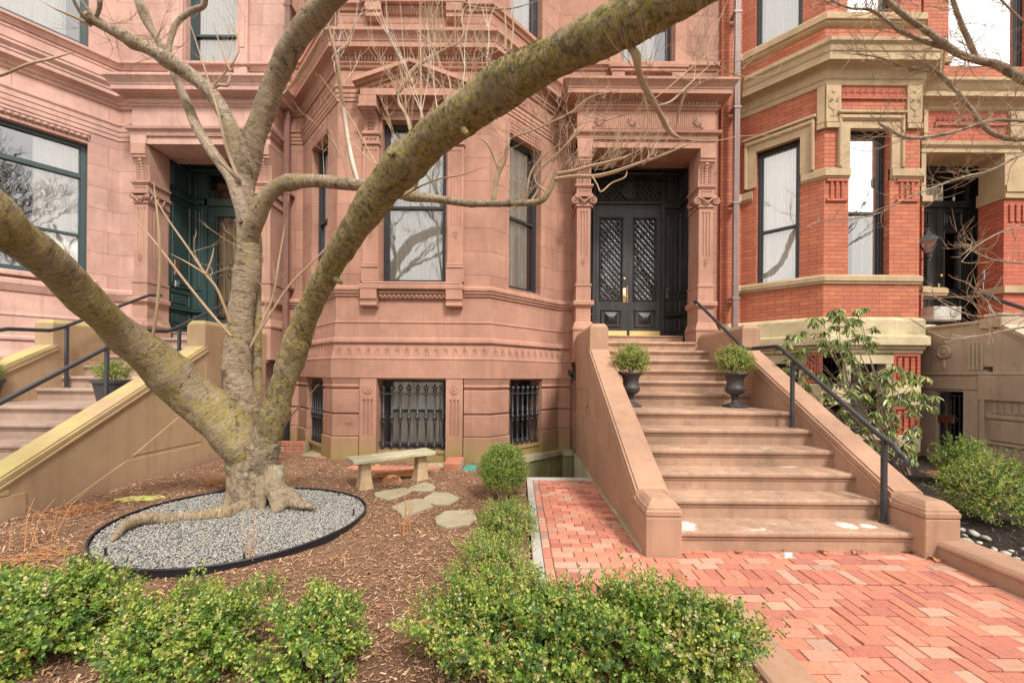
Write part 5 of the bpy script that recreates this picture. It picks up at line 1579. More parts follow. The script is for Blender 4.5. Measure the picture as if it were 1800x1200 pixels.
# ---- brick paving: every brick modelled, joints open
def pave():
    rg = random.Random(5)
    V, Q, C = [], [], []
    CL = [(.50, .205, .140), (.54, .24, .165), (.45, .165, .118), (.57, .28, .20), (.48, .185, .135), (.39, .150, .115), (.53, .215, .14), (.49, .27, .19), (.49, .31, .23), (.36, .23, .19)]
    def brick(x0, x1, y0, y1, k=None):
        g = .0028
        x0 += g; x1 -= g; y0 += g; y1 -= g
        if x1 - x0 < .02 or y1 - y0 < .02: return
        z = rg.uniform(-.004, .003); tx = rg.uniform(-.0022, .0022); ty = rg.uniform(-.0022, .0022); b = .003
        o = len(V)
        V.extend([(x0, y0, -.03), (x1, y0, -.03), (x1, y1, -.03), (x0, y1, -.03)])
        V.extend([(x0, y0, z - b), (x1, y0, z - b), (x1, y1, z - b), (x0, y1, z - b)])
        V.extend([(x0 + b, y0 + b, z - tx - ty), (x1 - b, y0 + b, z + tx - ty), (x1 - b, y1 - b, z + tx + ty), (x0 + b, y1 - b, z - tx + ty)])
        for i in range(4):
            j = (i + 1) % 4
            Q.append((o + i, o + j, o + 4 + j, o + 4 + i)); Q.append((o + 4 + i, o + 4 + j, o + 8 + j, o + 8 + i))
        Q.append((o + 8, o + 9, o + 10, o + 11))
        w_ = [10, 9, 8, 6, 9, 6, 9, 3.4, 3.2, 1.2] if k is None else k
        c = rg.choices(CL, w_)[0]; s = rg.uniform(.86, 1.12)
        C.extend([(c[0] * s, c[1] * s, c[2] * s)] * 9)
    BL, BW = .170, .085
    X0, X1, YB, YT = .195, 3.19, .15, 5.20
    stair = (.98, 3.36, 3.06)
    # running bond: alley beside the steps and the strip before them
    y = 2.85; row = 0
    while y < YT:
        y1 = min(y + BW, YT); x = X0 + .07 - (BL / 2 if row % 2 else 0)
        xm = 1.0 if y > 3.13 else X1
        while x < xm:
            a, b = max(x, X0 + .07), min(x + BL, xm)
            if b - a > .03: brick(a, b, y, y1)
            x += BL
        brick(X0, X0 + .068, y, y1) if row % 3 == 0 and False else None
        y += BW; row += 1
    y = 2.5
    while y < YT:
        brick(X0, X0 + .07, y, min(y + BL, YT), [1, 2, 1, 5, 1, 1, 1, 7, 9, 5]); y += BL
    # soldier row across
    x = X0 + .62
    while x < X1:
        brick(x, min(x + BW, X1), 2.66, 2.85, [6, 7, 5, 6, 4, 3, 6, 5, 4, 2]); x += BW
    # left running strip beside the herringbone
    y = YB; row = 0; XS = 1.34
    while y < 2.85:
        y1 = min(y + BW, 2.85); x = (X0 + .07 if y > 2.42 else XS) - (BL / 2 if row % 2 else 0)
        lo = X0 + .07 if y > 2.42 else XS
        hi = X0 + .62 if y > 2.66 - .001 else 1.62 + (.1 if row % 2 else 0)
        if y <= 2.66 - .001: hi = 1.74 if row % 2 else 1.64
        while x < hi - .02:
            a, b = max(x, lo), min(x + BL, hi)
            if b - a > .03: brick(a, b, y, y1)
            x += BL
        y += BW; row += 1
    # herringbone, three courses to a brick, clipped to the field
    u = BW; rows = {}
    hx0, hx1, hy0, hy1 = 1.64, X1, YB, 2.66
    N = 60
    occ = set()
    for j in range(-N, N):
        for i in range(-N, N):
            # cell (i,j): with k = (i + j) mod 6, bricks run 3 cells along x (k 0..2) or along y
            k = (i - j) % 4
            if k == 0:
                a, b, c, d = i * u, (i + 2) * u, j * u, (j + 1) * u
            elif k == 2:
                a, b, c, d = i * u, (i + 1) * u, (j - 1) * u, (j + 1) * u
                
            else: continue
            a += hx0 + 1; b += hx0 + 1; c += 1.2; d += 1.2
            a, b, c, d = max(a, hx0 + (.1 if int(c / u) % 2 else 0) * 0), min(b, hx1), max(c, hy0), min(d, hy1)
            if b - a > .02 and d - c > .02: brick(a, b, c, d)
    me = npmesh('brick_paving', np.array(V), np.array(Q).ravel(), 4, np.array(C))
    me.materials.append(M['paver'])
    struct('brick_path', me, None)
    m = MB()
    m.add([(X0 - .01, 2.4, -.012), (X1 + .02, 2.4, -.012), (X1 + .02, 3.2, -.012), (X0 - .01, 3.2, -.012)], [(0, 1, 2, 3)])
    m.add([(1.33, .1, -.012), (X1 + .02, .1, -.012), (X1 + .02, 2.4, -.012), (1.33, 2.4, -.012)], [(0, 1, 2, 3)])
    m.add([(X0 - .01, 3.2, -.012), (1.0, 3.2, -.012), (1.0, 5.2, -.012), (X0 - .01, 5.2, -.012)], [(0, 1, 2, 3)])
    k = NT('joint_sand'); k.col(k.mix(k.ramp(k.noise(k.pos(), 7, 5), .4, .7), (.12, .08, .06), (.075, .08, .035))); k.rough(1)
    struct('path_joint_sand', m, k.m)
pave()

# ---- kerbs, granite strips and the sunken area
m = MB(); m.nz(Fr(0, 0, PI / 2), [(-1.345, -.06), (-1.345, .018), (-1.335, .03), (-1.13, .035), (-1.115, .025), (-1.105, .0), (-1.125, -.02), (-1.125, -.12), (-1.3, -.12)], .15, 2.42)
kerb = MB()
kerb.add([(v[0], v[1], v[2]) for v in m.v], m.f)
# Fr at 90 degrees maps (u, n) to (n, u): keep x = -n
kerb.v = [(abs(v[0]), v[1], v[2]) for v in kerb.v]
o_ = solo('stone_kerb', kerb, M['stoop'], 'low worn brown kerb flush with the bricks between front hedge and walk', 'kerb', (1.22, .3, 0)); o_['kind'] = 'structure'
kr = MB()
prof = [(3.20, -.05), (3.20, .085), (3.192, .09), (3.188, .105), (3.195, .118), (3.212, .135), (3.235, .142), (3.42, .145), (3.43, .13), (3.43, -.05)]
k_ = len(prof)
for i, y in enumerate((.4, 3.08)):
    kr.v += [(x, y, z) for x, z in prof]
kr.f += [tuple(range(k_)), tuple(range(2 * k_ - 1, k_ - 1, -1))] + [(i, (i + 1) % k_, k_ + (i + 1) % k_, k_ + i) for i in range(k_)]
o_ = solo('stone_kerb', kr, M['stoop'], 'raised brown moulded kerb at the right edge of the brick walk', 'kerb', (3.31, 1.7, 0)); o_['kind'] = 'structure'
g = MB(); g.bev(Fr(0, 5.20), .10, .985, -.11, 0, -.2, .012, .006)
o_ = solo('granite_strip', g, M['granite'], 'pale granite edging slab across the end of the brick path at the sunken area', 'edging', (.55, 5.25, 0)); o_['kind'] = 'structure'
g = MB(); g.bev(Fr(0, 2.5), .115, .19, -2.7, 0, -.2, .014, .006)
o_ = solo('granite_strip', g, M['granite'], 'long narrow granite edging along the left side of the brick path, beside the box shrubs', 'edging', (.15, 3.5, 0)); o_['kind'] = 'structure'
pit = MB()
pit.xyz(PX0 - .2, PX1 + .05, PY0 - .0, PY1 + .3, -1.3, -1.2)
pit.xyz(PX0 - .2, PX1, PY0 - .12, PY0, -1.2, -.04); pit.xyz(PX0 - .15, PX0, PY0, 6.9, -1.2, -.02)
struct('area_floor', pit, M['mosswall'])
rw = thing('retaining_wall', 'green mossy block wall of the sunken area under the angled bay', 'retaining wall', (.3, 6.9, -1.2))
mw = MB()
mw.plan(Fr(0, 0), [(-.12, -6.34), (.80, -7.26), (.80, -7.45), (-.12, -7.45)], -1.2, -.07)
mw.xyz(.80, .985, 7.16, 7.4, -1.2, -.07)
part('blocks', mw, M['mosswall'], rw)
mw = MB()
mw.plan(Fr(0, 0), [(-.36, -6.06), (-.10, -6.32), (.80, -7.23), (.80, -7.13), (.985, -7.13), (.985, -7.45), (-.36, -7.45)], -.07, .015)
part('coping', mw, M['concrete'], rw)
fm = stone_foot(0)
solo('foundation_stone', fm, M['concrete'], 'pale stone footing course along the bottom of the central steps, beside the brick path', 'footing', (1.03, 5, -1.2))

# ------------------------------------------------------------------ houses and steps
hc, BAY = brownstone_center()
porch(hc, 0, 'stone_plain', door_black)
pink_house()
brick_house()
stoop('front_steps', 'wide brown painted stone steps with chipped treads leading to the black double door', 0, 'stoop', 'step')
stoop('front_steps', 'stone steps with mossy yellow-green cheek walls leading to the dark green entry at the left', -7.74, 'stoop_left', 'step_left')

# right-hand house's steps: only their left cheek shows
def right_steps():
    s = thing('front_steps', 'taupe painted stone steps at the far right with an iron gate in their side', 'front steps', (7.1, 5, 0))
    m = MB()
    X = 7.0
    S = Fr(X, 7.4, -PI / 2)                            # face looking left; u runs towards the camera
    ug0, ug1 = .72, 1.13
    hole = (ug0, ug1, -.6, 1.16)
    wall(m, S, 0, 1.40, -.4, 1.55, [(ug0, ug1, -.4, 1.16)], th=.26)
    wall(m, S, 1.40, 3.7, -.4, 1.2, [], th=.26)
    m.uz(S, [(0, 1.55), (1.52, 1.55), (1.52, 2.2), (.0, 2.2)], -.26, .0)
    m.uz(S, [(1.52, 1.0), (3.9, .25), (3.9, .55), (1.72, 2.1), (1.52, 2.1)], -.255, .003)
    m.uz(S, [(1.40, -.4), (4.0, -.4), (4.0, .3), (1.40, 1.5)], -.25, -.004)
    m.bev(S, .0, 1.40, -.02, .03, 1.42, 1.46, .01); m.bev(S, 1.40, 2.6, -.02, .05, 1.42, 1.46, .01)
    m.bev(S, .0, 1.34, 0, .02, 1.19, 1.40, .01); m.bev(S, 1.36, 2.6, -.02, .045, 1.05, 1.42, .006)
    m.bev(S, 1.15, 1.36, -.02, .03, -.3, 1.18, .008); m.bev(S, 1.38, 1.44, -.02, .045, -.3, 1.05, .006)
    m.bev(S, 1.46, 2.6, 0, .03, .78, .84, .008); m.bev(S, 1.50, 2.6, 0, .025, .46, .76, .01); m.bev(S, 1.46, 2.6, 0, .03, .40, .44, .006)
    for i in range(12):
        m.bev(S, 1.52 + i * .085, 1.575 + i * .085, -.02, .018, .86, 1.02, .006); m.bev(S, 1.52 + i * .085, 1.575 + i * .085, -.02, .018, .20, .38, .006)
    for i in range(4): m.bev(S, 1.20 + i * .055, 1.235 + i * .055, -.02, .02, 1.50, 1.92, .006)
    m.lathe(S, .86, 0, [(.11, 0), (.11, .03), (.085, .045), (.07, .03), (.04, .03), (.035, .05), (.015, .055)], 24, 'n', 1.80)
    for a in range(7):
        t_ = -.6 + a * .35
        spiral(S, .86 - .17 * cos(t_), .01, 1.80 + .17 * sin(t_), .035, 1.2, 1, t_, .010, m, 5)
    m.tube([(.86, .01, 1.68), (.86, .015, 1.56), (.86, .01, 1.50)], [.02, .026, .01], 6, F=S, uvs=False)
    m.bev(S, -.02, 1.52, -.28, .03, 2.2, 2.25, .01)
    m.bev(S, 1.38, 1.66, -.30, .05, 2.12, 2.26, .01); m.bev(S, 1.41, 1.63, -.28, .03, 2.26, 2.33, .02)
    m.uz(S, [(1.62, 2.12), (3.9, .55), (3.9, .60), (1.62, 2.18)], -.29, .035)
    m.uz(S, [(1.62, 2.06), (3.9, .49), (3.9, .55), (1.62, 2.12)], -.27, .015)
    part('cheek_wall', m, M['grey_stoop'], s)
    st = MB()
    for i in range(13):
        y = 7.4 - 1.1 - i * .29 if i else 6.4
        st.xyz(7.26, 9.1, 6.5 - i * .29, 6.82 - i * .29 + (1.0 if i == 0 else 0), 2.13 - (i + 1) * .163, 2.13 - i * .163)
    part('step', st, M['grey_stoop'], s)
    g = MB()
    for i in range(5): g.box(S, ug0 + .05 + i * .08, ug0 + .065 + i * .08, -.08, -.065, -.3, 1.12)
    for z in (.0, .30, .36, 1.08): g.box(S, ug0 + .01, ug1 - .01, -.083, -.062, z, z + .015)
    g.box(S, ug0 + .01, ug0 + .03, -.09, -.06, -.3, 1.12)
    g.tube([(ug0 + .285 + .045 * cos(a / 12 * 2 * PI), .0, .71 + .045 * sin(a / 12 * 2 * PI)) for a in range(13)], .006, 6, F=S, uvs=False)
    part('gate', g, M['iron'], s)
    pl = MB(); pl.bev(S, ug0 + .01, ug0 + .26, -.04, -.02, .64, .77, .004); 
    for z in (.745, .665): pl.box(S, ug0 + .05, ug0 + .20, -.021, -.018, z - .004, z + .004)
    part('sign_plate', pl, M['copper'], s)
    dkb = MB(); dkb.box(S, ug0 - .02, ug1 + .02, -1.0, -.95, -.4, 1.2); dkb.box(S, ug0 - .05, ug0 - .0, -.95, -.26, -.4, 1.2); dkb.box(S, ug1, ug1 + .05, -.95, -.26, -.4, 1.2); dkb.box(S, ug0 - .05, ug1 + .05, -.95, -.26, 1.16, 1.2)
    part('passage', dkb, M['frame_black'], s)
right_steps()

# ---- handrails
xr = 3.03
polyrail('handrail', 'dark iron handrail with a curled end on the right side of the central steps', None,
         [(3.01, 4.38, 5 * RI, 1.54), (3.06, 3.33, RI, .86)],
         [(3.10, 6.98, 2.62), (3.05, 6.93, 2.67), (3.04, 6.85, 2.66), (3.03, 5.42, 1.79), (3.03, 5.30, 1.745), (3.02, 4.68, 1.735), (3.02, 4.60, 1.71), (3.06, 3.38, .895), (3.065, 3.25, .83), (3.065, 3.20, .77)], 0)
def lrail(label, X, side):
    polyrail('handrail', label, 'iron handrails of the left steps',
         [(X, 4.62, 6 * RI, 1.66), (X, 5.60, 7 * RI, 2.0)],
         [(X + side * .1, 6.98, 2.72), (X, 6.85, 2.70), (X, 5.55, 1.99), (X, 5.40, 1.93), (X, 4.95, 1.90), (X, 4.82, 1.86), (X, 4.62, 1.66), (X, 3.4, .92), (X, 3.2, .82)], 0, curl=False)
lrail('black iron handrail on the right side of the left steps, behind the tree limb', -4.78, -1)
lrail('black iron handrail on the left side of the left steps, near the picture edge', -6.36, 1)
polyrail('handrail', 'dark round iron handrail ending in a curl at the far right black door', None,
         [(7.5, 5.7, 1.6, 2.30), (7.5, 5.0, 1.2, 1.85)], [(7.5, 5.0, 1.85), (7.5, 5.6, 2.24), (7.5, 6.5, 2.76), (7.5, 6.62, 2.80)], 0, r=.024, curl=True)
polyrail('handrail', 'second dark iron handrail of the far right steps, before the brick pier', None,
         [(8.35, 6.1, 1.7, 2.62)], [(8.35, 5.3, 2.2), (8.35, 6.5, 2.86)], 0, r=.022, curl=False)

# ---- basement window grilles
FL, FC, FRr, ln, WF, uc, s0, s1, wl0, wl1 = BAY
grille(FC, uc - .50, uc + .50, .20, 1.25, -.06, 8, 'iron grille with eight spiked bars on the middle basement window, behind the stone bench')
grille(FRr, s0, s1, .20, 1.25, -.04, 7, 'iron grille on the basement window of the right angled bay face, above the mossy wall')
grille(FL, wl0, wl1, .20, 1.25, -.04, 7, 'iron grille on the basement window of the left angled bay face, behind the tree trunk')

# ---- downspouts
def spout(px, y0, z0, z1, mat, label, r=.045, Y=7.22, foot=None):
    x = P(px, y0, Y)[0]
    t = thing('downspout', label, 'downspout', (x, Y, z0))
    m = MB(); m.xyz(x - r, x + r, Y - r * .8, Y + r * .8, z0, z1)
    for a in (-.5, 0, .5): m.xyz(x + a * r - .004, x + a * r + .004, Y - r * .8 - .006, Y - r * .8, z0, z1)
    part('pipe', m, M[mat], t, bevel=.008)
    b = MB()
    for z in np.arange(z0 + .5, z1, 1.7): b.xyz(x - r * 1.5, x + r * 1.5, Y - r, Y + .15, z, z + .035)
    part('strap', b, M[mat], t)
    if foot:
        f = MB(); f.lathe(Fr(x, Y), 0, 0, [(.08, 0), (.08, .62), (.095, .63), (.095, .70), (.075, .72), (.06, .80)], 16, 'z', -.02)
        part('boot', f, M['plastic_black'], t, smooth=True)
    return t
spout(503, 500, .7, 10, 'spout', 'brown square downspout between the pink house and the central house, ending in a black boot', foot=True)
spout(1293, 400, 2.25, 10, 'spout_grey', 'grey-brown downspout running down where the central house meets the red brick house', Y=7.12)

# ---- wall lantern by the right door
def lantern():
    x, y, z = P(1632, 440, 6.7)
    t = thing('wall_lantern', 'black iron wall lantern with clear glass, on the brick corner beside the far right door', 'lantern', (x, y, z - .2))
    F = Fr(x, y)
    m = MB()
    m.lathe(F, 0, 0, [(.03, .0), (.055, .01), (.03, .03)], 12, 'z', z - .07)
    m.lathe(F, 0, 0, [(.02, -.12), (.035, -.1), (.02, -.08), (.04, -.05), (.045, 0)], 12, 'z', z - .07)
    m.lathe(F, 0, 0, [(.18, 0), (.17, .02), (.09, .10), (.06, .11), (.06, .13), (.03, .16), (.012, .2), (.02, .21), (.006, .24)], 4, 'z', z + .14)
    for a in range(4):
        q = a * PI / 2
        m.tube([(.05 * cos(q), .05 * sin(q), z - .05), (.155 * cos(q), .155 * sin(q), z + .15)], .007, 5, F=F, uvs=False)
    m.tube([(0, 0, z - .1), (-.06, -.1, z - .16), (-.1, -.22, z - .1)], .01, 6, F=F, uvs=False)
    part('cage', m, M['iron'], t)
    g = MB(); g.lathe(F, 0, 0, [(.05, -.05), (.15, .14)], 4, 'z', z); part('glass', g, M['glass'], t)
lantern()

# ---- hose coil hanging by the step wall
t = thing('hose_coil', 'small black coiled hose hanging at the inner corner left of the central steps', 'hose', P(1008, 668, 7.0))
hm = MB(); bx, by, bz = P(1005, 660, 6.95)
pts = []
for i in range(120):
    a = i / 119 * 2 * PI * 9; f = i / 119
    pts.append((bx - .06 + f * .20 + .018 * sin(a * .7), by - .02 + .045 * cos(a) * .6, bz + .06 - f * .13 + .05 * sin(a)))
hm.tube(pts, .011, 6, uvs=False); hm.tube([(bx + .14, by, bz - .07), (bx + .19, by - .02, bz - .12), (bx + .20, by, bz - .2)], .01, 6, uvs=False)
part('coil', hm, M['plastic_black'], t, smooth=True)

# ---- urns and their little evergreens on the landing
def urn(x, y, label, lab2, seed):
    z = 6 * RI
    t = thing('urn', label, 'urn', (x, y, z), 'dark urns flanking the steps')
    m = MB(); F = Fr(x, y)
    m.xyz(x - .11, x + .11, y - .11, y + .11, z, z + .03)
    part('foot', m, M['urn'], t, bevel=.006)
    m = MB(); m.lathe(F, 0, 0, [(.10, .03), (.095, .045), (.05, .06), (.036, .09), (.034, .11), (.055, .125), (.055, .135), (.04, .145), (.055, .155), (.10, .185), (.115, .215), (.118, .24), (.108, .25), (.108, .26), (.098, .27), (.096, .32), (.105, .37), (.125, .40),
                           (.155, .42), (.16, .43), (.155, .44), (.13, .44), (.10, .41)], 28, 'z', z)
    part('bowl', m, M['urn'], t, smooth=True)
    shrub('potted_shrub', lab2, 'potted shrub', (x, y, z + .44 + .15), (.235, .235, .19), 1300, .019, 'bright green shrubs growing in the urns', .35, 0, seed, .28, stem=.5, branches=9, shoots=.08)
urn(1.44, 5.12, 'dark footed urn at the left end of the landing of the central steps', 'bright green feathery shrub in the left urn on the central steps', 31)
urn(2.78, 5.12, 'dark footed urn at the right end of the landing of the central steps', 'bright green rounded shrub in the right urn on the central steps', 32)

def pot(px, py, Y, label, lab2, seed):
    x, y, z = P(px, py, Y); z = 6 * RI
    t = thing('plant_pot', label, 'plant pot', (x, y, z), 'dark pots on the left steps')
    m = MB(); m.lathe(Fr(x, y), 0, 0, [(.13, 0), (.175, .25), (.195, .255), (.195, .29), (.175, .29), (.16, .25), (.02, .24)], 24, 'z', z)
    part('pot_body', m, M['pot'], t, smooth=True)
    shrub('potted_conifer', lab2, 'potted shrub', (x, y, z + .40), (.21, .21, .15), 700, .014, 'dwarf evergreens potted on the left steps', .25, .05, seed, .15, branches=8)
pot(197, 695, 5.0, 'dark round pot on the landing of the left steps, half hidden by the cheek wall', 'dwarf yellow-green evergreen in the pot on the left steps', 41)
pot(-34, 690, 4.85, 'dark pot on the left steps, mostly cut off by the picture edge', 'dwarf evergreen at the left picture edge on the left steps', 42)

# ---- stone bench, stepping stones, gravel ring
def bench():
    t = thing('stone_bench', 'weathered stone bench with a long slab seat on two flared legs in the mulch', 'bench', (-1.56, 4.97, .01))
    a, b = Vector((-1.97, 4.66)), Vector((-1.16, 5.30))
    d = b - a; L = d.length; ang = math.atan2(d.y, d.x)
    F = Fr(a.x, a.y, ang)
    m = MB(); rg = random.Random(2)
    top = []; k = 12
    vs = []
    for z in (.325, .375):
        for i in range(k + 1):
            for n in (.15, -.15):
                vs.append(F(L * i / k, n + rg.uniform(-.008, .008), z + rg.uniform(-.005, .005)))
    fs = []
    h_ = (k + 1) * 2
    for i in range(k):
        fs += [(2*i, 2*i+1, 2*i+3, 2*i+2), (h_+2*i, h_+2*i+2, h_+2*i+3, h_+2*i+1), (2*i, 2*i+2, h_+2*i+2, h_+2*i), (2*i+1, h_+2*i+1, h_+2*i+3, 2*i+3)]
    fs += [(0, h_, h_+1, 1), (2*k, 2*k+1, h_+2*k+1, h_+2*k)]
    m.add(vs, fs)
    part('seat', m, M['bench'], t, bevel=.01)
    for u in (.17, L - .15):
        m = MB(); vs = []
        for z, w_ in ((-.02, .092), (.04, .078), (.15, .062), (.33, .058)):
            vs += [F(u - w_, w_ * 1.1, z), F(u + w_, w_ * 1.1, z), F(u + w_, -w_ * 1.1, z), F(u - w_, -w_ * 1.1, z)]
        m.add(vs, [(i*4+j, i*4+(j+1)%4, i*4+4+(j+1)%4, i*4+4+j) for i in range(3) for j in range(4)] + [(0, 3, 2, 1), (12, 13, 14, 15)])
        part('leg', m, M['benchleg'], t, bevel=.012)
M['bench'] = m_stone('lichened_bench_stone', (.40, .36, .25), False, moss_top=.45, mosscol=(.34, .33, .20), patch=.3)
M['benchleg'] = m_stone('bench_leg_stone', (.46, .33, .20), False, patch=.4)
M['flag'] = m_stone('flagstone', (.38, .33, .225), False, patch=.25, moss_top=.3, mosscol=(.30, .29, .16))
bench()
tb = MB(); F_ = Fr(-1.55, 5.25, R(14)); tb.box(F_, -.32, .28, -.05, .05, .03, .10)
solo('timber_block', tb, M['drytimber'] if 'drytimber' in M else M['drybrown'], 'short weathered brown timber lying behind the stone bench', 'timber', (-1.55, 5.25, .03), bevel=.006)
stones = [(690, 869, .20, 'flat stepping stone nearest the stone bench, behind the dry twigs'), (743, 858, .17, 'small stepping stone farthest back, right of the bench leg'), (727, 891, .20, 'pointed stepping stone in front of the two nearest the bench'),
          (776, 876, .19, 'four sided stepping stone left of the clipped ball shrub'), (796, 911, .22, 'largest and nearest stepping stone, beside the leafy shrub row')]
for i, (px, py, r, lab) in enumerate(stones):
    Y = 1.36 * 700 / (py - 657); x, y, z = P(px, py, Y)
    rg = random.Random(i + 9); m = MB(); k = 8
    ring = []
    for j in range(k):
        a = 2 * PI * j / k + rg.uniform(-.25, .25); q = r * 1.02 * rg.uniform(.68, 1.22)
        ring.append((x + q * cos(a), y + q * 1.15 * sin(a)))
    zz = .018
    vs = [(a, b, zz - .03) for a, b in ring] + [(a, b, zz + .008) for a, b in ring] + [(x + (a - x) * .96, y + (b - y) * .96, zz + .016 + rg.uniform(-.003, .003)) for a, b in ring]
    m.add(vs, [(j, (j + 1) % k, k + (j + 1) % k, k + j) for j in range(k)] + [(k + j, k + (j + 1) % k, 2*k + (j + 1) % k, 2*k + j) for j in range(k)] + [tuple(range(2*k, 3*k))])
    solo('stepping_stone', m, M['flag'], lab, 'stepping stone', (x, y, 0), 'stepping stones in the mulch')

GC = (-2.42, 3.55)
def ring_r(a): return .955 + .03 * sin(2 * a + .6) + .015 * sin(3 * a)
gm = MB(); k = 96
ring = [(GC[0] + ring_r(2 * PI * i / k) * cos(2 * PI * i / k), GC[1] + ring_r(2 * PI * i / k) * sin(2 * PI * i / k)) for i in range(k)]
prof = []
vs = []
for (x, y) in ring:
    z = float(gh(x, y)); dx, dy = (x - GC[0]), (y - GC[1]); L = math.hypot(dx, dy); dx /= L; dy /= L
    for o, h_ in ((-.006, -.03), (-.006, .050), (-.010, .054), (-.005, .060), (.003, .059), (.006, .053), (.001, .048), (.001, -.03)):
        vs.append((x + dx * o, y + dy * o, z + h_))
fs = [((i * 8 + j), (i * 8 + (j + 1) % 8), (((i + 1) % k) * 8 + (j + 1) % 8), (((i + 1) % k) * 8 + j)) for i in range(k) if not (k * .375 < i < k * .40) for j in range(8)]
gm.add(vs, fs)
t_ = thing('ring_edging', 'black plastic edging bent round the gravel circle under the tree', 'edging', (GC[0], GC[1], .05))
part('strip', gm, M['plastic_black'], t_, smooth=True)
ov = MB()
for i in range(6):
    a0 = 2 * PI * (.375 + .012 * i); 
a = 2 * PI * .405
pA = Vector((GC[0] + ring_r(a) * cos(a), GC[1] + ring_r(a) * sin(a), .06)); pB = pA + Vector((.22, .17, .03))
ov.add([tuple(pA), tuple(pB), tuple(pB + Vector((0, 0, .075))), tuple(pA + Vector((0, 0, .07))), tuple(pA + Vector((-.008, .01, 0))), tuple(pB + Vector((-.008, .01, 0))), tuple(pB + Vector((-.008, .01, .075))), tuple(pA + Vector((-.008, .01, .07)))],
       [(0, 1, 2, 3), (4, 7, 6, 5), (0, 4, 5, 1), (2, 6, 7, 3), (1, 5, 6, 2), (0, 3, 7, 4)])
part('loose_end', ov, M['plastic_black'], t_)
pg = MB()
for a in (4.2, 5.3, .2, 1.0): 
    x, y = GC[0] + .90 * cos(a), GC[1] + .90 * sin(a); pg.tube([(x, y, .02), (x, y, float(gh(x, y)) + .095)], .008, 6, uvs=False)
part('stake', pg, M['plastic_black'], t_)
gb = MB(); gb.v = [(GC[0], GC[1], float(gh(*GC)) + .028)] + [(x + (GC[0] - x) * .01, y + (GC[1] - y) * .01, float(gh(x, y)) + .028) for x, y in ring]
gb.f = [(0, 1 + i, 1 + (i + 1) % k) for i in range(k)]
kk = NT('gravel_bed'); kk.col((.12, .12, .12)); kk.rough(.95)
struct('gravel_bed', gb, kk.m)

def pebbles(name, n, posf, size, pal, seed, zf, flat=.55, mat='pebble'):
    rg = np.random.default_rng(seed)
    bm = bmesh.new(); bmesh.ops.create_icosphere(bm, subdivisions=1, radius=1)
    bv = np.array([v.co[:] for v in bm.verts]); bf = np.array([[v.index for v in f.verts] for f in bm.faces]); bm.free()
    x, y = posf(rg, n); n = len(x)
    s = rg.uniform(size[0], size[1], n)
    sc = np.stack([s, s * rg.uniform(.6, .95, n), s * flat * rg.uniform(.7, 1.2, n)], 1)
    a = rg.uniform(0, 6.28, n); tl = rg.normal(0, .3, n)
    v = bv[None] * sc[:, None, :] * (1 + rg.normal(0, .07, (n, len(bv), 1)))
    ca, sa = np.cos(a)[:, None], np.sin(a)[:, None]; ct, s_t = np.cos(tl)[:, None], np.sin(tl)[:, None]
    X, Y, Z = v[..., 0], v[..., 1], v[..., 2]
    X, Z = X * ct + Z * s_t, -X * s_t + Z * ct
    X, Y = X * ca - Y * sa, X * sa + Y * ca
    zz = zf(x, y) + rg.uniform(0, .012, n)
    v = np.stack([X + x[:, None], Y + y[:, None], Z + zz[:, None]], -1).reshape(-1, 3)
    loops = (np.arange(n)[:, None, None] * len(bv) + bf[None]).reshape(-1)
    pal = np.array(pal); c = pal[rg.integers(0, len(pal), n)] * rg.uniform(.75, 1.2, (n, 1))
    me = npmesh(name, v, loops, 3, np.repeat(c, len(bf), axis=0), True)
    me.materials.append(M[mat]); return me
def gpos(rg, n):
    a = rg.uniform(0, 6.283, n); r = np.sqrt(rg.uniform(0, 1, n)) * (.955 + .03 * np.sin(2 * a + .6) + .015 * np.sin(3 * a) - .022)
    return GC[0] + r * np.cos(a), GC[1] + r * np.sin(a)
me = pebbles('gravel', 27000, gpos, (.0048, .0098), [(.29, .285, .27), (.22, .22, .215), (.36, .345, .315), (.42, .39, .35), (.19, .195, .195), (.36, .31, .25), (.29, .29, .28), (.42, .385, .33)], 3, lambda x, y: gh(x, y) + .034)
struct('gravel', me, None, 'stuff')
def wpos(rg, n):
    y = rg.uniform(2.0, 3.3, n); return 3.50 + rg.uniform(-.04, .16, n) + .1 * np.abs(np.sin(y * 6)), y
for i in range(46):
    rg = np.random.default_rng(500 + i)
    y = 2.45 + i * .027 + rg.uniform(-.01, .01); x = 3.50 + rg.uniform(0, .40)
    me = pebbles('border_stone', 1, lambda r_, n: (np.array([0.]), np.array([0.])), (.022, .045), [(.45, .43, .37), (.52, .50, .44), (.38, .35, .29), (.55, .50, .40)], 600 + i, lambda a, b: 0 * a)
    o = D.objects.new('border_stone', me); COL.objects.link(o); o.location = (x, y, .055)
    tag(o, 'pale rounded stone in the band on dark mulch beside the raised right kerb', 'stone', 'pale stones beside the right kerb')

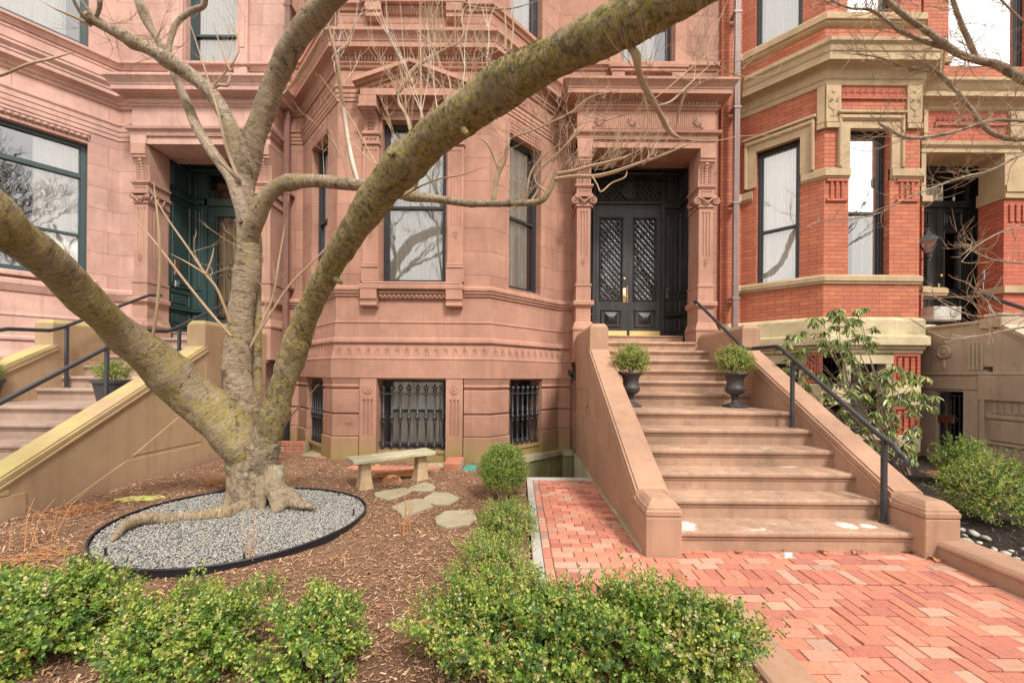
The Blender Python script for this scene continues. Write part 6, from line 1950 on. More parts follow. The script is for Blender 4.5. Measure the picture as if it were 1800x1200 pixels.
# yellow-green scrap, meter plate, tag, fallen leaves
def scrap(name, label, cat, px, py, w_, d_, colm, amp=.02, ang=0.0, zb=0.0, rgseed=1, kx=10, ky=4):
    Y = (EYE - zb) * 700 / (py - 651 - (px - 200) * .006); x, y, z = P(px, py, Y); z = zb
    rg = random.Random(rgseed); vs = []; fs = []
    ca, sa = cos(ang), sin(ang)
    for lay in (0, -.004):
        rg = random.Random(rgseed)
        for j in range(ky + 1):
            for i in range(kx + 1):
                u = (i / kx - .5) * w_ * (1 - .3 * abs(j / ky - .5)); v = (j / ky - .5) * d_ * (1 - abs(2 * i / kx - 1) ** 3 * .6)
                vs.append((x + u * ca - v * sa, y + u * sa + v * ca, z + .015 + rg.uniform(0, amp) + lay))
    n = (kx + 1) * (ky + 1)
    for j in range(ky):
        for i in range(kx):
            a = j * (kx + 1) + i
            fs += [(a, a + 1, a + kx + 2, a + kx + 1), (n + a, n + a + kx + 1, n + a + kx + 2, n + a + 1)]
    m = MB(); m.add(vs, fs)
    solo(name, m, colm, label, cat, (x, y, z), smooth=True)
M['yellow'] = m_paint('yellow_green_plastic', (.52, .55, .14), .5, .5, (.34, .40, .10))
M['green_lid'] = m_paint('green_plate', (.06, .24, .19), .6, .3)
M['white'] = m_paint('white_card', (.78, .78, .76), .6, .1)
M['dryleaf'] = m_paint('oak_leaf', (.36, .17, .065), .8, .6, (.48, .28, .13))
scrap('plastic_scrap', 'crumpled yellow-green plastic scrap lying flat on the mulch near the left steps', 'litter', 247, 878, .46, .17, M['yellow'], .015, .15, .09)
gl_ = MB(); gl_.bev(Fr(0, 0, 0), -.78, -.60, -5.95, -5.62, .0, .03, .004); solo('cover_plate', gl_, M['green_lid'], 'small flat green cover plate on the ground behind the ball shrub', 'cover plate', (-.69, 5.78, 0))
gl_ = MB(); gl_.xyz(-.62, -.1, 5.86, 6.25, -.02, .025); solo('paving_slab', gl_, M['concrete'], 'pale slab at the foot of the bay corner behind the clipped ball shrub', 'slab', (-.36, 6.05, 0))
x, y, z = P(1384, 956, 3.05); tg = MB(); tg.uz(Fr(x, y, .2), [(-.035, .0), (.03, .0), (.036, .03), (-.03, .036)], 0, .012); solo('paper_tag', tg, M['white'], 'small white crumpled paper tag lying at the foot of the bottom step', 'litter', (x, y, 0), smooth=False)
def oak_leaf(px, py, Y, s, ang, label, seed):
    x, y, z = P(px, py, Y); z = .004
    rg = random.Random(seed); m = MB()
    out_ = [(0, -.5), (.08, -.3), (.24, -.28), (.12, -.12), (.34, .0), (.14, .1), (.28, .26), (.1, .28), (0, .5)]
    pts = out_ + [(-a, b) for a, b in reversed(out_[1:-1])]
    ca, sa = cos(ang), sin(ang)
    vs = [(x, y, .02)] + [(x + (a * ca - b * sa) * s, y + (a * sa + b * ca) * s, .006 + abs(a) * s * .5 + rg.uniform(0, .012)) for a, b in pts]
    m.add(vs, [(0, 1 + i, 1 + (i + 1) % len(pts)) for i in range(len(pts))])
    solo('fallen_leaf', m, M['dryleaf'], label, 'leaf', (x, y, z), 'dry oak leaves by the steps')
LF = [(1375, 968, .07, 'flat'), (1445, 970, .11, 'curled'), (1452, 975, .08, ''), (1500, 966, .13, ''), (1505, 972, .1, ''), (1580, 966, .10, ''), (1597, 970, .12, ''), (1620, 975, .12, ''), (1635, 980, .13, ''), (1648, 985, .1, ''), (1330, 962, .06, ''), (1300, 973, .07, '')]
WH = ['below the white tag', 'just right of the white tag', 'second one right of the white tag', 'in the middle before the bottom step', 'overlapping the leaf in the middle before the step', 'at the right end of the bottom step',
      'second from the right end of the bottom step', 'at the start of the raised kerb', 'second along the raised kerb', 'third and farthest along the raised kerb', 'under the centre of the bottom step', 'leftmost before the bottom step']
for i, ((px, py, s, _), wh) in enumerate(zip(LF, WH)):
    oak_leaf(px, py, 1.378 * 700 / (py - 662), s, i * 1.3, 'brown dry oak leaf on the bricks, ' + wh, i)

# brick edgings of the window wells
def edging_row(name, label, p0, p1, z0, z1, dep=.10, bl=.10, courses=1):
    t = thing(name, label, 'brick edging', (p0[0], p0[1], 0))
    d = Vector((p1[0] - p0[0], p1[1] - p0[1])); L = d.length; F = Fr(p0[0], p0[1], math.atan2(d.y, d.x))
    m = MB(); k = int(L / bl)
    for c in range(courses):
        h0 = z0 + (z1 - z0) * c / courses; h1 = z0 + (z1 - z0) * (c + 1) / courses
        of = 0 if c % 2 == 0 else .5
        for i in range(k):
            a, b = L * (i + of) / k + .004, L * min(i + 1 + of, k) / k - .004
            if b - a > .02: m.bev(F, a, b, -dep, random.uniform(-.004, .004), h0 + .003, h1 - .003, .006)
    part('bricks', m, M['edgebrick'], t)
    n = MB(); n.box(F, .0, L, -dep + .005, -.008, z0, z1 - .008); part('mortar', n, M['mortar'], t)
M['edgebrick'] = m_stone('edging_brick', (.50, .20, .12), False, patch=.35)
M['mortar'] = m_stone('grey_mortar', (.50, .42, .33), False)
edging_row('brick_edging', 'row of bricks set flush in the mulch behind the stone bench', (-2.45, 5.62), (-1.12, 5.62), -.03, .035, .20, .09)
edging_row('brick_edging', 'short raised brick return at the right pilaster foot, right of the stone bench', (-1.06, 5.62), (-.82, 5.62), -.03, .12, .45, .12)
edging_row('brick_edging', 'row of bricks at mulch level right of the tree trunk', (-3.80, 6.20), (-3.02, 6.20), -.03, .06, .12, .11)
edging_row('brick_edging', 'low brick wall three courses high behind the trunk, holding a strip of mulch', (-4.1, 6.75), (-3.62, 6.75), -.03, .21, .11, .16, 3)
c_ = MB(); c_.xyz(-2.35, -1.05, 5.82, 6.14, -.03, .012); c_.xyz(-3.60, -2.95, 6.32, 7.0, -.03, .03); struct('window_well_floor', c_, M['concrete'])

# ------------------------------------------------------------------ shrubs
SH = 'small leaved evergreen shrubs of the garden hedge'
def S(label, px, py, Y, rad, n, seed, **k):
    if py > 1050: Y -= .12; n = int(n * 1.25); rad = (rad[0], rad[1], rad[2] * .74); k['leaf'] = k['leaf'] * 1.22; k['lumps'] = .5; k['shoots'] = max(.05, k.get('shoots', 0))
    x, y, z = P(px, py, Y)
    k.setdefault('box', True); k.setdefault('lumps', .35)
    shrub('box_shrub', label, 'shrub', (x, y, rad[2] * .95 + float(gh(x, y))), rad, n, group=SH, seed=seed, **k)
S('loose green hedge shrub cut off by the left picture edge', 20, 1090, 2.02, (.36, .26, .24), 1500, 1, yellow=.04, leaf=.019)
S('rounded green hedge shrub second from the left edge', 104, 1090, 2.04, (.20, .23, .25), 1300, 2, yellow=.05, leaf=.019)
S('loose hedge shrub with yellow-tipped upright shoots below the gravel circle', 275, 1100, 1.96, (.19, .22, .22), 850, 3, yellow=.12, leaf=.018, shoots=.1)
S('open hedge shrub with yellow shoots, right of centre in the front left hedge', 378, 1100, 1.96, (.185, .22, .23), 850, 4, yellow=.12, leaf=.018, shoots=.1)
S('dense green hedge shrub at the right end of the front left hedge', 562, 1100, 1.95, (.20, .22, .225), 1100, 5, yellow=.06, leaf=.018)
S('hedge shrub with orange and yellow leaves at the left end of the front right hedge', 845, 1090, 2.0, (.30, .26, .24), 1500, 6, yellow=.16, orange=.06, leaf=.017)
S('dense green hedge shrub second from the left in the front right hedge', 975, 1080, 1.98, (.28, .27, .26), 1500, 7, yellow=.10, leaf=.018)
S('hedge shrub with yellow tips third from the left in the front right hedge', 1105, 1085, 1.97, (.26, .26, .25), 1400, 8, yellow=.14, leaf=.018, shoots=.06)
S('hedge shrub leaning over the stone kerb at the right end of the front right hedge', 1225, 1090, 1.93, (.26, .24, .25), 1400, 9, yellow=.18, leaf=.018, shoots=.06)
S('yellowed leafy shrub in the path-side row, next behind the front hedge', 868, 1000, 2.65, (.29, .34, .14), 1300, 10, yellow=.26, orange=.02, leaf=.016)
S('leafy shrub in the path-side row between the ball shrub and the yellowed one', 892, 925, 3.45, (.26, .36, .13), 1100, 11, yellow=.20, leaf=.016)
shrub('ball_shrub', 'clipped round green box ball beside the brick path, left of the sunken area', 'shrub', (-.165, 4.38, .34), (.30, .30, .30), 5200, .0120, None, .07, 0, 12, .05, branches=12, box=False)
x, y, z = P(1745, 900, 3.7); shrub('box_shrub', 'yellow-green bushy shrub on the dark mulch near the right picture edge', 'shrub', (x, y, .34), (.42, .36, .32), 1700, .020, None, .22, 0, 13, .3, branches=14, shoots=.05)
x, y, z = P(1700, 800, 4.9); shrub('box_shrub', 'bright green shrub in front of the iron gate, behind the yellow-green one', 'shrub', (x, y, .32), (.30, .32, .30), 1200, .020, None, .06, 0, 14, .35, branches=12, shoots=.15)

def rhodo():
    rg = np.random.default_rng(77)
    base = P(1540, 800, 6.0); base = (base[0], 5.6, .03)
    t = thing('rhododendron', 'tall rhododendron with drooping dark green leaves on thin stems in front of the brick bay', 'shrub', base)
    spots = []
    rr = random.Random(8)
    # whorls at the ends of branches, listed from the photograph's clusters with their own distances
    cl = [(1430, 565), (1470, 560), (1440, 590), (1500, 590), (1530, 580), (1480, 620), (1525, 610), (1375, 610), (1400, 615), (1440, 650), (1470, 660), (1420, 680), (1490, 680), (1455, 700), (1510, 640), (1545, 640), (1570, 650), (1590, 660), (1560, 690), (1600, 690), (1620, 670), (1635, 700), (1610, 720), (1580, 730), (1545, 720), (1500, 730), (1465, 740),
          (1520, 760), (1560, 760), (1590, 770), (1540, 790), (1500, 775), (1430, 720), (1410, 650), (1455, 610), (1485, 600), (1500, 570), (1545, 665), (1530, 690), (1570, 705), (1555, 740), (1600, 745), (1580, 785), (1610, 800), (1520, 660), (1490, 710), (1445, 665), (1480, 565), (1440, 730), (1525, 740), (1400, 590), (1385, 640), (1565, 670), (1590, 700), (1475, 545), (1510, 545)]
    st = MB(); pos = []; dirs = []; ups = []; size = []; cols = []; mids = []
    for i, (px, py) in enumerate(cl):
        for rep in range(4):
            Y = 5.5 + rr.uniform(-.55, .45)
            p = Vector(P(px + rr.uniform(-14, 14) + (20 if py > 740 else 0) * 0, py + rr.uniform(-12, 14), Y))
            if p.z < .2: p.z = .2 + rr.random() * .2
            b = Vector(base) + Vector((rr.uniform(-.12, .12), rr.uniform(-.1, .1), 0))
            mid = b.lerp(p, .55) + Vector((rr.uniform(-.1, .1), rr.uniform(-.1, .1), -.12 + rr.uniform(0, .1)))
            if rep == 0:
                p_first = p
                if i % 3 == 0: trunk_ = [b, b.lerp(mid, .5) + Vector((0, 0, .05)), mid]; st.tube(trunk_ + [mid.lerp(p, .6) + Vector((0, 0, -.02)), p], [.012, .009, .007, .005, .003], 6, uvs=False); mids.append(mid)
                else:
                    q0 = min(mids, key=lambda v: (v - p).length) if mids else b
                    st.tube([q0, q0.lerp(p, .5) + Vector((rr.uniform(-.05, .05), 0, rr.uniform(-.06, .02))), p], [.006, .0045, .003], 5, uvs=False)
            else: st.tube([p_first, p_first.lerp(p, .5) + Vector((0, 0, -.03)), p], [.0035, .003, .0025], 5, uvs=False)
            nl = rr.randint(9, 13)
            for j in range(nl):
                a = 2 * PI * j / nl + rr.uniform(-.3, .3); dr = rr.uniform(-2.6, -.5)
                d = np.array([cos(a), sin(a), dr]); d /= np.linalg.norm(d)
                pos.append(np.array(p) + d * .01); dirs.append(d); ups.append([0, 0, 1.0] + rg.normal(0, .15, 3)); size.append(rr.uniform(.08, .13))
                c = np.array(rr.choice([(.16, .22, .065), (.21, .27, .08), (.12, .17, .055), (.27, .31, .10), (.42, .40, .14)])) * rr.uniform(.8, 1.25); cols.append(c)
    me = leafmesh('foliage', np.array(pos), np.array(dirs), np.array(ups), np.array(size), np.array(cols), .30, .5)
    me.materials.append(M['leaf']); part('foliage', me, None, t)
    part('stems', st, M['bark_grey'], t, smooth=True)
rhodo()

def dry_clump(px, py, zb, r, h_, n, label, seed, ball=False, mat='drybrown', up=1.0):
    Y = (EYE - zb) * 700 / (py - 655); x, y, z = P(px, py, Y); z = zb
    rr = random.Random(seed); m = MB()
    for i in range(n):
        a = rr.uniform(0, 6.28); q = rr.uniform(0, 1)
        if ball:
            pts = []; a0 = rr.uniform(0, 6.28); el = rr.uniform(-.2, 1.3)
            for k in range(6):
                el2 = el + k * .18; a2 = a0 + k * .3
                pts.append((x + r * cos(a2) * cos(el2) * rr.uniform(.8, 1), y + r * sin(a2) * cos(el2), z + h_ * .4 + h_ * .55 * sin(el2)))
            m.tube(pts, .0022, 4, uvs=False)
        else:
            p0 = (x + rr.uniform(-r, r) * .5, y + rr.uniform(-r, r) * .5, z)
            p2 = (p0[0] + cos(a) * r * q, p0[1] + sin(a) * r * q, z + h_ * rr.uniform(.3, 1) * up)
            p1 = ((p0[0] + p2[0]) / 2 + rr.uniform(-.02, .02), (p0[1] + p2[1]) / 2, z + (p2[2] - z) * .7)
            m.tube([p0, p1, p2], [.003, .0025, .0015], 4, uvs=False)
    solo('dry_stalks', m, M[mat], label, 'dried plant', (x, y, z), 'dead plant stalks in the mulch')
dry_clump(688, 858, .01, .13, .17, 60, 'round tangle of dry rust-brown twigs by the left bench leg', 1, ball=True)
dry_clump(395, 850, .09, .28, .14, 90, 'spread clump of dry orange stalks behind the trunk on its left', 2, up=.7)
dry_clump(140, 905, .10, .25, .12, 60, 'flattened dry straw clump at the left beside the cheek wall foot', 3, up=.7)
dry_clump(712, 940, .01, .08, .42, 9, 'few thin upright dead stalks in the middle of the mulch', 4)
dry_clump(60, 960, .10, .2, .35, 10, 'tall dead stems at the left edge in front of the left steps', 5)
dry_clump(437, 985, .05, .1, .5, 5, 'thin dead stems standing at the front of the gravel circle', 6)
dry_clump(60, 990, .1, .3, .1, 50, 'dry pale stalks lying behind the leftmost hedge shrub', 7, up=.5)
dry_clump(1655, 825, .03, .25, .08, 40, 'pale dry leaf litter against the foot of the brick bay', 8, up=.4)
# ------------------------------------------------------------------ the tree in the garden
def cat_rom(pts, k=5):
    """smooth a list of (px, py, Y, width px) through Catmull-Rom"""
    q = [pts[0]] + list(pts) + [pts[-1]]
    o = []
    for i in range(1, len(q) - 2):
        p0, p1, p2, p3 = (np.array(q[j], float) for j in (i - 1, i, i + 1, i + 2))
        for j in range(k):
            t = j / k
            o.append(.5 * ((2 * p1) + (-p0 + p2) * t + (2 * p0 - 5 * p1 + 4 * p2 - p3) * t * t + (-p0 + 3 * p1 - 3 * p2 + p3) * t ** 3))
    o.append(np.array(q[-2], float))
    return o

def limb(mb, pts, seg=16, rough=.05, k=5, knots=()):
    s = cat_rom(pts, k)
    P3 = [P(a[0], a[1], a[2]) for a in s]
    rd = []
    for i in range(len(s)):                           # true radius whose outline has the width seen in the photograph
        c = [Vector(P3[j]) - Vector((0, 0, EYE)) for j in (max(0, i - 1), i, min(len(s) - 1, i + 1))]
        tx = (c[2] - c[0]); tx = tx.normalized() if tx.length > 1e-6 else Vector((0, 0, 1))
        ph = c[1].normalized(); N = ph.cross(tx)
        rho = c[1].cross(tx).length
        if N.length < .05 or rho < .2: rd.append(s[i][3] * .5 * s[i][2] / 700); continue
        N.normalize(); e = 1e-3; q = ph + N * e
        a0 = Vector((ph.x / ph.y, ph.z / ph.y)); a1 = Vector((q.x / q.y, q.z / q.y)); dv = (a1 - a0) / e
        l0 = Vector((c[2].x / c[2].y - c[0].x / c[0].y, c[2].z / c[2].y - c[0].z / c[0].y))
        if l0.length > 1e-9: l0.normalize(); dv = dv - l0 * dv.dot(l0)
        rd.append(sin(s[i][3] * .5 / 700 / max(dv.length, .2)) * rho)
    for (px, py, amp, w_) in knots:
        for i, a in enumerate(s):
            d = math.hypot(a[0] - px, a[1] - py)
            rd[i] *= 1 + amp * math.exp(-(d / w_) ** 2)
    mb.tube(P3, rd, seg, rough=rough)
    return P3, rd

def twigs(mb, starts, rr, ln=(.25, .7), r0=.0045, up=.8, kids=3, bend=.35, seg=4):
    for p, d in starts:
        p = Vector(p); d = Vector(d).normalized()
        L = rr.uniform(*ln); n = 6; pts = [p]; dd = d.copy()
        for i in range(n):
            dd = (dd + Vector((rr.uniform(-1, 1), rr.uniform(-1, 1), rr.uniform(-.6, 1) * up)) * bend * .75).normalized()
            pts.append(pts[-1] + dd * L / n)
        mb.tube(pts, [r0 * (1 - .72 * i / n) for i in range(n + 1)], seg, uvs=False)
        for i in range(1, n):                     # buds
            if rr.random() < .5:
                b = pts[i] + Vector((rr.uniform(-1, 1), rr.uniform(-1, 1), rr.uniform(0, 1))).normalized() * .012
                mb.tube([pts[i], b], [r0 * .5, r0 * .25], 3, uvs=False)
        for c in range(kids):
            i = rr.randint(2, n - 1)
            q = (dd + Vector((rr.uniform(-1, 1), rr.uniform(-.7, .7), rr.uniform(-.3, 1))) * .9).normalized()
            l2 = L * rr.uniform(.25, .55); t1 = pts[i] + q * l2 * .5; t2 = t1 + (q + Vector((0, 0, .4)) * up).normalized() * l2 * .5
            mb.tube([pts[i], t1, t2], [r0 * .6, r0 * .45, r0 * .22], seg, uvs=False)

def garden_tree():
    t = thing('cherry_tree', 'large bare multi-limbed cherry tree with mossy bark rising from the gravel circle', 'tree', P(450, 890, 4.05))
    # trunk base: the feet of all limbs grown together
    tb = MB()
    limb(tb, [(452, 905, 4.05, 116), (452, 885, 4.05, 104), (449, 865, 4.05, 98), (447, 835, 4.05, 94), (446, 810, 4.05, 94), (446, 790, 4.05, 78), (446, 770, 4.05, 50)], 40, .16, 8)
    limb(tb, [(470, 850, 4.08, 60), (452, 812, 4.05, 84), (425, 775, 4.0, 92), (395, 741, 3.94, 84), (375, 724, 3.9, 60)], 30, .06, 6)
    limb(tb, [(450, 850, 4.04, 60), (458, 810, 3.98, 68), (470, 765, 3.93, 58), (478, 738, 3.91, 46)], 30, .06, 6)
    limb(tb, [(446, 830, 4.08, 84), (438, 770, 4.1, 68), (430, 735, 4.1, 60), (427, 715, 4.1, 44)], 30, .06, 6)
    limb(tb, [(452, 845, 4.05, 26), (476, 848, 4.0, 38), (495, 868, 3.92, 46), (518, 883, 3.86, 36), (540, 889, 3.8, 20), (556, 893, 3.75, 8)], 16, .25, 6)
    limb(tb, [(430, 840, 4.0, 44), (436, 880, 3.88, 42), (430, 905, 3.72, 26)], 16, .25, 6)
    limb(tb, [(480, 820, 3.96, 36), (484, 865, 3.88, 40), (489, 903, 3.75, 26)], 16, .25, 6)
    limb(tb, [(412, 820, 4.0, 22), (410, 870, 3.95, 26), (398, 900, 3.8, 20)], 12, .25, 6)
    limb(tb, [(455, 840, 3.86, 14), (458, 880, 3.84, 26), (462, 905, 3.75, 20)], 12, .2, 6)
    tbo = part('trunk', tb, M['bark_base'], t, smooth=True)
    rm = tbo.modifiers.new('fuse', 'REMESH'); rm.mode = 'VOXEL'; rm.voxel_size = .011; rm.use_smooth_shade = True
    sm = tbo.modifiers.new('soften', 'SMOOTH'); sm.iterations = 6; sm.factor = .6
    for nm, sz, sg_ in (('bark_lumps', .11, .035), ('bark_flakes', .03, .012)):
        tx = D.textures.new(nm, 'CLOUDS'); tx.noise_scale = sz; tx.noise_depth = 3
        dm = tbo.modifiers.new(nm, 'DISPLACE'); dm.texture = tx; dm.strength = sg_; dm.mid_level = .5; dm.texture_coords = 'LOCAL'
    rt = MB(); limb(rt, [(430, 890, 3.85, 50), (395, 902, 3.6, 34), (350, 908, 3.5, 24), (300, 911, 3.4, 22), (255, 911, 3.3, 26), (222, 922, 3.15, 30), (205, 940, 3.02, 26), (196, 952, 2.95, 10)], 12, .10)
    part('root', rt, M['bark'], t, smooth=True)
    L1 = MB(); P1, R1 = limb(L1, [(470, 850, 4.08, 60), (452, 812, 4.05, 82), (425, 775, 4.0, 90), (385, 732, 3.92, 88), (330, 685, 3.78, 79), (270, 632, 3.55, 78), (215, 585, 3.3, 80), (160, 535, 3.0, 85), (100, 475, 2.7, 92), (40, 425, 2.45, 100), (-20, 385, 2.25, 116), (-110, 320, 2.05, 122), (-220, 230, 1.9, 120)], 40, .11, k=12, knots=((300, 655, .10, 22), (420, 770, .05, 30)))
    L1.tube([P1[-2], (-3.7, 1.75, 3.1), (-4.3, 1.6, 3.7), (-4.9, 1.4, 4.6)], [R1[-2], R1[-2] * .8, .07, .02], 16, rough=.05)
    part('limb', L1, M['bark_left'], t, smooth=True)
    # middle stem and its forks
    L2 = MB(); P2, R2 = limb(L2, [(446, 800, 4.08, 80), (432, 745, 4.1, 62), (421, 690, 4.1, 56), (416, 645, 4.12, 56), (420, 590, 4.12, 50), (427, 520, 4.12, 47), (436, 460, 4.12, 49), (438, 420, 4.12, 47), (432, 380, 4.12, 40), (430, 345, 4.12, 38), (429, 318, 4.12, 42), (434, 285, 4.1, 50), (445, 245, 4.05, 46), (466, 190, 4.0, 44), (489, 130, 3.9, 46), (520, 70, 3.75, 50), (565, 15, 3.6, 56), (620, -45, 3.4, 60), (680, -110, 3.3, 58)], 36, .11, k=12, knots=((505, 60, .12, 14), (428, 300, .1, 20)))
    L2.tube([P2[-2], (-.95, 3.1, 5.7), (-.7, 2.8, 6.5), (-.5, 2.5, 7.4)], [R2[-2], R2[-2] * .7, .05, .012], 14, rough=.05)
    part('limb', L2, M['bark'], t, smooth=True)
    L2b = MB(); limb(L2b, [(452, 700, 4.25, 20), (451, 640, 4.27, 20), (452, 560, 4.28, 17), (453, 500, 4.28, 14), (455, 440, 4.25, 12)], 10, .05); 
    limb(L2b, [(445, 800, 4.0, 40), (455, 765, 3.95, 30), (457, 735, 3.9, 26), (456, 718, 3.88, 24)], 14, .08)
    part('limb', L2b, M['bark_left'], t, smooth=True)
    L3 = MB(); limb(L3, [(428, 330, 4.1, 30), (416, 262, 4.06, 34), (400, 212, 4.0, 30), (372, 165, 3.95, 30), (332, 130, 3.9, 28), (293, 105, 3.8, 28), (265, 88, 3.75, 24), (232, 72, 3.7, 25), (200, 55, 3.65, 22), (165, 35, 3.6, 20), (150, 22, 3.55, 12)], 14, .05, knots=((233, 72, .25, 10), (290, 108, .12, 12)))
    limb(L3, [(165, 38, 3.6, 10), (175, 12, 3.55, 11), (172, -20, 3.5, 11), (165, -60, 3.45, 10)], 8, .05); limb(L3, [(160, 42, 3.6, 10), (140, 20, 3.5, 7), (120, -20, 3.4, 6)], 6, .05)
    part('limb', L3, M['bark_grey'], t, smooth=True)
    L4 = MB(); limb(L4, [(432, 392, 4.05, 26), (412, 325, 4.0, 29), (390, 290, 4.02, 28), (365, 255, 4.05, 27), (345, 222, 4.08, 26), (328, 180, 4.1, 22), (312, 145, 4.1, 18), (300, 118, 4.1, 14)], 14, .05)
    limb(L4, [(292, 98, 3.85, 20), (283, 80, 3.85, 18), (262, 45, 3.85, 19), (245, 5, 3.8, 20), (225, -40, 3.8, 20)], 12, .06)
    limb(L4, [(296, 98, 3.85, 16), (300, 68, 3.9, 15), (312, 40, 3.9, 13), (335, 20, 3.9, 14), (358, 10, 3.9, 13), (360, -15, 3.85, 9)], 12, .08)
    part('limb', L4, M['bark_grey'], t, smooth=True)
    L5 = MB(); limb(L5, [(430, 480, 4.12, 16), (434, 440, 4.1, 30), (440, 412, 4.06, 36), (450, 383, 4.0, 38), (466, 350, 3.95, 34), (486, 330, 3.93, 31), (508, 321, 3.93, 30), (550, 318, 3.97, 25), (600, 322, 4.02, 24), (650, 328, 4.08, 21), (700, 340, 4.1, 20), (725, 345, 4.1, 19), (770, 350, 4.08, 15), (820, 357, 4.05, 14), (870, 358, 4.0, 13), (920, 357, 3.95, 12), (952, 352, 3.9, 11), (968, 330, 3.88, 10), (978, 304, 3.85, 9)], 14, .06, knots=((508, 321, .15, 10), (728, 340, .25, 12), (828, 360, .2, 6), (955, 352, .2, 6)))
    limb(L5, [(723, 342, 4.1, 16), (730, 318, 4.1, 13), (737, 300, 4.0, 10)], 8, .1)
    part('limb', L5, M['bark'], t, smooth=True)
    L6 = MB(); P6, R6 = limb(L6, [(450, 850, 4.04, 56), (458, 810, 3.98, 58), (470, 770, 3.93, 56), (487, 710, 3.88, 54), (502, 660, 3.82, 50), (518, 612, 3.76, 55), (536, 560, 3.65, 51), (560, 508, 3.5, 53), (592, 450, 3.3, 57), (630, 392, 3.1, 63), (672, 335, 2.92, 76), (712, 290, 2.76, 84), (760, 245, 2.6, 86), (820, 198, 2.4, 92), (880, 155, 2.25, 96), (940, 118, 2.1, 92), (1000, 88, 1.98, 86), (1060, 58, 1.88, 86), (1130, 22, 1.78, 92), (1210, -20, 1.7, 92), (1320, -80, 1.6, 90), (1450, -160, 1.5, 88)], 44, .13, k=12,
                     knots=((708, 290, .10, 25), (880, 140, .06, 20), (830, 220, .05, 26), (524, 600, .10, 16), (1120, 30, .06, 30)))
    limb(L6, [(700, 272, 2.68, 34), (690, 268, 2.6, 30), (684, 272, 2.56, 14)], 10, .15)
    limb(L6, [(815, 228, 2.35, 44), (822, 236, 2.28, 26)], 10, .12); limb(L6, [(905, 110, 2.2, 40), (893, 98, 2.15, 22)], 10, .15); limb(L6, [(590, 490, 3.35, 22), (600, 497, 3.3, 12)], 8, .1)
    L6.tube([P6[-2], (1.75, 1.32, 3.75), (2.3, 1.05, 4.5), (2.8, .6, 5.4), (3.2, .2, 6.4)], [R6[-2], R6[-2] * .85, .065, .045, .012], 16, rough=.05)
    part('limb', L6, M['bark_mossy'], t, smooth=True)
    cr = MB(); starts = [(Vector((1.2, 1.5, 3.0)).lerp(Vector((3.2, .2, 6.4)), k_ / 14), (random.uniform(-1, 1), random.uniform(-1, .6), 1)) for k_ in range(3, 15)]
    starts += [(Vector((-3.2, 1.85, 2.7)).lerp(Vector((-4.9, 1.4, 4.4)), k_ / 10), (random.uniform(-1, .6), random.uniform(-1, .6), 1)) for k_ in range(2, 11)] + [(Vector((-1.1, 3.3, 5.1)).lerp(Vector((-.5, 2.6, 7.2)), k_ / 10), (random.uniform(-1, 1), random.uniform(-1, .6), .8)) for k_ in range(2, 11)]
    twigs(cr, starts, random.Random(5), (.9, 1.8), .014, .7, 5)
    part('crown', cr, M['bark_grey'], t)
    # moss tufts standing on the limb
    rr = random.Random(4); pos = []; dirs = []; cols = []
    lo = next(i for i, q in enumerate(P6) if q[2] > 2.6); hi = len(P6) - 10
    for i in range(9000):
        j = rr.randrange(lo, hi); f_ = rr.random(); c = Vector(P6[j]).lerp(Vector(P6[j + 1]), f_); r = R6[j]
        ax = (Vector(P6[j + 1]) - Vector(P6[j])).normalized()
        d = Vector((rr.gauss(-.25, .7), rr.gauss(-.5, .7), rr.gauss(.3, .8))); d = (d - ax * d.dot(ax)).normalized()
        p = c + d * r * (1 + .08 * bump3(c + d * r)) * .995
        if sin(p.x * 9 + 2) * sin(p.z * 11) + .6 * sin(p.x * 31) * sin(p.z * 27 + p.y * 13) < .22: continue
        pos.append(p[:]); dirs.append((d * .7 + Vector((rr.uniform(-1, 1), rr.uniform(-1, 1), rr.uniform(-1, 1)))).normalized()[:])
        cols.append(np.array(rr.choice([(.13, .15, .03), (.17, .18, .04), (.09, .115, .02), (.24, .20, .05), (.19, .13, .04)])) * rr.uniform(.6, 1.2))
    n = len(pos); me = leafmesh('moss', np.array(pos), np.array(dirs), np.tile([0.1, .2, 1.0], (n, 1)), np.array([rr.uniform(.004, .009) for _ in range(n)]), np.array(cols), .6, .3)
    me.materials.append(M['leaf']); part('moss', me, None, t)
    # branches traced from the photograph
    br = MB()
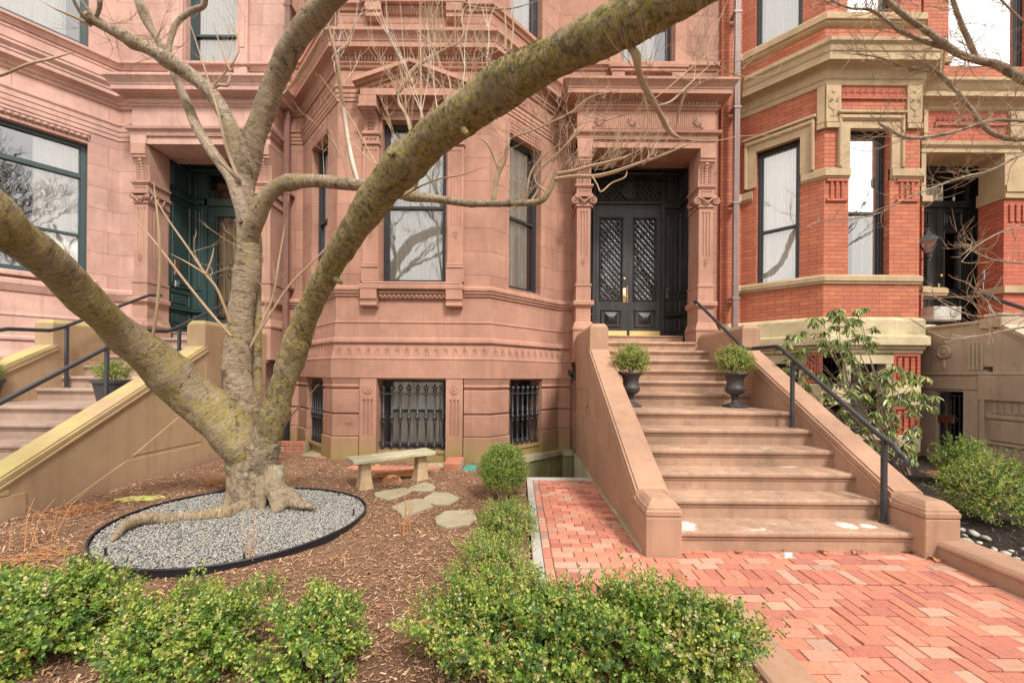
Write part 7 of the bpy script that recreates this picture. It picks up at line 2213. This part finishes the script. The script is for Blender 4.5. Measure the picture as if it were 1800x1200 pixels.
    B = [
     [(1085, 45, 1.86, 14), (1104, 76, 1.86, 18), (1118, 98, 1.86, 17), (1122, 120, 1.9, 15), (1128, 142, 1.95, 14), (1150, 182, 2.0, 13), (1163, 205, 2.05, 12), (1178, 232, 2.1, 11), (1196, 243, 2.1, 7)],
     [(1192, 242, 2.1, 4), (1220, 247, 2.2, 4), (1260, 247, 2.3, 3.5), (1300, 240, 2.4, 3), (1345, 238, 2.5, 2.5), (1390, 240, 2.6, 1.5)],
     [(1155, 186, 2.0, 6), (1180, 178, 2.05, 6), (1210, 150, 2.1, 5.5), (1255, 108, 2.2, 5)], [(1255, 110, 2.2, 4), (1290, 130, 2.3, 3.5), (1330, 137, 2.4, 3), (1365, 128, 2.4, 2.5), (1375, 108, 2.4, 1.5)],
     [(1210, 150, 2.1, 4.5), (1195, 190, 2.15, 5), (1188, 225, 2.2, 4)], [(1245, 112, 2.2, 3.5), (1244, 80, 2.2, 3), (1262, 40, 2.2, 2.5), (1280, 0, 2.2, 2)], [(1145, 178, 2.0, 3.5), (1180, 150, 2.1, 3), (1240, 100, 2.2, 3), (1280, 88, 2.3, 1.5)],
     [(978, 306, 3.85, 7), (1010, 300, 3.8, 6), (1040, 292, 3.75, 6), (1070, 285, 3.7, 5.5), (1095, 278, 3.65, 5), (1110, 270, 3.65, 3)],
     [(975, 315, 3.85, 7), (1010, 310, 3.8, 7), (1045, 310, 3.75, 7.5), (1080, 302, 3.7, 6.5), (1120, 288, 3.65, 5.5), (1160, 275, 3.6, 4.5), (1200, 258, 3.5, 3), (1240, 240, 3.5, 2)],
     [(1040, 308, 3.75, 4), (1050, 325, 3.7, 3.5), (1057, 337, 3.65, 3.5), (1075, 322, 3.65, 3), (1098, 312, 3.6, 3), (1102, 300, 3.6, 2)], [(960, 338, 3.9, 4), (940, 310, 3.9, 3.5), (985, 265, 3.8, 3.5), (1020, 230, 3.7, 3), (1045, 195, 3.7, 2.5), (1060, 160, 3.6, 2)],
     [(1130, 290, 3.65, 4), (1138, 280, 3.6, 3.5), (1140, 265, 3.6, 3), (1132, 258, 3.6, 3), (1115, 270, 3.6, 2)],
     [(866, 359, 4.06, 8), (868, 348, 4.03, 10), (872, 320, 4.0, 9), (877, 302, 3.98, 9), (888, 280, 3.95, 7), (893, 255, 3.9, 6), (900, 242, 3.9, 4), (940, 228, 3.85, 3), (1000, 200, 3.8, 3), (1040, 170, 3.8, 2.5), (1090, 160, 3.7, 1.5)],
     [(876, 300, 3.98, 5), (868, 275, 3.95, 4.5), (855, 250, 3.9, 4), (838, 242, 3.9, 3)], [(925, 350, 3.95, 5), (928, 325, 3.9, 4.5), (935, 300, 3.9, 4), (960, 270, 3.85, 3), (990, 250, 3.8, 2)], [(935, 352, 3.95, 5), (955, 320, 3.9, 4), (975, 280, 3.85, 4), (1010, 235, 3.8, 3.5), (1035, 190, 3.75, 2.5)],
     [(699, 165, 2.85, 4), (700, 162, 2.85, 9), (712, 145, 2.85, 9), (725, 125, 2.85, 9), (745, 108, 2.85, 8), (775, 92, 2.85, 8), (800, 80, 2.8, 7)], [(722, 232, 2.72, 9), (715, 205, 2.75, 9), (702, 182, 2.8, 9), (700, 165, 2.83, 8)],
     [(800, 80, 2.8, 5), (815, 60, 2.8, 5), (812, 35, 2.8, 4.5), (820, 12, 2.8, 4), (850, 15, 2.75, 3.5), (900, 15, 2.7, 3), (950, 0, 2.7, 2)], [(740, 215, 2.6, 5), (740, 150, 2.6, 4.5), (739, 80, 2.6, 4), (738, 0, 2.6, 3)],
     [(792, 172, 2.45, 5), (790, 140, 2.45, 4.5), (775, 115, 2.5, 3.5), (765, 90, 2.5, 3), (740, 60, 2.5, 3), (712, 30, 2.5, 2)], [(631, 328, 4.05, 8), (620, 290, 4.0, 9), (612, 250, 4.0, 9), (603, 190, 3.98, 8.5), (597, 140, 3.95, 8), (590, 95, 3.9, 7), (577, 45, 3.9, 6), (565, 10, 3.9, 4)],
     [(590, 95, 3.9, 5), (610, 80, 3.9, 4.5), (618, 55, 3.9, 4), (630, 30, 3.9, 2.5)], [(662, 293, 2.8, 4), (630, 262, 2.9, 4), (600, 232, 3.0, 3)], [(662, 290, 2.8, 4), (640, 250, 2.85, 3.5), (615, 205, 2.9, 3), (560, 130, 3.0, 2)], [(888, 88, 2.15, 6), (889, 50, 2.15, 5), (886, 0, 2.15, 4)], [(898, 88, 2.12, 5), (902, 50, 2.12, 4.5), (900, 0, 2.1, 3.5)],
     [(255, 635, 3.5, 7), (266, 600, 3.45, 7), (275, 550, 3.4, 6.5), (281, 470, 3.35, 6), (279, 400, 3.3, 5.5), (270, 320, 3.3, 4)], [(406, 590, 4.0, 4.5), (375, 555, 3.95, 5), (330, 500, 3.9, 5), (280, 435, 3.85, 4.5), (230, 375, 3.8, 3)],
     [(405, 568, 4.0, 5), (395, 540, 3.95, 5), (380, 505, 3.9, 5), (360, 480, 3.85, 4.5), (330, 435, 3.8, 4), (295, 385, 3.75, 3.5), (262, 330, 3.7, 2.5)], [(362, 482, 3.85, 4), (372, 455, 3.85, 3.5), (376, 435, 3.85, 3)], [(362, 482, 3.85, 3.5), (330, 462, 3.8, 3), (300, 446, 3.8, 2)],
     [(424, 326, 4.02, 6), (418, 312, 3.93, 7), (405, 280, 3.9, 6), (395, 250, 3.85, 5.5), (385, 205, 3.8, 5), (372, 160, 3.8, 4.5), (350, 90, 3.8, 3.5), (330, 30, 3.8, 3)], [(416, 312, 3.95, 5), (390, 285, 3.95, 4), (355, 240, 3.9, 3.5), (330, 205, 3.9, 3)],
     [(498, 165, 3.9, 5), (520, 140, 3.9, 5), (545, 105, 3.85, 4.5), (562, 70, 3.8, 4), (570, 40, 3.8, 3)], [(-20, 138, 2.2, 8), (10, 130, 2.2, 8), (50, 113, 2.2, 7), (90, 103, 2.25, 6), (130, 92, 2.3, 5)], [(488, 780, 4.2, 3.5), (505, 740, 4.2, 3.5), (530, 710, 4.2, 3.2), (560, 675, 4.2, 2.5)],
     [(440, 610, 4.1, 5), (462, 565, 4.1, 5), (480, 520, 4.1, 4), (490, 460, 4.1, 4), (500, 400, 4.1, 3), (510, 330, 4.1, 2)], [(445, 600, 4.1, 5), (470, 560, 4.1, 4.5), (510, 500, 4.1, 4), (560, 450, 4.1, 3.5), (605, 400, 4.1, 3)], [(160, 45, 3.6, 7), (130, 30, 3.55, 5), (95, 15, 3.5, 3.5), (60, -5, 3.5, 2)],
     [(405, 130, 3.9, 4), (400, 150, 3.9, 7), (385, 150, 3.92, 8), (372, 160, 3.95, 8)], [(405, 125, 3.9, 5), (390, 90, 3.9, 4), (375, 40, 3.9, 3)], [(372, 155, 3.95, 4), (420, 90, 3.9, 3), (400, 30, 3.9, 2.5)],
     [(705, 350, 2.9, 3), (735, 330, 2.9, 3), (770, 315, 2.9, 3), (810, 308, 2.9, 2.5), (855, 292, 2.9, 2)],
    ]
    for b in B:
        l_ = b[-1]; b = b[:-1] + [(l_[0], l_[1], l_[2], l_[3] * .45)]
        br = MB(); limb(br, b, 6 if b[0][3] < 8 else 9, .04, 4)
        part('branch', br, M['twig'], t, smooth=True)
    rr = random.Random(12); tw = MB(); st = []
    def along(pts, n, dirf, jit=.3):
        s = cat_rom(pts, 6)
        for i in range(n):
            a = s[rr.randrange(len(s))]
            st.append((P(a[0], a[1], a[2]), dirf(rr)))
    upd = lambda r: (r.uniform(-.5, .5), r.uniform(-.4, .4), 1)
    anyd = lambda r: (r.uniform(-1, 1), r.uniform(-.6, .6), r.uniform(-.4, 1))
    along([(715, 205, 2.75, 1), (700, 165, 2.84, 1), (745, 108, 2.85, 1), (800, 80, 2.8, 1)], 22, upd)
    along([(700, 265, 2.68, 1), (800, 190, 2.42, 1), (880, 120, 2.2, 1)], 20, upd)
    along([(978, 306, 3.85, 1), (1060, 300, 3.75, 1), (1150, 275, 3.6, 1)], 52, lambda r: (r.uniform(-.2, 1), r.uniform(-.5, .5), r.uniform(.2, 1.2)))
    along([(870, 310, 4.0, 1), (890, 250, 3.9, 1), (1000, 200, 3.8, 1), (1080, 165, 3.7, 1)], 32, anyd)
    along([(925, 350, 3.95, 1), (960, 300, 3.9, 1), (1030, 200, 3.75, 1)], 18, anyd)
    along([(597, 200, 3.98, 1), (577, 45, 3.9, 1)], 10, anyd)
    along([(293, 105, 3.8, 1), (233, 72, 3.7, 1), (160, 35, 3.6, 1)], 30, anyd)
    along([(380, 150, 3.95, 1), (420, 60, 3.9, 1), (450, 10, 3.9, 1)], 10, upd)
    along([(1155, 186, 2.0, 1), (1210, 150, 2.1, 1), (1255, 108, 2.2, 1)], 9, anyd)
    twigs(tw, st, rr, (.22, .58), .0030, .8, 4)
    st = []
    along([(702, 182, 2.8, 1), (745, 108, 2.85, 1), (800, 80, 2.8, 1)], 7, upd); along([(560, 318, 3.97, 1), (640, 325, 4.0, 1)], 4, upd); along([(230, 250, 3.9, 1), (160, 130, 3.6, 1)], 0, anyd)
    twigs(tw, st, rr, (.5, .95), .0038, 1.1, 4)
    st = []
    along([(445, 570, 4.1, 1), (470, 540, 4.1, 1)], 5, lambda r: (r.uniform(.1, .7), r.uniform(-.3, .3), 1)); along([(380, 505, 3.9, 1), (330, 435, 3.8, 1)], 4, anyd); along([(430, 480, 4.0, 1), (425, 420, 4.0, 1)], 4, lambda r: (-1, r.uniform(-.5, .2), r.uniform(0, 1)))
    twigs(tw, st, rr, (.2, .4), .0035, .6, 2)
    part('twigs', tw, M['twig'], t)
    sp = MB(); st = []
    along([(715, 258, 2.7, 1), (790, 200, 2.42, 1), (860, 148, 2.28, 1)], 6, upd); along([(600, 150, 3.95, 1), (585, 70, 3.9, 1)], 6, upd)
    twigs(sp, st, rr, (.5, .9), .0034, 1.0, 4)
    limb(sp, [(631, 327, 4.04, 7), (621, 290, 3.99, 7.5), (613, 250, 3.99, 7.5), (604, 190, 3.97, 7)], 7, .03, 4)
    part('suckers', sp, M['twig_pale'], t)
garden_tree()

def right_tree():
    t = thing('street_tree', 'bare grey-brown tree reaching in from the right picture edge, its trunk outside', 'tree', (5.0, 2.9, 0))
    m = MB()
    m.tube([(5.0, 2.9, -.05), (5.02, 2.92, .5), (5.0, 2.95, 1.4), (4.95, 2.95, 2.2), (4.9, 3.0, 2.9)], [.13, .11, .10, .09, .08], 16, rough=.08)
    part('trunk', m, M['bark_grey'], t, smooth=True)
    br = MB()
    j = [(2095, 60, 3.0, 36), (1990, 120, 3.0, 30), (1900, 160, 3.0, 28)]
    B = [j + [(1840, 150, 3.0, 25), (1800, 140, 3.0, 24), (1755, 115, 3.0, 22), (1715, 105, 3.0, 20), (1680, 92, 2.98, 19), (1640, 62, 2.95, 17), (1600, 35, 2.9, 15), (1560, 2, 2.88, 13), (1520, -40, 2.85, 10)],
         [(1718, 105, 3.0, 13), (1702, 70, 2.98, 13), (1685, 30, 2.95, 12), (1672, -10, 2.9, 11)], [(1670, 86, 2.98, 12), (1628, 74, 3.0, 11), (1590, 58, 3.0, 10), (1560, 38, 3.0, 9), (1530, 18, 3.0, 7), (1495, 15, 3.0, 5), (1460, 0, 3.0, 4)],
         [(1990, 180, 3.1, 20), (1850, 230, 3.1, 16), (1790, 245, 3.1, 14), (1740, 232, 3.1, 12), (1705, 190, 3.1, 11), (1680, 158, 3.1, 10), (1650, 130, 3.1, 9), (1620, 107, 3.1, 6)],
         [(1900, 230, 3.0, 12), (1830, 218, 3.0, 10), (1790, 212, 3.0, 9), (1740, 212, 3.0, 9), (1700, 225, 3.0, 8), (1650, 238, 3.0, 8), (1600, 243, 3.0, 8), (1570, 232, 3.0, 7), (1545, 216, 3.0, 5)],
         [(1830, 262, 3.0, 8), (1790, 275, 3.0, 7), (1740, 300, 3.0, 6.5), (1690, 312, 3.0, 6), (1640, 330, 3.0, 5), (1590, 350, 3.0, 4), (1530, 380, 3.0, 3), (1440, 388, 3.0, 2)],
         [(1950, 565, 3.2, 14), (1850, 556, 3.15, 10), (1800, 553, 3.1, 8), (1750, 552, 3.1, 7), (1735, 530, 3.1, 5), (1710, 505, 3.05, 4), (1695, 495, 3.05, 3)], [(1752, 552, 3.1, 5), (1720, 556, 3.05, 4), (1680, 545, 3.0, 4), (1640, 520, 3.0, 3)],
         [(1900, 560, 3.2, 9), (1800, 575, 3.1, 7), (1760, 582, 3.1, 6), (1720, 590, 3.05, 5), (1660, 594, 3.0, 4), (1600, 560, 3.0, 2)], [(1860, 470, 3.2, 6), (1790, 462, 3.1, 5), (1740, 455, 3.1, 4), (1690, 430, 3.0, 3)], [(1870, 380, 3.1, 6), (1780, 400, 3.1, 4.5), (1720, 430, 3.1, 4), (1690, 460, 3.0, 3)], [(1860, 90, 2.9, 8), (1790, 30, 2.9, 6), (1740, -20, 2.9, 5)], [(1650, 128, 3.1, 6), (1600, 120, 3.1, 5), (1540, 100, 3.1, 4), (1500, 95, 3.1, 3)],
         [(2050, 330, 3.1, 22), (1960, 420, 3.15, 18), (1950, 565, 3.2, 14)], [(2095, 60, 3.0, 36), (2080, 200, 3.05, 26), (2050, 330, 3.1, 22)]]
    for b in B:
        br = MB(); limb(br, b, 10 if b[0][3] > 9 else 7, .05, 4); part('branch', br, M['bark_grey'], t, smooth=True)
    br = MB(); br.tube([P(2095, 60, 3.0), (4.95, 3.0, 3.5), (4.9, 3.0, 2.85)], [.075, .08, .082], 14, rough=.05)
    part('limb', br, M['bark_grey'], t, smooth=True)
    rr = random.Random(21); tw = MB(); st = []
    for b, n in zip(B, (52, 16, 56, 44, 50, 30, 13, 9, 9, 9, 9, 14, 34, 0, 0)):
        s = [a for a in cat_rom(b, 6) if a[0] < 1830]
        for i in range(n):
            if s:
                a = s[rr.randrange(len(s))]; st.append((P(a[0], a[1], a[2]), (rr.uniform(-1.2, .3), rr.uniform(-.6, .6), rr.uniform(-.6, .9))))
    twigs(tw, st, rr, (.12, .42), .0030, .5, 3, .6)
    part('twigs', tw, M['twig'], t)
right_tree()

# bare creeper stems on the walls near the downspout
def creeper(label, pts0, seed, F, ext, base):
    rr = random.Random(seed); m = MB()
    for (u, z) in pts0:
        x = u; y = z; pts = []
        a = rr.uniform(.9, 1.9)
        for i in range(9):
            pts.append((x, .012 + rr.uniform(0, .01), y)); a += rr.uniform(-.35, .35); x += cos(a) * .13; y += sin(a) * .13
            x = min(max(x, ext[0]), ext[1])
        m.tube(pts, [.0022 * (1 - .08 * i) for i in range(9)], 4, F=F, uvs=False)
    solo('creeper', m, M['bark_grey'], label, 'climbing plant', base)
creeper('thin bare creeper stems spread over the stone wall left of the right downspout', [(random.uniform(3.1, 3.6), random.uniform(6.6, 8.3)) for _ in range(34)], 3, Fr(0, YW), (3.0, 3.66), (3.3, YW, 6.6))

m = MB(); rr_ = random.Random(6); x0_, y0_, z0_ = P(613, 742, 6.12)
for i in range(11):
    a = rr_.uniform(-.2, PI + .2); L_ = rr_.uniform(.03, .075)
    m.tube([(x0_, 6.118, z0_), (x0_ + cos(a) * L_ * .6, 6.114, z0_ + sin(a) * L_ * .7), (x0_ + cos(a) * L_ * 1.2, 6.118, z0_ + sin(a) * L_ * .5)], [.004, .003, .0015], 4, uvs=False)
m.tube([(x0_, 6.118, z0_), (x0_ + .005, 6.115, z0_ - .12), (x0_ - .004, 6.118, z0_ - .24)], [.004, .003, .0015], 4, uvs=False)
solo('creeper', m, M['drybrown'], 'small rust-red dried creeper sprig clinging to the basement blocks left of the barred window', 'climbing plant', (x0_, 6.12, z0_))

# ---- trees across the street, seen only as reflections in the panes
def far_tree(x, y, seed):
    rr = random.Random(seed); t = thing('bare_tree', 'bare tree across the street, seen only as a reflection in the windows', 'tree', (x, y, 0), 'trees across the street')
    m = MB(); m2 = MB()
    def grow(mb, p, d, L, r, dep):
        n = 4 if dep < 4 else 3; pts = [p]
        for i in range(n):
            d = (d + Vector((rr.uniform(-1, 1), rr.uniform(-1, 1), rr.uniform(-.3, .6))) * .16).normalized(); pts.append(pts[-1] + d * L / n)
        mb.tube(pts, [r * (1 - .35 * i / n) for i in range(n + 1)], 6 if dep < 3 else 4, uvs=False)
        if dep < 6:
            for k in range(3 if dep < 4 else 4):
                q = (d + Vector((rr.uniform(-1, 1), rr.uniform(-1, 1), rr.uniform(-.2, .8))) * .75).normalized()
                grow(m2, pts[rr.randint(2, n)], q, L * rr.uniform(.6, .8), r * .52, dep + 1)
    grow(m, Vector((x, y, -.05)), Vector((0, 0, 1)), 6.2, .34, 0)
    part('trunk', m, M['bark_far'], t, smooth=True); part('crown', m2, M['bark_far'], t)
M['bark_far'] = m_paint('dark_bark', (.09, .075, .06), .9, .4)
for i, (x, y) in enumerate(((-9, -12), (-2.5, -10), (4.5, -13), (10, -10), (-15, -15), (1, -16), (16, -14), (7, -19))): far_tree(x, y, 70 + i)

# every top-level object states what it is; nothing is left of the working data
for o in list(D.objects):
    if len(o.get('label', '').split()) > 16: print('LONG', len(o['label'].split()), o['label'])
    if o.parent is None and o.type in ('MESH', 'EMPTY') and 'label' not in o and 'kind' not in o: print('UNTAGGED', o.name)
